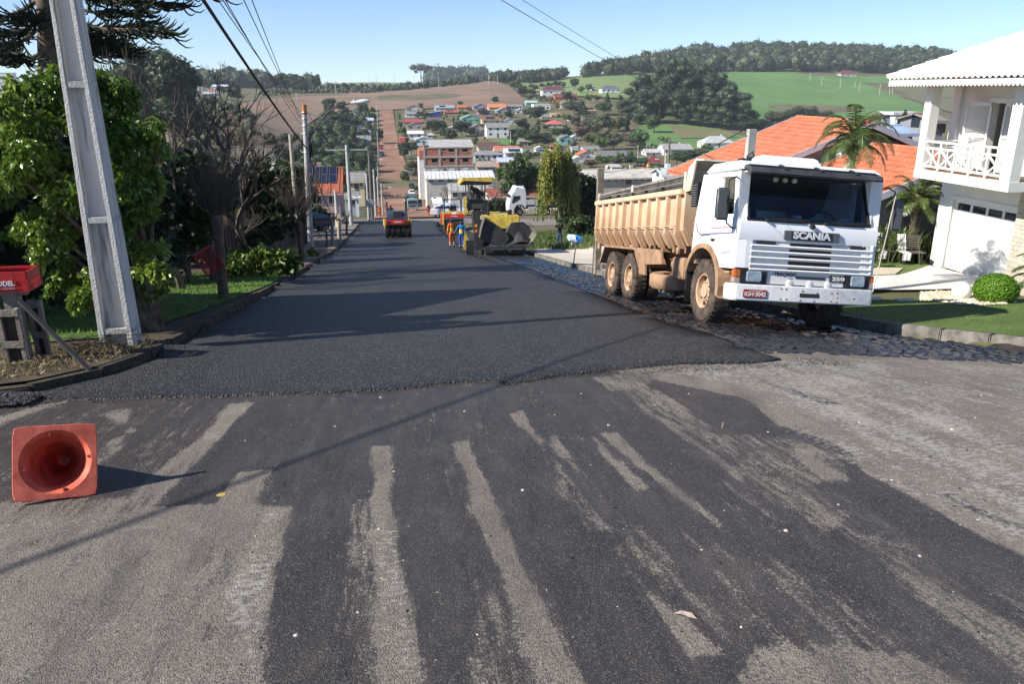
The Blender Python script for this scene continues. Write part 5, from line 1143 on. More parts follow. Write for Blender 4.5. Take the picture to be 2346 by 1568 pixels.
for i,(px, py, Y, h, lb) in enumerate(((2012,600,24.5,1.5, 'feathery green shrub left of the garden benches'),(2045,590,25.0,1.3, 'arching green garden plant directly behind the left bench'),(2100,600,24.9,1.0, 'dark strap-leaved plant behind the right bench'))):
 v = at(px, py, Y); grassclump('garden_plant', lb,(v.x, Y, GZ0),420, h, M['palmleaf'], 'plant', .018,1.3, i)
grassclump('agave_clump', 'small green leafy clump growing on the rough lot near the pavement', tuple(gpt(1345+20-30,540))[:0] or tuple(G(1266,556)),120,.55, M['leaf_light'], 'plant', .04,.4,9)
v = G(1300,604); st_ = empty('stick', v,0, 'thin upright stick carrying the blue and white bundle beside the pavement', 'stick'); hh = at(1322,565, v.y).z-v.z
v = G(1313,606); st_.location = v; tp = at(1320,556, v.y); MB().bar((0,0,-.1), tuple(Vector(tp)-v),.04).build('rod', M['oldwood'], st_)
def hullblob(n, s, m, name, parent, off, seed):
 r = random.Random(seed); bm = bmesh.new(); [bm.verts.new((off[0]+r.uniform(-1,1)*s[0], off[1]+r.uniform(-1,1)*s[1], off[2]+r.uniform(-1,1)*s[2])) for _ in range(n)]; bmesh.ops.convex_hull(bm, input=bm.verts)
 me = bpy.data.meshes.new(name); bm.to_mesh(me); bm.free(); return link(name, me, m, parent)
bg_ = empty('bundle', tp,0, 'blue and white plastic bundle tied on top of the stick by the pavement', 'bag'); k_ = v.y/1797
hullblob(16,(12*k_,.2,9*k_), flat((.55,.68,.8),.4), 'white_sheet', bg_,(-10*k_,0,12*k_),1); hullblob(16,(12*k_,.2,9*k_), flat((.03,.25,.72),.4), 'blue_sheet', bg_,(4*k_,-.05,8*k_),2); hullblob(12,(8*k_,.18,7*k_), flat((.6,.62,.62),.5), 'white_sheet', bg_,(-3*k_,.02,-2*k_),3)
v = at(1345,492,84); bs = empty('blue_sign', (v.x+1.0,84, g1(v.x,84)),0, 'blue sign board with white and red lettering behind the willow, left of the truck', 'sign')
zc_ = at(1330,484,84).z-bs.location.z; MB().box(-2.4,2.4,-.05,.05, zc_-.42, zc_+.45).build('board', flat((.01,.06,.42),.4), bs); MB().box(-2.5,2.5,0,.4,0, zc_-.5).build('white_base', M['white'], bs)
text('Marmo', 1.0, flat((.8, .8, .8)), bs, Matrix.Translation((-.6, -.06, zc_)) @ FRONT @ Matrix.Shear('XY', 4, (.25, 0)) , 'lettering', .01, .02, 2.9)
MB().add([(-2.3,-.056, zc_-.35),(-1.9,-.056, zc_+.05),(-1.7,-.056, zc_-.35)],[(0,1,2)]).build('red_mark', flat((.5,.02,.03)), bs)
# ================================================================ PEOPLE
SK = flat((.42,.25,.17),.6)
def person(label, loc, rz, H, shirt, trou, boot=(.02,.02,.02), hat=None, bands=(), pose='stand', low=None, hair=(.02,.015,.012), skin=(.40,.24,.16), sitz=0):
 P = {'root': (0,0,.53), 'wa': (0,0,.60), 'ch': (0,-.0,.72), 'nk': (0,0,.82), 'n2': (0,-.005,.865), 'hd': (0,-.012,.915), 'ht': (0,-.005,.96)}
 for s, n in ((-1, 'l'),(1, 'r')):
  P['hp'+n] = (s*.052,0,.51); P['kn'+n] = (s*.062,-.005,.28); P['an'+n] = (s*.066,.01,.045); P['to'+n] = (s*.07,-.075,.018)
  P['sh'+n] = (s*.105,0,.80); P['el'+n] = (s*.135,.01,.63); P['wr'+n] = (s*.14,-.03,.495); P['ha'+n] = (s*.138,-.045,.44)
 if pose == 'reach': P['elr'] = (.17,-.04,.66); P['wrr'] = (.25,-.09,.56); P['har'] = (.285,-.11,.53)
 if pose == 'step': P['knr'] = (.07,-.06,.29); P['anr'] = (.09,-.03,.05); P['tor'] = (.12,-.10,.018); P['anl'] = (-.07,.05,.05); P['tol'] = (-.07,-.03,.018)
 if pose == 'visor':
  for n, s in (('l', -1),('r', 1)): P['el'+n] = (s*.16,-.11,.80); P['wr'+n] = (s*.07,-.15,.90); P['ha'+n] = (s*.02,-.13,.925)
 if pose == 'sit':
  for n, s in (('l', -1),('r', 1)): P['kn'+n] = (s*.08,-.24,.52); P['an'+n] = (s*.08,-.27,.28); P['to'+n] = (s*.085,-.34,.255); P['el'+n] = (s*.15,-.06,.66); P['wr'+n] = (s*.10,-.2,.64); P['ha'+n] = (s*.09,-.25,.65)
 if pose == 'lean':
  for k_ in ('ch', 'nk', 'n2', 'hd', 'ht', 'shl', 'shr', 'ell', 'elr', 'wrl', 'wrr', 'hal', 'har'):
   x, y, z = P[k_]; dz = z-.56; P[k_] = (x-.75*dz, y-.35*dz,.56+dz*.62)
  P['ell'] = (-.30,-.16,.60); P['wrl'] = (-.36,-.2,.56); P['hal'] = (-.38,-.22,.545)
 R_ = {'root': (.082,.062), 'wa': (.075,.055), 'ch': (.088,.062), 'nk': (.045,.04), 'n2': (.03,.03), 'hd': (.045,.053), 'ht': (.035,.042)}
 rr = {'hp': .058, 'kn': .038, 'an': .026, 'to': .022, 'sh': .040, 'el': .028, 'wr': .021, 'ha': .018}
 names = list(P); idx = {n: i for i, n in enumerate(names)}; E = [('root', 'wa'),('wa', 'ch'),('ch', 'nk'),('nk', 'n2'),('n2', 'hd'),('hd', 'ht')]
 for n in 'lr': E += [('root', 'hp'+n),('hp'+n, 'kn'+n),('kn'+n, 'an'+n),('an'+n, 'to'+n),('nk', 'sh'+n),('sh'+n, 'el'+n),('el'+n, 'wr'+n),('wr'+n, 'ha'+n)]
 bm = bmesh.new(); sl_ = bm.verts.layers.skin.verify(); vs = []
 for n in names:
  v = bm.verts.new(Vector(P[n])*H); r = R_.get(n) or (rr[n[:2]],)*2; v[sl_].radius = (r[0]*H, r[1]*H); v[sl_].use_root = n == 'root'; vs.append(v)
 for a, b in E: bm.edges.new((vs[idx[a]], vs[idx[b]]))
 me = bpy.data.meshes.new('b'); bm.to_mesh(me); bm.free(); ob = bpy.data.objects.new('b', me); COL.objects.link(ob); ob.modifiers.new('s', 'SKIN'); sb = ob.modifiers.new('u', 'SUBSURF'); sb.levels = 2; sb.render_levels = 2
 dg = bpy.context.evaluated_depsgraph_get(); m2 = bpy.data.meshes.new_from_object(ob.evaluated_get(dg)); bpy.data.objects.remove(ob)
 root = empty('person', loc, rz, label, 'person')
 b = link('body', m2,[flat(skin,.6), flat(shirt,.8), flat(trou,.85), flat(boot,.7), flat((.62,.66,.5),.4), flat((.75,.60,.06),.6), flat(low or shirt,.8)], root)
 P3 = {n: Vector(P[n])*H for n in names}
 def dist(c, a, b_):
  ab = P3[b_]-P3[a]; t = max(0, min(1,(c-P3[a]).dot(ab)/ab.length_squared)); return (c-(P3[a]+ab*t)).length, t
 legs = [('hp'+n, 'kn'+n) for n in 'lr']+[('kn'+n, 'an'+n) for n in 'lr']
 for p in m2.polygons:
  c = p.center; best = min(((dist(c, a, b_)[0]/((R_.get(a) or (rr.get(a[:2],.05),))[0]), a, b_, dist(c, a, b_)[1]) for a, b_ in E), key=lambda q: q[0]); a, b_, t = best[1:]
  if a in ('n2', 'hd') or (a == 'nk' and b_ == 'n2' and t > .4): i = 0
  elif a[:2] == 'wr' and t > .3: i = 0
  elif a[:2] == 'an': i = 3
  elif a[:2] in ('hp', 'kn') or (a == 'root' and b_[:2] == 'hp'): i = 2 if not (a[:2] == 'kn' and t > .86) else 3
  elif a == 'root' and t < .3: i = 2
  else: i = 1 if not (low and c.z < .70*H and a in ('root', 'wa', 'ch')) else 6
  hz = c.z/H
  for z0, z1, kind in bands:
   if z0 < hz < z1 and i in (1,2,6): i = 4 if kind == 's' else 5
  p.material_index = i
 m2.polygons.foreach_set('use_smooth', [True]*len(m2.polygons))
 hc_ = P3['hd']
 if hat:
  kind, c = hat; k = MB()
  if kind == 'hard': k.lathe([(.075*H,-.01*H),(.066*H,0),(.06*H,.03*H),(.04*H,.058*H),(.001,.066*H)],16, hc_+Vector((0,0,.012*H)))
  elif kind == 'brim': k.lathe([(.105*H,-.02*H),(.06*H,.005*H),(.056*H,.04*H),(.04*H,.06*H),(.001,.062*H)],16, hc_+Vector((0,0,.012*H)))
  else: k.lathe([(.058*H,-.01*H),(.056*H,.025*H),(.035*H,.05*H),(.001,.055*H)],14, hc_+Vector((0,0,.008*H))); k.box(-.03*H+hc_.x,.03*H+hc_.x, hc_.y-.105*H, hc_.y-.04*H, hc_.z+.01*H, hc_.z+.018*H)
  k.build({'hard': 'helmet', 'brim': 'hat'}.get(kind, 'cap'), flat(c,.5), root, True)
 MB().lathe([(.052*H,-.035*H),(.056*H,0),(.045*H,.035*H),(.001,.052*H)],12, hc_+Vector((0,.012*H,.004*H))).build('hair', flat(hair,.8), root, True)
 fc = MB(); fc.lathe([(.001,-.012*H),(.008*H,0),(.001,.012*H)],6, hc_+Vector((0,-.056*H,-.004*H)))
 for s in (-1,1): fc.lathe([(.001,-.012*H),(.006*H,0),(.001,.012*H)],6, hc_+Vector((s*.05*H,0,0)))
 fc.build('nose_and_ears', flat(skin,.6), root, True)
 ey = MB(); [ey.lathe([(.001,-.004*H),(.005*H,0),(.001,.004*H)],6, hc_+Vector((s*.018*H,-.047*H,.01*H))) for s in (-1,1)]; ey.build('eyes', flat((.02,.015,.01)), root)
 return root
ORA = (.75,.14,.02); BLU = (.02,.09,.42); YEL = (.75,.60,.06)
def H_at(px, y0, y1, Y): return abs(at(px, y0, Y).z-at(px, y1, Y).z)
def standing(label, px, ytop, ybot, rz, *a, **k):
 v = G(px, ybot-1); v.z += .05 if abs(v.x) < 4.5 and v.y < 88 else 0
 return person(label, v, rz, min(1.9, max(1.55, H_at(px, ytop, ybot, v.y))), *a, **k)
standing('worker in orange reflective overalls and black hat standing beside the paver', 1036,504,571, PI+.15, ORA, ORA, hat=('brim', (.015,.015,.015)), bands=((.60,.69, 'y'),(.665,.69, 's'),(.62,.635, 's'),(.10,.13, 's'),(.17,.20, 's')))
standing('worker in blue and yellow shirt and blue trousers reaching toward the paver', 1058,508,573, PI-.1,(.03,.16,.45), BLU, hat=('cap', (.03,.05,.10)), low=YEL, bands=((.10,.13, 'y'),), pose='reach')
standing('man in black jacket and jeans shielding his eyes on the pale pavement', 1281,508,569,-.25,(.012,.012,.014),(.03,.07,.16), pose='visor', hat=('cap', (.02,.02,.02)))
standing('worker in grey top, orange trousers and helmet right of the dirt street mouth', 982,467,500,.3,(.10,.10,.12), ORA, hat=('hard', ORA), bands=((.10,.13, 's'),(.2,.23, 'y')))
standing('road worker all in orange on the left of the dirt street mouth', 871,472,501,.3, ORA, ORA, hat=('hard', ORA), bands=((.10,.13, 's'),(.2,.23, 'y'),(.6,.64, 'y')))
standing('person in grey shirt and light jeans standing by the left roadside pole', 786,476,512,.5,(.12,.11,.12),(.22,.33,.5))
v_ = standing('person in dark clothes walking down the dirt street, left one of two', 884,443,458,.2,(.06,.06,.08),(.05,.05,.07)); v_['group'] = 'people walking on the dirt street'
v_ = standing('person in dark clothes walking down the dirt street, right one of two', 892,443,458,-.2,(.02,.02,.025),(.03,.03,.04)); v_['group'] = 'people walking on the dirt street'
standing('person in white shirt bending near the fence by the parked white pickup', 1008,455,475,1.2,(.7,.7,.7),(.04,.04,.05))
standing('person in black beside the grey wall above the parked dark jeep', 976,426,440,.2,(.015,.015,.02),(.02,.02,.03))
# ================================================================ ROAD MACHINES
def txt_on(body, size, col, parent, loc, sq): text(body, size, flat(col), parent, Matrix.Translation(loc) @ FRONT, 'lettering', .004, .004, sq)
YEP = flat((.62,.42,.05),.45,.1); REDP = flat((.55,.03,.02),.4,.1); MYEL = mat('machine_yellow', (.40,.29,.05),.55,.1,5, col2=(.72,.54,.09), detail=9)
def on_road(px, py, lift=.05): v = G(px, py); v.z += lift; return v
v = on_road(914,546); R1 = empty('tyre_roller', v,.02, 'pneumatic tyre roller with red bumper bar and row of black tyres on the fresh asphalt', 'road roller'); R1.rotation_euler = (-.14,0,.03); R1.scale = (1.05,1,1.25)
sl5 = 1.0
for k in range(5): wheel(R1,-.82+k*.41,.45,.42,.42,.30,-1 if k < 2 else 1, M['darksteel'], M['tyre'], False)
for k in range(4): wheel(R1,-.62+k*.41,3.4,.42,.42,.30,1, M['darksteel'], M['tyre'], False)
MB().box(-.95,.95,.9,3.3,.5,.95).build('frame', MYEL, R1, bevel=.03); MB().box(-1.03,-.90,.0,3.6,.72,1.15).build('side_tank', MYEL, R1, bevel=.02); MB().box(.90,1.03,.0,3.6,.72,1.15).build('side_tank', MYEL, R1, bevel=.02)
MB().box(-.9,.78,-.12,.1,.82,1.10).build('bumper_bar', REDP, R1, bevel=.02); MB().box(-.84,-.55,-.135,-.12,.88,1.02).build('recess', M['darksteel'], R1); MB().box(.42,.7,-.135,-.12,.88,1.02).build('recess', M['darksteel'], R1)
txt_on('TRAÇADO', .14,(.8,.7,.7), R1,(-.03,-.13,.97),.55)
MB().prism([(.1,1.08),(.15,1.4),(.5,1.65),(1.5,1.7),(1.5,1.0)],0,-.8,.72).build('bonnet', flat((.05,.07,.10),.35), R1, bevel=.06); MB().box(-.9,.9,-.05,.9,.72,.85).build('apron', M['darksteel'], R1)
MB().box(-.35,.3,.1,.5,1.25,1.6).build('bonnet_recess', M['darksteel'], R1)
for x in (-.72,.72):
 MB().box(x-.04, x+.04,1.2,1.28,1.0,2.45).build('canopy_post', M['darksteel'], R1); MB().box(x-.04, x+.04,2.6,2.68,1.0,2.45).build('canopy_post', M['darksteel'], R1)
MB().box(-.9,.9,1.1,2.9,2.45,2.55).build('canopy', M['blackplastic'], R1, bevel=.02)
for k in range(12): MB().box(-.8+k*.135,-.72+k*.135,1.06,1.1,2.45,2.56).build('light_segment', flat((.25,.25,.26)), R1)
for x in (-.7,.62): MB().lathe([(.001,-.04),(.06,-.03),(.07,.03)],12,(x,1.05,2.3),1).build('work_lamp', flat((.7,.65,.5),.3), R1, True)
MB().cyl((-.05,1.5,2.55),(-.05,1.5,2.68),.05).build('beacon', flat((.8,.3,.02),.3), R1, True)
for s in (-1,1): MB().box(s*.62-.05, s*.62+.05,2.2,2.3,1,1.55).build('seat_side', M['blackplastic'], R1)
d1 = person('roller driver in dark clothes and red cap seated at the left of the tyre roller', (v.x-.55, v.y+1.9, v.z+.65),.1,1.7,(.04,.05,.07),(.03,.03,.04), pose='sit', hat=('cap', (.4,.03,.03)))
v = on_road(1040,529); R2 = empty('drum_roller', v,0, 'yellow and red drum roller with black roll frame in front of the parked white car', 'road roller'); R2.rotation_euler = (-.14,0,-.04)
MB().lathe([(.45,-.8),(.52,-.78),(.52,.78),(.45,.8),(.45,-.8)],36,(.1,.5,.52),0).build('drum', mat('drum_steel', (.07,.055,.05),.45,.3,2, metal=.6), R2, True); MB().lathe([(.45,-.8),(.52,-.78),(.52,.78),(.45,.8),(.45,-.8)],36,(.1,3.4,.52),0).build('drum', M['darksteel'], R2, True)
MB().lathe([(.001,-.79),(.45,-.79)],24,(.1,.5,.52),0).build('drum_end', M['darksteel'], R2)
MB().box(-.85,1.0,-.08,.35,1.08,1.42).build('front_bar', REDP, R2, bevel=.03); txt_on('DYNAPAC', .13,(.8,.7,.7), R2,(.08,-.09,1.25),.62); MB().box(-.75,.95,.0,.3,.98,1.08).build('scraper', M['white'], R2)
MB().box(-.7,.9,.3,3.6,1.42,1.68).build('body', MYEL, R2, bevel=.03); MB().box(-.12,.3,.28,.3,1.44,1.66).build('plate', M['white'], R2); MB().box(-.9,.95,1.1,2.9,.6,1.42).build('engine_block', M['darksteel'], R2)
MB().box(-1.02,-.84,.0,3.8,.55,1.65).build('side_frame', MYEL, R2, bevel=.02); MB().box(-1.1,-1.0,.5,3.6,.5,1.6).build('side_guard', REDP, R2, bevel=.02); MB().box(-1.12,-1.02,3.0,3.6,.0,.9).build('rear_tyre_guard', M['tyre'], R2)
for x in (-.75,.8):
 MB().box(x-.04, x+.04,1.4,1.48,1.6,2.72).build('roll_post', M['blackplastic'], R2); MB().box(x-.04, x+.04,2.5,2.58,1.6,2.72).build('roll_post', M['blackplastic'], R2)
MB().box(-.9,.85,1.35,2.65,2.72,2.8).build('roof_frame', M['blackplastic'], R2); MB().box(-.2,.35,2.0,2.5,1.68,2.2).build('seat', M['blackplastic'], R2, bevel=.03)
for x in (-.6,.62): MB().lathe([(.001,-.04),(.06,-.03),(.07,.03)],12,(x,1.3,2.6),1).build('work_lamp', flat((.75,.65,.4),.3), R2, True)
person('roller driver in black top and orange trousers seated on the drum roller', (v.x-.05, v.y+1.9, v.z+.45),.3,1.7,(.03,.03,.035), ORA, pose='sit', hat=('cap', (.12,.03,.02)), bands=((.40,.46, 'y'),))
v = on_road(1153,585,.0); PV = empty('asphalt_paver', v,0, 'yellow asphalt paver with open black hopper heaped with fresh asphalt and yellow canopy', 'paver'); PV.rotation_euler = (-.15,.02,.02); PV.scale = (.84,.84,.90)
GRY = mat('tarry_steel', (.02,.021,.024),.55,.3,3,.4,15, col2=(.05,.05,.052)); GRY2 = mat('worn_hopper_steel', (.10,.10,.095),.5,.3,2,.3,10, col2=(.22,.20,.17))
for x in (-1.0,1.0):
 MB().prism([(0.0,.35),(.3,.05),(3.2,.0),(3.6,.35),(3.3,.75),(.4,.75)],0, x-.2, x+.2).build('track', M['tyre'], PV)
 for k in range(12): MB().box(x-.24, x+.24,.05+k*.28,.15+k*.28,-.01,.03).build('track_shoe', M['darksteel'], PV)
MB().box(-1.22,1.28,-.75,-.45,.12,.52).build('push_beam', GRY, PV, bevel=.03); MB().box(-1.15,1.2,-.45,.5,.0,.45).build('front_apron', GRY, PV)
for x0 in (-.8,.3): MB().lathe([(.001,0),(.09,.0),(.09,.75),(.001,.75)],14,(x0,-.82,.33),0).build('push_roller', GRY, PV, True)
def wing(pts_front, y0, y1, th, m, nm):
 V = []; n = len(pts_front)
 for (x, z) in pts_front: V += [(x, y0, z),(x, y1, z+.15)]
 for (x, z) in pts_front: V += [(x+th, y0, z+th),(x+th, y1, z+.15+th)]
 Fc = [(2*i,2*i+2,2*i+3,2*i+1) for i in range(n-1)]+[(2*n+2*i,2*n+2*i+1,2*n+2*i+3,2*n+2*i+2) for i in range(n-1)]+[(0,1,2*n+1,2*n),(2*n-2,4*n-2,4*n-1,2*n-1)]+[(2*i,2*n+2*i,2*n+2*i+2,2*i+2) for i in range(n-1)]+[(2*i+1,2*i+3,2*n+2*i+3,2*n+2*i+1) for i in range(n-1)]
 mb = MB(); mb.add(V, Fc); return mb.build(nm, m, PV)
MB().prism([(-1.45,1.05),(-1.15,2.05),(-.55,1.75),(.1,1.3),(.35,.95),(.1,.62),(-.2,.52),(-.7,.6),(-1.2,.8)],1,-.25,-.18).build('hopper_wing', GRY, PV)
wing([(-1.48,1.0),(-1.38,1.5),(-1.17,2.08)],-.45,.9,.05, GRY2, 'hopper_edge')
wing([(.4,.55),(1.3,.55),(1.75,.8),(2.0,1.2),(1.85,1.6),(1.4,1.85)],-.5,.9,-.04, GRY2, 'hopper_wing')
MB().prism([(.15,.6),(1.3,.58),(1.7,.8),(1.95,1.2),(1.8,1.6),(1.4,1.85),(.6,1.8),(.25,1.3)],1,.85,.92).build('hopper_back', GRY, PV); MB().bar((.15,-.1,1.25),(.55,.4,1.8),.05).build('stay', GRY2, PV)
hp = MB(); V = []; n1, n2 = 22,14; rn = random.Random(2)
for j in range(n2+1):
 for i in range(n1+1):
  x = -.1+1.95*i/n1; y = -.5+1.4*j/n2; z = .55+.75*math.exp(-((x-1.05)/.62)**2-((y-.35)/.75)**2)+rn.uniform(-.015,.015); V.append((x, y, z))
hp.add(V,[(j*(n1+1)+i, j*(n1+1)+i+1,(j+1)*(n1+1)+i+1,(j+1)*(n1+1)+i) for j in range(n2) for i in range(n1)])
hp.prism([(-.3,.5),(.3,.62),(1.8,.62),(1.4,.48),(.9,.36),(.3,.48)],1,-.52,-.48); ho = hp.build('asphalt_load', mat('loose_asphalt', (.018,.018,.02),.6,.3,14,1., 30, col2=(.09,.09,.095), detail=9), PV)
gr = MB();
for k in range(900):
 x, y = rn.uniform(0,1.85), rn.uniform(-.5,.8); z = .55+.75*math.exp(-((x-1.05)/.62)**2-((y-.35)/.75)**2); s_ = rn.uniform(.012,.03); gr.add([(x-s_, y, z-.01),(x+s_, y-s_, z-.01),(x+s_*.3, y+s_, z-.01),(x, y, z+s_*1.2)],[(0,1,3),(1,2,3),(2,0,3)])
go = gr.build('asphalt_lumps', M['newasp'], PV); go['kind'] = 'stuff'
MB().prism([(.9,1.45),(.95,2.2),(3.4,2.45),(3.4,1.2)],0,-1.15,1.2).build('engine_hood', MYEL, PV, bevel=.05, smooth=True); MB().box(-1.15,1.2,.92,3.4,.7,1.35).build('tractor_body', GRY, PV)
for x in (-.5,.1): MB().box(x, x+.12,1.2,1.26,2.2,2.25).build('hood_latch', M['darksteel'], PV)
MB().box(.55,.8,1.4,1.65,2.2,2.55).build('filter_housing', M['blackplastic'], PV, bevel=.03); MB().tube([(-.72,1.2,1.9),(-.7,1.2,2.9),(-.62,1.2,3.1)],.07,10).build('exhaust', M['blackplastic'], PV, True)
MB().box(-1.75,-1.2,.1,.35,.3,2.0).build('front_column', GRY, PV);
for z in (1.3,1.6): MB().box(-1.7,-1.55,.085,.1, z, z+.14).build('warning_mark', flat((.8,.3,.02)), PV)
MB().box(-1.8,-1.0,2.6,3.6,2.4,2.5).build('operator_platform', MYEL, PV); MB().box(-1.75,-.85,2.3,2.5,2.6,3.1).build('console', flat((.06,.065,.06),.5), PV, bevel=.03); MB().box(-1.9,-.9,2.2,2.5,3.1,3.18).build('console_top', M['blackplastic'], PV)
MB().box(-2.0,-1.92,2.2,2.3,2.3,3.35).build('ladder_rail', MYEL, PV); MB().box(-2.0,-1.92,2.9,3.0,2.3,3.35).build('ladder_rail', MYEL, PV); MB().box(-1.9,-1.2,2.2,3.4,2.2,2.3).build('step', M['darksteel'], PV)
MB().box(-1.6,-.7,1.6,2.4,1.6,2.5).build('valve_cover', GRY, PV, bevel=.03)
for x, y in ((-1.8,2.3),(-1.8,3.6),(-.75,2.3),(-.75,3.6)): MB().cyl((x, y,2.4),(x, y,4.2),.035,8).build('canopy_post', M['darksteel'], PV)
MB().prism([(-2.3,4.05),(-2.2,4.38),(-.2,4.42),(-.3,4.12),(-2.05,4.18)],1,2.0,4.2).build('canopy', MYEL, PV, bevel=.03); MB().box(-2.1,-.35,2.05,4.15,4.04,4.15).build('canopy_lining', M['blackplastic'], PV)
MB().prism([(.0,.3),(.05,1.0),(.12,1.35),(.2,1.2),(.32,.9),(.35,.3)],1,.6,.66).build('side_shield', MYEL, PV).location = (-2.35,0,.0); MB().box(-2.2,-1.75,.2,.6,0,.85).build('screed_end', M['darksteel'], PV)
MB().bar((-1.45,-.3,.15),(-1.5,-.4,-.35),.02).build('guide_rod', flat((.3,.05,.04)), PV)
MB().tube([(1.0,1.6,2.0),(1.0,1.6,2.5)],.02,6).build('mirror_rod', M['darksteel'], PV); MB().lathe([(.001,-.02),(.1,0),(.001,.02)],12,(.95,1.55,2.25),1).build('mirror', M['steel'], PV, True)
vv = PV.location; person('paver operator in dark clothes and cap leaning left over the console', (vv.x-1.0, vv.y+2.4, vv.z+1.87),.3,1.75,(.02,.02,.022),(.03,.03,.035), pose='lean', hat=('cap', (.02,.02,.02)))
# ================================================================ CARS
def car(label, loc, rz, col, kind='hatch', cat='car', pitch=0, name='parked_car', sc=1.0):
 e = empty(name, loc, rz, label, cat); e.rotation_euler = (pitch,0, rz); e.scale = (sc,)*3
 pm = flat(col,.25,.05, coat=.6, spec=.5); W_ = .84; L = 4.1 if kind != 'pickup' else 5.0
 low = {'hatch': [(0,.25),(0,.62),(.12,.78),(.9,.95),(3.3,1.0),(3.95,.95),(4.1,.7),(4.1,.28)], 'pickup': [(0,.3),(0,.75),(.15,.92),(1.1,1.05),(2.9,1.08),(4.95,1.08),(5.0,.8),(5.0,.35)]}[kind]
 cab = {'hatch': [(.95,.94),(1.7,1.42),(2.1,1.48),(3.2,1.46),(3.9,.98)], 'pickup': [(1.1,1.04),(1.7,1.58),(2.0,1.66),(2.9,1.66),(3.1,1.06)]}[kind]
 MB().prism(low,0,-W_, W_).build('body', pm, e, bevel=.07, seg=3, smooth=True)
 cb = MB(); n = len(cab); vs = [(x*(W_-.03)-(x*.14 if z > 1.2 else 0), y, z) for x in (-1,1) for y, z in cab]; cb.add(vs,[tuple(range(n))[::-1], tuple(range(n,2*n))]+[(i,(i+1) % n,(i+1) % n+n, i+n) for i in range(n)]); cb.build('cabin', pm, e, bevel=.04, seg=2, smooth=True)
 g = M['pane']
 (y0, z0),(y1, z1) = cab[0], cab[1]; a, b = .14,.88
 MB().add([(-.70, y0+(y1-y0)*a-.02, z0+(z1-z0)*a+.02),(.70, y0+(y1-y0)*a-.02, z0+(z1-z0)*a+.02),(.62, y0+(y1-y0)*b-.02, z0+(z1-z0)*b+.02),(-.62, y0+(y1-y0)*b-.02, z0+(z1-z0)*b+.02)],[(0,1,2,3)]).build('windscreen', g, e)
 (y0, z0),(y1, z1) = cab[-1], cab[-2]; MB().add([(-.68, y0+(y1-y0)*a+.02, z0+(z1-z0)*a+.02),(.68, y0+(y1-y0)*a+.02, z0+(z1-z0)*a+.02),(.6, y0+(y1-y0)*b+.02, z0+(z1-z0)*b+.02),(-.6, y0+(y1-y0)*b+.02, z0+(z1-z0)*b+.02)],[(3,2,1,0)]).build('rear_window', g, e)
 mid = (cab[1][0]+cab[-2][0])/2+.1; zt = cab[1][1]-.07
 for s in (-1,1):
  for ya, yb, yc, yd in ((cab[0][0]+.32, mid-.04, mid-.04, cab[1][0]+.08),(mid+.04, cab[-1][0]-.35, cab[-2][0]-.05, mid+.04)):
   x0, x1 = s*(W_-.02), s*(W_-.155); MB().add([(x0, ya,1.02),(x0, yb,1.02),(x1, yc, zt),(x1, yd, zt)],[(0,1,2,3)]).build('side_window', g, e)
  MB().box(s*.62-.17, s*.62+.17,-.02,.06,.60,.72).build('headlight', M['lens'], e, bevel=.02); MB().box(s*.66-.14, s*.66+.14, L-.06, L+.02,.68,.9).build('tail_light', flat((.4,.02,.02),.3), e, bevel=.02)
  MB().box(s*(W_+.08)-.08, s*(W_+.08)+.08, cab[0][0]+.35, cab[0][0]+.45,1.0,1.12).build('mirror', pm, e, bevel=.02)
 for y in (.75, L-.8):
  for s in (-1,1): wheel(e, s*.74, y,.31,.31,.19, s, M['steel'], M['tyre'], False)
 MB().box(-.5,.5,-.025,.03,.35,.5).build('grille', M['blackplastic'], e); MB().box(-.2,.2,-.035,-.02,.40,.49).build('number_plate', flat((.5,.5,.5)), e)
 return e
v = on_road(655,536,.1); car('dark blue hatchback parked in the left yard behind the pollarded trees', (v.x, v.y+1.2, v.z),-PI/2+.2,(.012,.03,.07), pitch=0)
v = G(1073,500); car('white sedan parked across the street mouth behind the drum roller', (v.x, v.y+1.0, v.z+.05), PI/2-.2,(.62,.64,.67), sc=1.15)
v = G(945,452); c_ = car('white pickup truck facing the camera on the right of the dirt street', (v.x, v.y, v.z+.25),.05,(.72,.72,.72), 'pickup', 'pickup truck', pitch=0)
v = G(946,441); c_ = car('dark jeep parked right behind the white pickup on the dirt street', (v.x, v.y+4, v.z+.3),.05,(.04,.035,.035), 'pickup', 'jeep', pitch=.05)
v = G(936,401); car('white hatchback crossing the middle of the dirt street', (v.x+1.5, v.y, v.z+.3), PI/2+.25,(.72,.72,.72))
v = G(981,397); car('white pickup parked crosswise at the right edge of the dirt street', (v.x+2.2, v.y, v.z+.3), PI/2-.1,(.66,.66,.64), 'pickup', 'pickup truck')
v = G(914,342); car('white van parked at the right verge of the upper dirt street', (v.x, v.y, v.z+.3),.05,(.7,.7,.72), sc=1.2)
v = G(873,343); car('small red car parked at the left of the upper dirt street', (v.x, v.y, v.z+.3),.3,(.45,.02,.03))
v = G(880,358); car('dark car parked at the left of the dirt street below the red car', (v.x-.5, v.y, v.z+.3),.3,(.03,.04,.06))
v = G(992,375); car('silver car parked by the hedge right of the dirt street', (v.x-1, v.y, v.z+.3),.1,(.45,.45,.45))
v = G(946,486); GT = empty('flatbed_truck', (v.x, v.y, v.z+.25),.03, 'grey green medium truck with its right door open at the start of the dirt street', 'truck')
gg = flat((.20,.27,.27),.45)
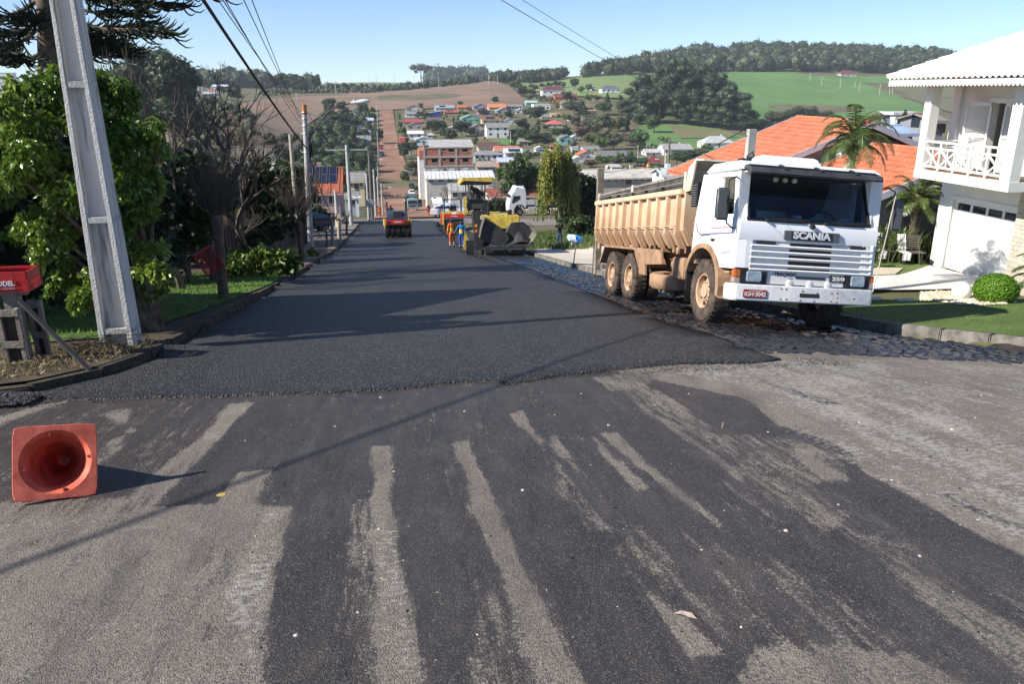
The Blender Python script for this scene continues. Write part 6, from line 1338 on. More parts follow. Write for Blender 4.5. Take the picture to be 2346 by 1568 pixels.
MB().prism([(.0,.55),(-.05,1.4),(.15,2.3),(.35,2.45),(1.7,2.45),(1.7,.55)],0,-1.1,1.1).build('cab', gg, GT, bevel=.08, seg=3, smooth=True); MB().add([(-.95,-.06,1.45),(.95,-.06,1.45),(.88,.12,2.2),(-.88,.12,2.2)],[(0,1,2,3)]).build('windscreen', M['pane'], GT)
MB().box(-1.15,1.15,-.2,.1,.4,.75).build('bumper', flat((.3,.32,.3)), GT, bevel=.03)
for s in (-1,1): MB().box(s*.85-.17, s*.85+.17,-.1,.02,.8,1.0).build('headlight', M['lens'], GT, bevel=.02); wheel(GT, s*.95,1.0,.45,.45,.25, s, M['steel'], M['tyre'], False); wheel(GT, s*.95,5,.45,.45,.4, s, M['steel'], M['tyre'], False)
MB().box(-.75,.75,-.08,-.03,.95,1.2).build('grille', M['blackplastic'], GT)
MB().box(-1.25,1.25,1.9,7,1.3,2.75).build('cargo_box', flat((.06,.09,.08),.6), GT); MB().box(-.5,.5,1.7,7,.7,1.3).build('chassis', M['darksteel'], GT); MB().box(-.5,.45,.5,1.2,2.45,2.62).build('roof_fairing', flat((.4,.45,.45)), GT, bevel=.05)
dr = empty('door', (1.12,.3,0)); dr.parent = GT; dr.rotation_euler = (0,0,-1.0)
MB().box(-.03,.03,0,1.1,.7,1.5).build('door_skin', gg, dr); MB().box(-.03,.03,0,.1,1.5,2.3).build('door_frame', gg, dr); MB().box(-.03,.03,1.0,1.1,1.5,2.3).build('door_frame', gg, dr); MB().box(-.03,.03,0,1.1,2.2,2.3).build('door_frame', gg, dr); MB().box(-.01,.01,.1,1.0,1.5,2.2).build('door_glass', M['pane'], dr)
v = at(1163,492,103); SEMI = empty('tractor_truck', (v.x, v.y, v.z),-PI/2+.03, 'white high-roof tractor truck seen from its side behind the paver', 'truck'); SEMI.rotation_euler = (0,0,-PI/2+.03)
wc = flat((.72,.73,.75),.4,.04)
for nm, poly in (('cab', [(.0,.45),(-.05,1.3),(.25,2.65),(.75,3.35),(.85,3.7),(1.25,3.75),(1.3,3.6),(2.1,3.6),(2.25,2.7),(2.25,1.0),(2.0,1.0),(1.85,1.25),(1.35,1.45),(.9,1.25),(.7,.8),(.6,.45)]),): MB().prism(poly,0,-1.22,1.22).build(nm, wc, SEMI, bevel=.04, smooth=True)
for s in (-1,1):
 MB().prism([(.35,1.75),(.55,2.6),(1.45,2.6),(1.45,2.2),(1.1,1.95),(.45,1.6)],0, s*1.225-.01, s*1.225+.01).build('side_window', M['pane'], SEMI)
 MB().prism([(.55,.7),(.75,1.2),(1.0,1.45),(1.6,1.5),(1.95,1.25),(2.1,.7),(1.95,.7),(1.8,1.15),(1.5,1.35),(1.1,1.32),(.85,1.1),(.68,.7)],0, s*1.2-.05, s*1.24+.02).build('wheel_arch', flat((.08,.085,.09)), SEMI)
 wheel(SEMI, s*1.05,1.35,.52,.52,.3, s, M['steel'], M['tyre'], True); wheel(SEMI, s*1.0,5.0,.52,.52,.5, s, M['steel'], M['tyre'], True)
 MB().box(s*1.1-.15, s*1.1+.15,2.5,3.9,.55,1.1).build('fuel_tank', flat((.5,.5,.5),.4), SEMI, bevel=.05)
MB().box(-.45,.45,2.2,12,.8,1.05).build('chassis', M['darksteel'], SEMI); MB().prism([(.12,2.75),(-.25,2.6),(-.22,2.5),(.1,2.55)],0,-1.15,1.15).build('visor', M['blackplastic'], SEMI)
MB().box(-1.2,1.2,4.6,12,1.25,1.55).build('flatbed', flat((.3,.3,.3)), SEMI)
ld = hullblob(60,(1.1,2.6,.85), mat('orange_load', (.50,.17,.06),.8,.3,3,.8,8, col2=(.65,.28,.12)), 'orange_load', None,(0,0,.85),4); ld.location = (SEMI.location.x+6.6, SEMI.location.y, SEMI.location.z+1.55); ld.rotation_euler = (0,0, PI/2); tag(ld, 'orange heap of load behind the willow on the white tractor truck', 'load')
# ================================================================ TOWN ON THE FAR SIDE
def mpp(Y): return Y/1797*1.04
WINM = M['pane']; FRM = M['white']
def house(label, fn, x0, x1, yb, ye, yr, kind, wall, roof, nw=3, storeys=1, Y=None, cat='house', name='house', depth=None, oh=.35, corr=False, door=True, solar=0, base=3.0, wy=None, parentless=None):
 a = fn(x0, yb); b = fn(x1, yb); pe = fn(x0, ye); pr = fn((x0+x1)/2, yr)
 if Y is None:
  Y = G((a[0]+b[0])/2, a[1]).y
 A = at(a[0], a[1], Y); B = at(b[0], b[1], Y); w = abs(B.x-A.x); cx_ = (A.x+B.x)/2; z0 = A.z; h = at(a[0], pe[1], Y).z-z0; h2 = at(a[0], pr[1], Y).z-z0
 d = depth or (max(5, min(w*.8,9)) if kind != 'flat' else w*.7)
 run = d/2; rh = h2-h
 if kind in ('gx', 'hip'):                    # sloping face towards the camera: the ridge is run behind the eave
  e_ = (ray(*pr)[2]); h2 = e_*(Y+run)-z0; rh = max(.5, h2-h)
 rh = max(.25, min(rh, w*.5+1)); ow = w-2*oh
 e = empty(name,(cx_, Y, z0),0, label, cat); wm = flat(wall,.85,.08, scale=.6); rm = rmat(roof, corr)
 x_ = ow/2; z = h
 if kind == 'gy':
  MB().prism([(-x_,-base),(-x_, z),(0, z+rh*.93),(x_, z),(x_,-base)],1, oh, d).build('wall', wm, e)
  rf = MB(); t = .12; sl = rh/(w/2)
  rf.prism([(-w/2, z-.05),(-w/2, z+t),(0, z+rh+t),(w/2, z+t),(w/2, z-.05),(0, z+rh)],1,0, d+oh); rf.build('roof', rm, e)
 elif kind == 'gx':
  MB().prism([(oh,-base),(oh, z),(d/2, z+rh*.93),(d-oh, z),(d-oh,-base)],0,-x_, x_).build('wall', wm, e)
  t = .1; MB().prism([(0, z-.03),(0, z+t),(d/2, z+rh+t),(d, z+t),(d, z-.03),(d/2, z+rh)],0,-w/2, w/2).build('roof', rm, e)
  if corr:
   c = MB(); n = int(w/.9)
   for i in range(n): xx = -w/2+w*(i+.5)/n; c.prism([(0, z+t),(d/2, z+rh+t),(d/2, z+rh+t+.07),(0, z+t+.07)],0, xx-.12, xx+.12)
   c.build('roof_corrugation', rm, e)
  MB().cyl((-w/2, d/2, z+rh+t),(w/2, d/2, z+rh+t),.12,6).build('ridge_cap', rm, e)
 elif kind == 'hip':
  MB().box(-x_, x_, oh, d-oh,-base, z).build('wall', wm, e); r_ = min(w/2*.8, d/2)
  m = MB(); m.add([(-w/2,0, z),(w/2,0, z),(w/2, d, z),(-w/2, d, z),(-w/2+r_, d/2, z+rh),(w/2-r_, d/2, z+rh)],[(0,1,5,4),(1,2,5),(2,3,4,5),(3,0,4),(3,2,1,0)]); m.build('roof', rm, e)
 elif kind == 'mono':
  MB().prism([(-x_,-base),(-x_, z+rh*.2),(x_, z+rh),(x_,-base)],1, oh, d).build('wall', wm, e); MB().prism([(-w/2, z+rh*.1),(w/2, z+rh),(w/2, z+rh+.15),(-w/2, z+rh*.1+.15)],1,0, d).build('roof', rm, e)
 elif kind == 'flat':
  MB().box(-x_, x_,0.02, d,-base, z+rh*.5).build('wall', wm, e); MB().box(-w/2, w/2,-.1, d+.1, z+rh*.5, z+rh*.5+.25).build('roof', rm, e)
 if kind != 'flat': MB().box(-w/2, w/2,-.03,.05, z-.14, z+.02).build('fascia', flat(tuple(min(.75, c*1.1) for c in wall),.7), e)
 fy = oh if kind != 'flat' else .02
 for s in range(storeys):
  zb_ = h*s/storeys; hs = h/storeys
  for i in range(nw):
   xx = -x_+2*x_*(i+.5)/nw; ww = min(1.3,2*x_/nw*.5); wh = min(1.15, hs*.4)
   if door and s == 0 and i == nw//2 and nw > 1:
    MB().box(xx-.42, xx+.42, fy-.06, fy,0, min(2.05, hs*.8)).build('door', flat((.12,.08,.06),.6), e); continue
   f_ = MB().box(xx-ww/2-.07, xx+ww/2+.07, fy-.05, fy, zb_+hs*.42, zb_+hs*.42+wh+.14).build('window', FRM, e)
   MB().box(xx-ww/2, xx-.03, fy-.075, fy-.05, zb_+hs*.42+.07, zb_+hs*.42+wh+.07).build('pane', WINM, f_); MB().box(xx+.03, xx+ww/2, fy-.075, fy-.05, zb_+hs*.42+.07, zb_+hs*.42+wh+.07).build('pane', WINM, f_)
  MB().box(-x_-.05,-x_, d*.4, d*.4+1.1, zb_+hs*.42, zb_+hs*.42+1.1).build('window', WINM, e)
 if kind in ('gy', 'gx', 'hip') and random.random() < .3: MB().box(x_*.4-.25, x_*.4+.25, d*.6, d*.6+.5, z, z+rh+.6).build('chimney', wm, e)
 if solar:
  for i in range(solar):
   xx = -w*.25+i*1.05; sl = rh/(d/2); m = MB(); y0, y1 = d*.12, d*.42
   m.add([(xx, y0, z+y0*sl+.18),(xx+1, y0, z+y0*sl+.18),(xx+1, y1, z+y1*sl+.18),(xx, y1, z+y1*sl+.18)],[(0,1,2,3)]); m.build('solar_panel', M['solar'], e)
 HS.append((label,(a[0]+b[0])/2, a[1], Y, w)); return e
HS = []
M['solar'] = mat('solar_panel', (.012,.018,.04),.15,.2,20, spec=.8)
_rm = {}
def rmat(c, corr):
 key = (c, corr)
 if key not in _rm: _rm[key] = mat('roofing', tuple(v*.8 for v in c),.8,.15,.9,.5,6, col2=tuple(min(1, v*1.15) for v in c), detail=9)
 return _rm[key]
GRYR = (.24,.235,.22); LGRY = (.45,.45,.44); OR = (.46,.15,.075); BR = (.13,.06,.045); MAR = (.22,.05,.05); WHI = (.74,.74,.72); CRM = (.62,.57,.47); BEI = (.50,.45,.38)
T2 = [
 ('pink walled house with pale blue metal roof left of the upper dirt street', 370,590,598,545,515, 'gx', (.50,.38,.34),(.45,.52,.58),3),
 ('flat grey roofed house at the top left of the dirt street', 300,530,548,520,490, 'flat', (.5,.48,.45), LGRY,3),
 ('white gabled house with brown roof left of the dirt street', 305,560,722,672,600, 'gy', WHI, BR,4),
 ('mauve walled building with grey sheet roof left of the dirt street', 300,560,842,785,728, 'gx', (.30,.21,.19), GRYR,3),
 ('bright blue gabled house with brown roof left of the dirt street', 380,575,918,868,818, 'gy', (.16,.36,.68), BR,2),
 ('small pale teal gabled house half hidden at the top left of the street', 330,412,470,430,395, 'gy', (.45,.62,.60), LGRY,1),
 ('low pink and white house with pale sheet roof behind the green round tree', 140,420,1022,975,930, 'gx', (.62,.5,.52),(.6,.55,.58),4),
 ('low house with bright white roof at the left of the valley', -20,100,1060,1040,1002, 'gx', WHI,(.8,.8,.8),2),
 ('grey metal roofed shed left of the green round tree', 20,240,1140,1085,1042, 'gx', (.45,.5,.55),(.42,.48,.52),3),
 ('cream gabled house with dark grey gable roof at the right of the street top', 965,1180,436,405,362, 'gy', CRM,(.10,.10,.11),2),
 ('small white house with grey front roof at the right of the street top', 962,1188,502,465,435, 'gx', WHI, GRYR,2),
 ('plain bright blue box house on the far hill', 1260,1400,512,455,432, 'mono', (.03,.09,.42),(.4,.4,.42),1),
 ('house with maroon metal roof right of the dirt street', 950,1170,592,568,532, 'gx', (.28,.12,.1),(.36,.07,.09),3),
 ('beige house with wide grey gable roof right of the dirt street', 978,1178,668,606,578, 'gy', BEI, GRYR,2),
 ('white house with flat white roof right of the dirt street', 992,1190,772,706,672, 'gx', WHI,(.78,.8,.82),2),
 ('pale blue and white gabled house right of the lower dirt street', 1075,1305,838,778,744, 'gy', (.62,.70,.76),(.6,.62,.64),3),
 ('low house with dark brown roof below the blue box house', 1225,1420,575,545,508, 'gx', (.25,.2,.18),(.14,.10,.09),3),
 ('house with long flat red roof right of the blue box house', 1425,1600,470,445,425, 'gx', (.4,.18,.15),(.5,.10,.08),3),
 ('grey blue house with solar panels at the foot of the ploughed field', 1322,1560,428,392,362, 'gx', (.55,.58,.63),(.32,.34,.38),4),
 ('peach house with orange roof at the foot of the ploughed field', 1590,1722,428,385,360, 'gx', (.62,.36,.22), OR,3),
 ('lilac gabled house at the foot of the ploughed field', 1780,1960,410,378,342, 'gy', (.40,.30,.48), GRYR,2),
 ('purple house with dark roof below the lilac gabled house', 1840,2022,478,445,412, 'gy', (.46,.30,.55),(.12,.10,.11),2),
 ('teal green gabled house with pale porch on the far hill', 1638,1872,582,520,478, 'gy', (.22,.48,.42),(.30,.42,.38),3),
 ('small pink house with white sloping roof right of the palms', 1450,1590,692,650,605, 'mono', (.5,.36,.34),(.75,.75,.74),1),
 ('beige gabled house with grey roof left of the tall white house', 1732,1945,722,640,592, 'gy', BEI, GRYR,3),
 ('white rubble roofed shack right of the white flat roofed house', 1215,1312,752,722,702, 'gx', WHI, LGRY,1),
]
for lab, x0, x1, yb, ye, yr, k, wc_, rc, nw in T2: house(lab, Z2, x0, x1, yb, ye, yr, k, wc_, rc, nw, door=nw > 2, solar=4 if 'solar' in lab else 0)
T3 = [
 ('small white house behind the biggest dark valley trees', 870,990,905,875,845, 'gx', WHI, LGRY,2),
 ('white house with tan roof on the slope above the bright red hip roof', 1010,1130,640,612,585, 'gx', WHI,(.42,.26,.16),2),
 ('long white building with grey roof below the tan hip roof with panels', 1230,1380,700,668,640, 'gx', WHI, GRYR,3),
 ('small white house with orange roof between the right valley bushes', 1700,1800,930,905,880, 'gx', WHI, OR,2),
 ('grey roofed white house under the lone round pasture tree', 1900,2040,930,900,870, 'gx', WHI, LGRY,3),
 ('white walled house with grey roof left of the dark maroon hip roof', 1980,2100,1150,1115,1085, 'gx', WHI, GRYR,2),
 ('pale house with orange roof at the foot of the valley trees', 1010,1120,1010,985,955, 'gx', CRM, OR,2),
 ('low white gabled house left of the brownish winter tree', 1240,1340,905,872,845, 'gy', WHI, LGRY,2),
 ('white shed directly above the long shed roof', 1700,1830,1235,1205,1180, 'gx', WHI, LGRY,2),
 ('cream house with grey roof between the modern white house and hillside', 900,1010,660,632,600, 'gx', CRM, GRYR,2),
 ('white house with red roof below the modern flat roofed house', 760,860,640,610,580, 'gx', WHI,(.40,.12,.09),2),
 ('house with brown roof and a row of solar panels above the tall white house', 225,440,730,668,628, 'gx', (.62,.5,.36),(.22,.11,.08),3),
 ('two-storey white house with dark garage and grey roof on the far hill', 275,545,866,750,702, 'gx', WHI, GRYR,3),
 ('yellowish house with orange tiled roof below the ploughed field corner', 300,508,560,522,480, 'gx', (.6,.5,.3),(.55,.20,.10),3),
 ('mauve house with grey roof right of the orange roofed yellowish house', 510,700,562,510,490, 'gx', (.42,.36,.42), GRYR,4),
 ('low house with grey gable roof in front of the orange roofed yellowish house', 390,552,605,562,530, 'gy', (.4,.38,.34), LGRY,2),
 ('white house with pale roof left of the modern white house', 605,740,602,566,535, 'gy', WHI, LGRY,2),
 ('small teal walled house behind the modern white house', 725,865,502,470,446, 'gx', (.2,.42,.36),(.36,.5,.46),2),
 ('modern flat roofed white house on the far hill', 812,1015,562,500,480, 'flat', (.78,.78,.77), WHI,3),
 ('big white house with three dark maroon hip roofs below the green hillside', 912,1190,382,328,278, 'hip', WHI,(.13,.04,.05),4),
 ('orange brown house with maroon roof below the big maroon roofed house', 1055,1325,448,408,370, 'gx', (.5,.2,.08),(.20,.06,.05),5),
 ('white walled house with grey hip roof in the hillside trees', 1115,1290,530,478,440, 'hip', WHI, GRYR,3),
 ('white house with dark grey hip roof alone on the green hillside', 1590,1812,358,312,272, 'hip', (.78,.80,.82),(.10,.12,.16),4),
 ('tiny white house beside the tree at the edge of the green hillside', 1480,1530,340,305,282, 'gy', WHI, LGRY,1),
 ('tiny house with orange roof among the hillside trees', 1470,1525,418,395,375, 'gx', (.5,.4,.3), OR,1),
 ('cream house with tan hip roof and solar panels in the hillside trees', 1375,1540,592,560,520, 'hip', (.6,.45,.35),(.50,.30,.18),3),
 ('house with bright red hip roof in the middle of the valley trees', 970,1160,758,712,667, 'hip', (.62,.58,.5),(.55,.13,.10),3),
 ('white house with grey gable roof right of the two-storey white house', 470,628,725,682,650, 'gy', WHI, GRYR,2),
 ('aqua walled house with grey gable roof among the valley trees', 1102,1265,945,880,848, 'gy', (.30,.55,.55), GRYR,2),
 ('house with dull grey hip roof left of the big valley trees', 640,762,952,912,880, 'hip', (.4,.34,.3), GRYR,2),
 ('house with white walls and blue door behind the willow', 1240,1332,1052,1000,962, 'flat', (.7,.7,.7), WHI,2),
 ('white walled house with broad grey roof right of the willow', 1378,1572,1052,1000,962, 'gx', WHI, GRYR,2),
 ('house with pale orange gable roof right of the willow', 1325,1552,1115,1070,1022, 'gy', (.60,.56,.52), OR,1),
 ('white gabled house directly right of the willow top', 1238,1400,1155,1130,1090, 'gy', (.75,.75,.75),(.7,.7,.7),1),
 ('long house with dark slate roof and white gable end', 1540,1900,1112,1090,1020, 'gx', (.72,.72,.7),(.17,.17,.17),3),
 ('house with light grey roof at the far right of the valley', 2090,2300,1075,1040,1000, 'gx', (.68,.7,.72), LGRY,3),
 ('house with dark maroon hip roof and ochre wall below it', 2120,2290,1200,1160,1076, 'hip', (.5,.36,.12),(.20,.04,.05),2),
 ('white house with long orange tiled roof behind the grey hip roofed house', 370,672,1035,1022,965, 'gx', (.7,.7,.68),(.48,.19,.12),3),
 ('white gabled house with solar panels right of the grey hip roofed house', 482,696,1090,1045,992, 'gx', (.74,.75,.77),(.62,.64,.68),2),
 ('white house with grey hip roof right of the brick building', 128,485,1142,1062,1015, 'hip', (.70,.73,.78), GRYR,5),
 ('orange walled house with pale blue roof right of the brick building', 402,602,1232,1150,1098, 'gx', (.6,.28,.15),(.45,.52,.66),3),
 ('house with steep brown roof above the brick building', 182,450,1010,985,925, 'gx', (.5,.45,.4),(.12,.065,.055),4),
 ('small house with pale gable left of the willow top', 835,962,1035,1000,970, 'gy', (.66,.66,.66), LGRY,1),
 ('small red hip roof behind the long shed', 2120,2232,1250,1238,1212, 'hip', (.5,.4,.3),(.55,.13,.10),1),
 ('grey roofed house left of the willow top', 688,820,1065,1045,1002, 'gx', (.5,.52,.56), GRYR,2),
]
for lab, x0, x1, yb, ye, yr, k, wc_, rc, nw in T3: house(lab, Z3, x0, x1, yb, ye, yr, k, wc_, rc, nw, storeys=2 if 'two-storey' in lab else 1, solar=5 if 'solar' in lab else 0, depth=9 if 'long' in lab else None)
house('white house with grey hip roof at the edge of the valley pasture', Z4,835,1050,785,745,697, 'hip', WHI, LGRY,3)
house('white block house with grey roof behind the crossarm pole', Z4,556,762,830,790,752, 'gx', WHI,(.34,.34,.33),4)
house('white farmhouse with dark red roof high under the wooded ridge', Z4,1772,1886,290,272,246, 'hip', WHI,(.16,.05,.05),3)
house('big plain white building behind the palm and orange roof', Z4,2112,2320,700,560,545, 'flat', (.74,.74,.72), WHI,3, Y=75)
house('grey shed with pale blue metal roof behind the stone wall', Z4,2100,2310,735,690,645, 'gx', (.4,.4,.42),(.30,.40,.58),2, Y=58)
house('dark grey house with brown roof seen between the balcony columns', ZR,240,470,700,560,510, 'gx', (.24,.25,.28),(.26,.22,.19),2, Y=60)
house('pale green roofed white shed at the right edge of the long shed', Z4,548,700,1000,975,925, 'gx', (.7,.7,.7),(.48,.52,.50),2, Y=95)
TL = [('white gabled house in the far left hillside cluster', 300,370,425,405,388, 'gy', WHI, LGRY,2),('long pale blue roofed house in the far left hillside cluster', 435,565,412,398,385, 'gx', WHI,(.5,.58,.66),3),('red roofed house in the far left hillside cluster', 410,490,448,435,420, 'gx', (.6,.55,.5),(.4,.16,.12),3),
      ('grey roofed long house in the far left hillside cluster', 370,490,472,455,440, 'gx', (.5,.5,.5),(.36,.38,.42),4),('grey walled house lowest in the far left hillside cluster', 385,495,505,490,475, 'gx', (.42,.42,.44), GRYR,3),('pink house highest in the far left cluster below the skyline', 650,685,375,360,348, 'gx', (.62,.42,.38), LGRY,1),
      ('white house on the far left skyline behind bare branches', 300,345,362,345,330, 'flat', WHI, WHI,2)]
for lab, x0, x1, yb, ye, yr, k, wc_, rc, nw in TL: house(lab, ZL, x0, x1, yb, ye, yr, k, wc_, rc, nw)
for i,(x0, x1, y0, y1) in enumerate(((0,36,165,185),(45,110,185,200),(120,160,196,215))):
 house(('tall pale apartment block at the far left skyline', 'white house below the pale apartment block on the left skyline', 'small white house just left of the leaning pole')[i], ID, x0, x1, y1+25, y0+4, y0, 'flat', WHI, WHI,3, storeys=2, Y=420)
# ---- lower street houses
house('grey roofed house with cream wall left of the street behind the tall poles', Z2,262,495,1392,1290,1172, 'gx', (.66,.58,.36), GRYR,3, Y=150)
house('grey shed behind the round street sign', Z2,210,415,1560,1492,1436, 'gx', (.4,.42,.42), GRYR,2, Y=125)
lb_ = house('white boxy truck body parked behind the round street sign', Z2,338,436,1562,1500,1490, 'flat', (.66,.72,.76),(.7,.74,.78),1, Y=118, cat='truck body', name='truck_body', door=False)
house('long white corrugated roof building below the brick building', Z2,1205,2050,1320,1255,1160, 'gx', (.55,.52,.47),(.62,.62,.61),7, Y=178, corr=True, base=6)
house('grey corrugated roof house right behind the drum roller', Z2,1490,1975,1520,1402,1310, 'gx', (.58,.57,.55),(.36,.36,.35),4, Y=140, corr=True, base=6)
house('lean-to with rusty grey sheet roof right of the brick building', Z2,1820,2075,1160,1108,1040, 'gx', (.30,.27,.24),(.34,.27,.23),5, Y=200, base=5)
house('red tiled long roof behind the white tractor truck', ID,1120,1262,468,452,434, 'gx', (.55,.5,.45),(.30,.09,.06),4, Y=128, base=4)
house('long grey sheet roofed shed right of the willow behind the truck', Z3,1385,2350,1415,1345,1240, 'gx', (.46,.42,.34),(.50,.47,.42),12, Y=112, corr=False, base=5, depth=9)
house('white gate house wall left of the white sedan', Z2,1300,1420,1600,1555,1530, 'gx', WHI, WHI,2, Y=118, base=3)
sh = house('house with terracotta roof and solar panels behind the lamp pole on the left', ZM,620,1790,1100,835,462, 'gx', (.42,.30,.27),(.34,.10,.055),5, Y=86, corr=True, depth=8.5, base=2)
Ysol = 86.0
for i in range(6):
 for j in range(2):
  for (xa,) in ((1000+i*107,),):
   x_l = at(*ZM(xa,500),88).x-sh.location.x; ww = 1.02; hS_ = [c for c in sh.children if c.name.startswith('wall')][0]
   rfz = [v.co for v in [c for c in sh.children if c.name.startswith('roof')][0].data.vertices]; zmin = min(v.z for v in rfz); zmax = max(v.z for v in rfz); run_ = 8.5/2; sl_ = (zmax-zmin)/run_
   y0 = 1.55+j*1.32; y1 = y0+1.26; m = MB(); m.add([(x_l, y0, zmin+y0*sl_+.2),(x_l+ww, y0, zmin+y0*sl_+.2),(x_l+ww, y1, zmin+y1*sl_+.2),(x_l, y1, zmin+y1*sl_+.2)],[(0,1,2,3)]); m.build('solar_panel', M['solar'], sh)
   fr = MB(); [fr.bar((x_l+a, y0, zmin+y0*sl_+.21),(x_l+a, y1, zmin+y1*sl_+.21),.05,.03) for a in (0, ww)]; [fr.bar((x_l, yy, zmin+yy*sl_+.21),(x_l+ww, yy, zmin+yy*sl_+.21),.05,.03) for yy in (y0, y1)]; fr.build('panel_frame', M['steel'], sh)
house('white house with grey roof behind the bare tree and hedge on the left', ZL,560,915,1100,970,872, 'gx', (.62,.62,.66),(.15,.13,.11),4, Y=62, base=9, wy=None)
# ---- brick building under construction
a = Z2(1170,1232); YB = 212.0
A = at(*a, YB); BB = empty('brick_building', (A.x, YB, A.z),0, 'unfinished three-storey brick and concrete building right of the dirt street', 'building')
def bx(fx): return at(*Z2(fx,1232), YB).x-A.x
def bz(fy): return at(*Z2(1400, fy), YB).z-A.z
BRK = mat('hollow_brick', (.34,.13,.075),.9,.2,3,.4,10, col2=(.46,.20,.12)); CON = flat((.40,.39,.37),.9,.15, scale=1.)
x0, x1 = bx(1205), bx(1785); zt = [bz(1232), bz(1098), bz(985), bz(880)]
MB().box(x0, x1,.1,11,-6, zt[1]).build('ground_storey', flat((.45,.43,.40),.9,.12), BB)
holes = {1: [(1292,1362,1005,1052),(1428,1460,1003,1035),(1500,1565,1003,1052),(1662,1732,1003,1052)],2: [(1424,1456,882,912),(1495,1562,884,925),(1660,1728,890,925)]}
for s in (1,2):
 xs_ = sorted([(bx(h[0]), bx(h[1]), bz(h[3]), bz(h[2])) for h in holes[s]]); cur = x0
 for (ha, hb_, hz0, hz1) in xs_+[(x1, x1,0,0)]:
  MB().box(cur, ha,.15,.4, zt[s], zt[s+1]).build('brick_panel', BRK, BB)
  if hb_ > ha: MB().box(ha, hb_,.15,.4, zt[s], hz0).build('brick_panel', BRK, BB); MB().box(ha, hb_,.15,.4, hz1, zt[s+1]).build('brick_panel', BRK, BB); MB().box(ha-.1, hb_+.1,.08,.15, hz0-.15, hz0).build('sill', CON, BB)
  cur = hb_
 MB().box(x0+.0, x0+.25,.4,11, zt[s], zt[s+1]).build('brick_panel', BRK, BB); MB().box(x1-.25, x1,.4,11, zt[s], zt[s+1]).build('brick_panel', BRK, BB); MB().box(x0, x1,10.8,11, zt[s], zt[s+1]).build('back_wall', flat((.1,.08,.07)), BB)
for z in zt[1:3]: MB().box(x0-.3, x1+.1,0,11, z-.2, z+.22).build('floor_beam', CON, BB)
for fx in (1205,1390,1588,1785): MB().box(bx(fx)-.22, bx(fx)+.22,.02,.3, zt[1], zt[3]+.3).build('column', CON, BB)
m = MB(); m.prism([(0, zt[3]+.2),(11, zt[3]+1.5),(11, zt[3]+1.6),(0, zt[3]+.3)],0, x0+1.4, x1+.5); m.build('roof_sheets', rmat((.42,.41,.39), False), BB); MB().box(x0, x1,.02,.5, zt[3], zt[3]+.25).build('ring_beam', CON, BB)
for fx0, fx1, fy in ((1300,1365,1150),(1505,1568,1148),(1672,1732,1145)):
 f_ = MB().box(bx(fx0), bx(fx1),.03,.1, bz(fy+18), bz(fy-22)).build('window', M['white'], BB); MB().box(bx(fx0)+.15, bx(fx1)-.15,.0,.03, bz(fy+14), bz(fy-18)).build('pane', flat((.55,.6,.66),.3), f_)
for fx0, fx1 in ((1432,1460),(1602,1622)): MB().box(bx(fx0), bx(fx1),.06,.1, bz(1150), bz(1128)).build('window', WINM, BB)
MB().box(bx(1140), x0,.5,11,-6, zt[2]-.6).build('side_wing', flat((.72,.71,.68),.85), BB); MB().box(bx(1145), x0,.45,11, zt[2]-.6, zt[2]+1.7).build('brick_wing', BRK, BB)
rw = empty('red_wall', G(*Z2(930,855)),0, 'bright red boundary wall right of the middle dirt street', 'wall'); MB().box(-1.2,1.6,-.1,8,-1,4.2).build('panel', flat((.62,.13,.10),.7), rw)
gw = empty('grey_boundary_wall', (at(1100,474,111).x,111, at(1100,474,111).z-.3),0, 'low grey boundary wall behind the paver and white tractor truck', 'wall')
for i in range(7): MB().box(i*2.2-2, i*2.2+.18,-.08,.08,-.8,1.15).build('wall_panel', flat((.42,.44,.46),.8), gw)
MB().box(-2.3,14,-1.5,-.3,-.5,-.05).build('plinth', M['slab'], gw)
sw_ = empty('stone_wall', (at(2060,395,50).x,50, at(2060,395,50).z-1),0, 'dark rubble stone wall behind the orange roof, left of the balcony', 'wall'); hh_ = at(2060,345,50).z-at(2060,395,50).z
rn = random.Random(11); w_ = at(2112,395,50).x-at(2030,395,50).x
MB().box(-1.6, w_,.12,.6,-4, hh_+1).build('wall_core', flat((.04,.038,.036)), sw_)
sm_ = flat((.16,.155,.15),.9,.3)
for j in range(int((hh_+1.5)/.27)):
 for i in range(int((w_+1.6)/.34)):
  cx_ = -1.6+i*.34+(j % 2)*.17; cz_ = -.5+j*.27; hullblob(9,(.19,.10,.14), sm_, 'rubble_stone', sw_,(cx_,.1, cz_), rn.randint(0,9999))
cb = MB(); cb.box(-1.9, w_+.3,-.3,.8, hh_+1.0, hh_+1.12); cb.build('coping', M['concrete'], sw_)
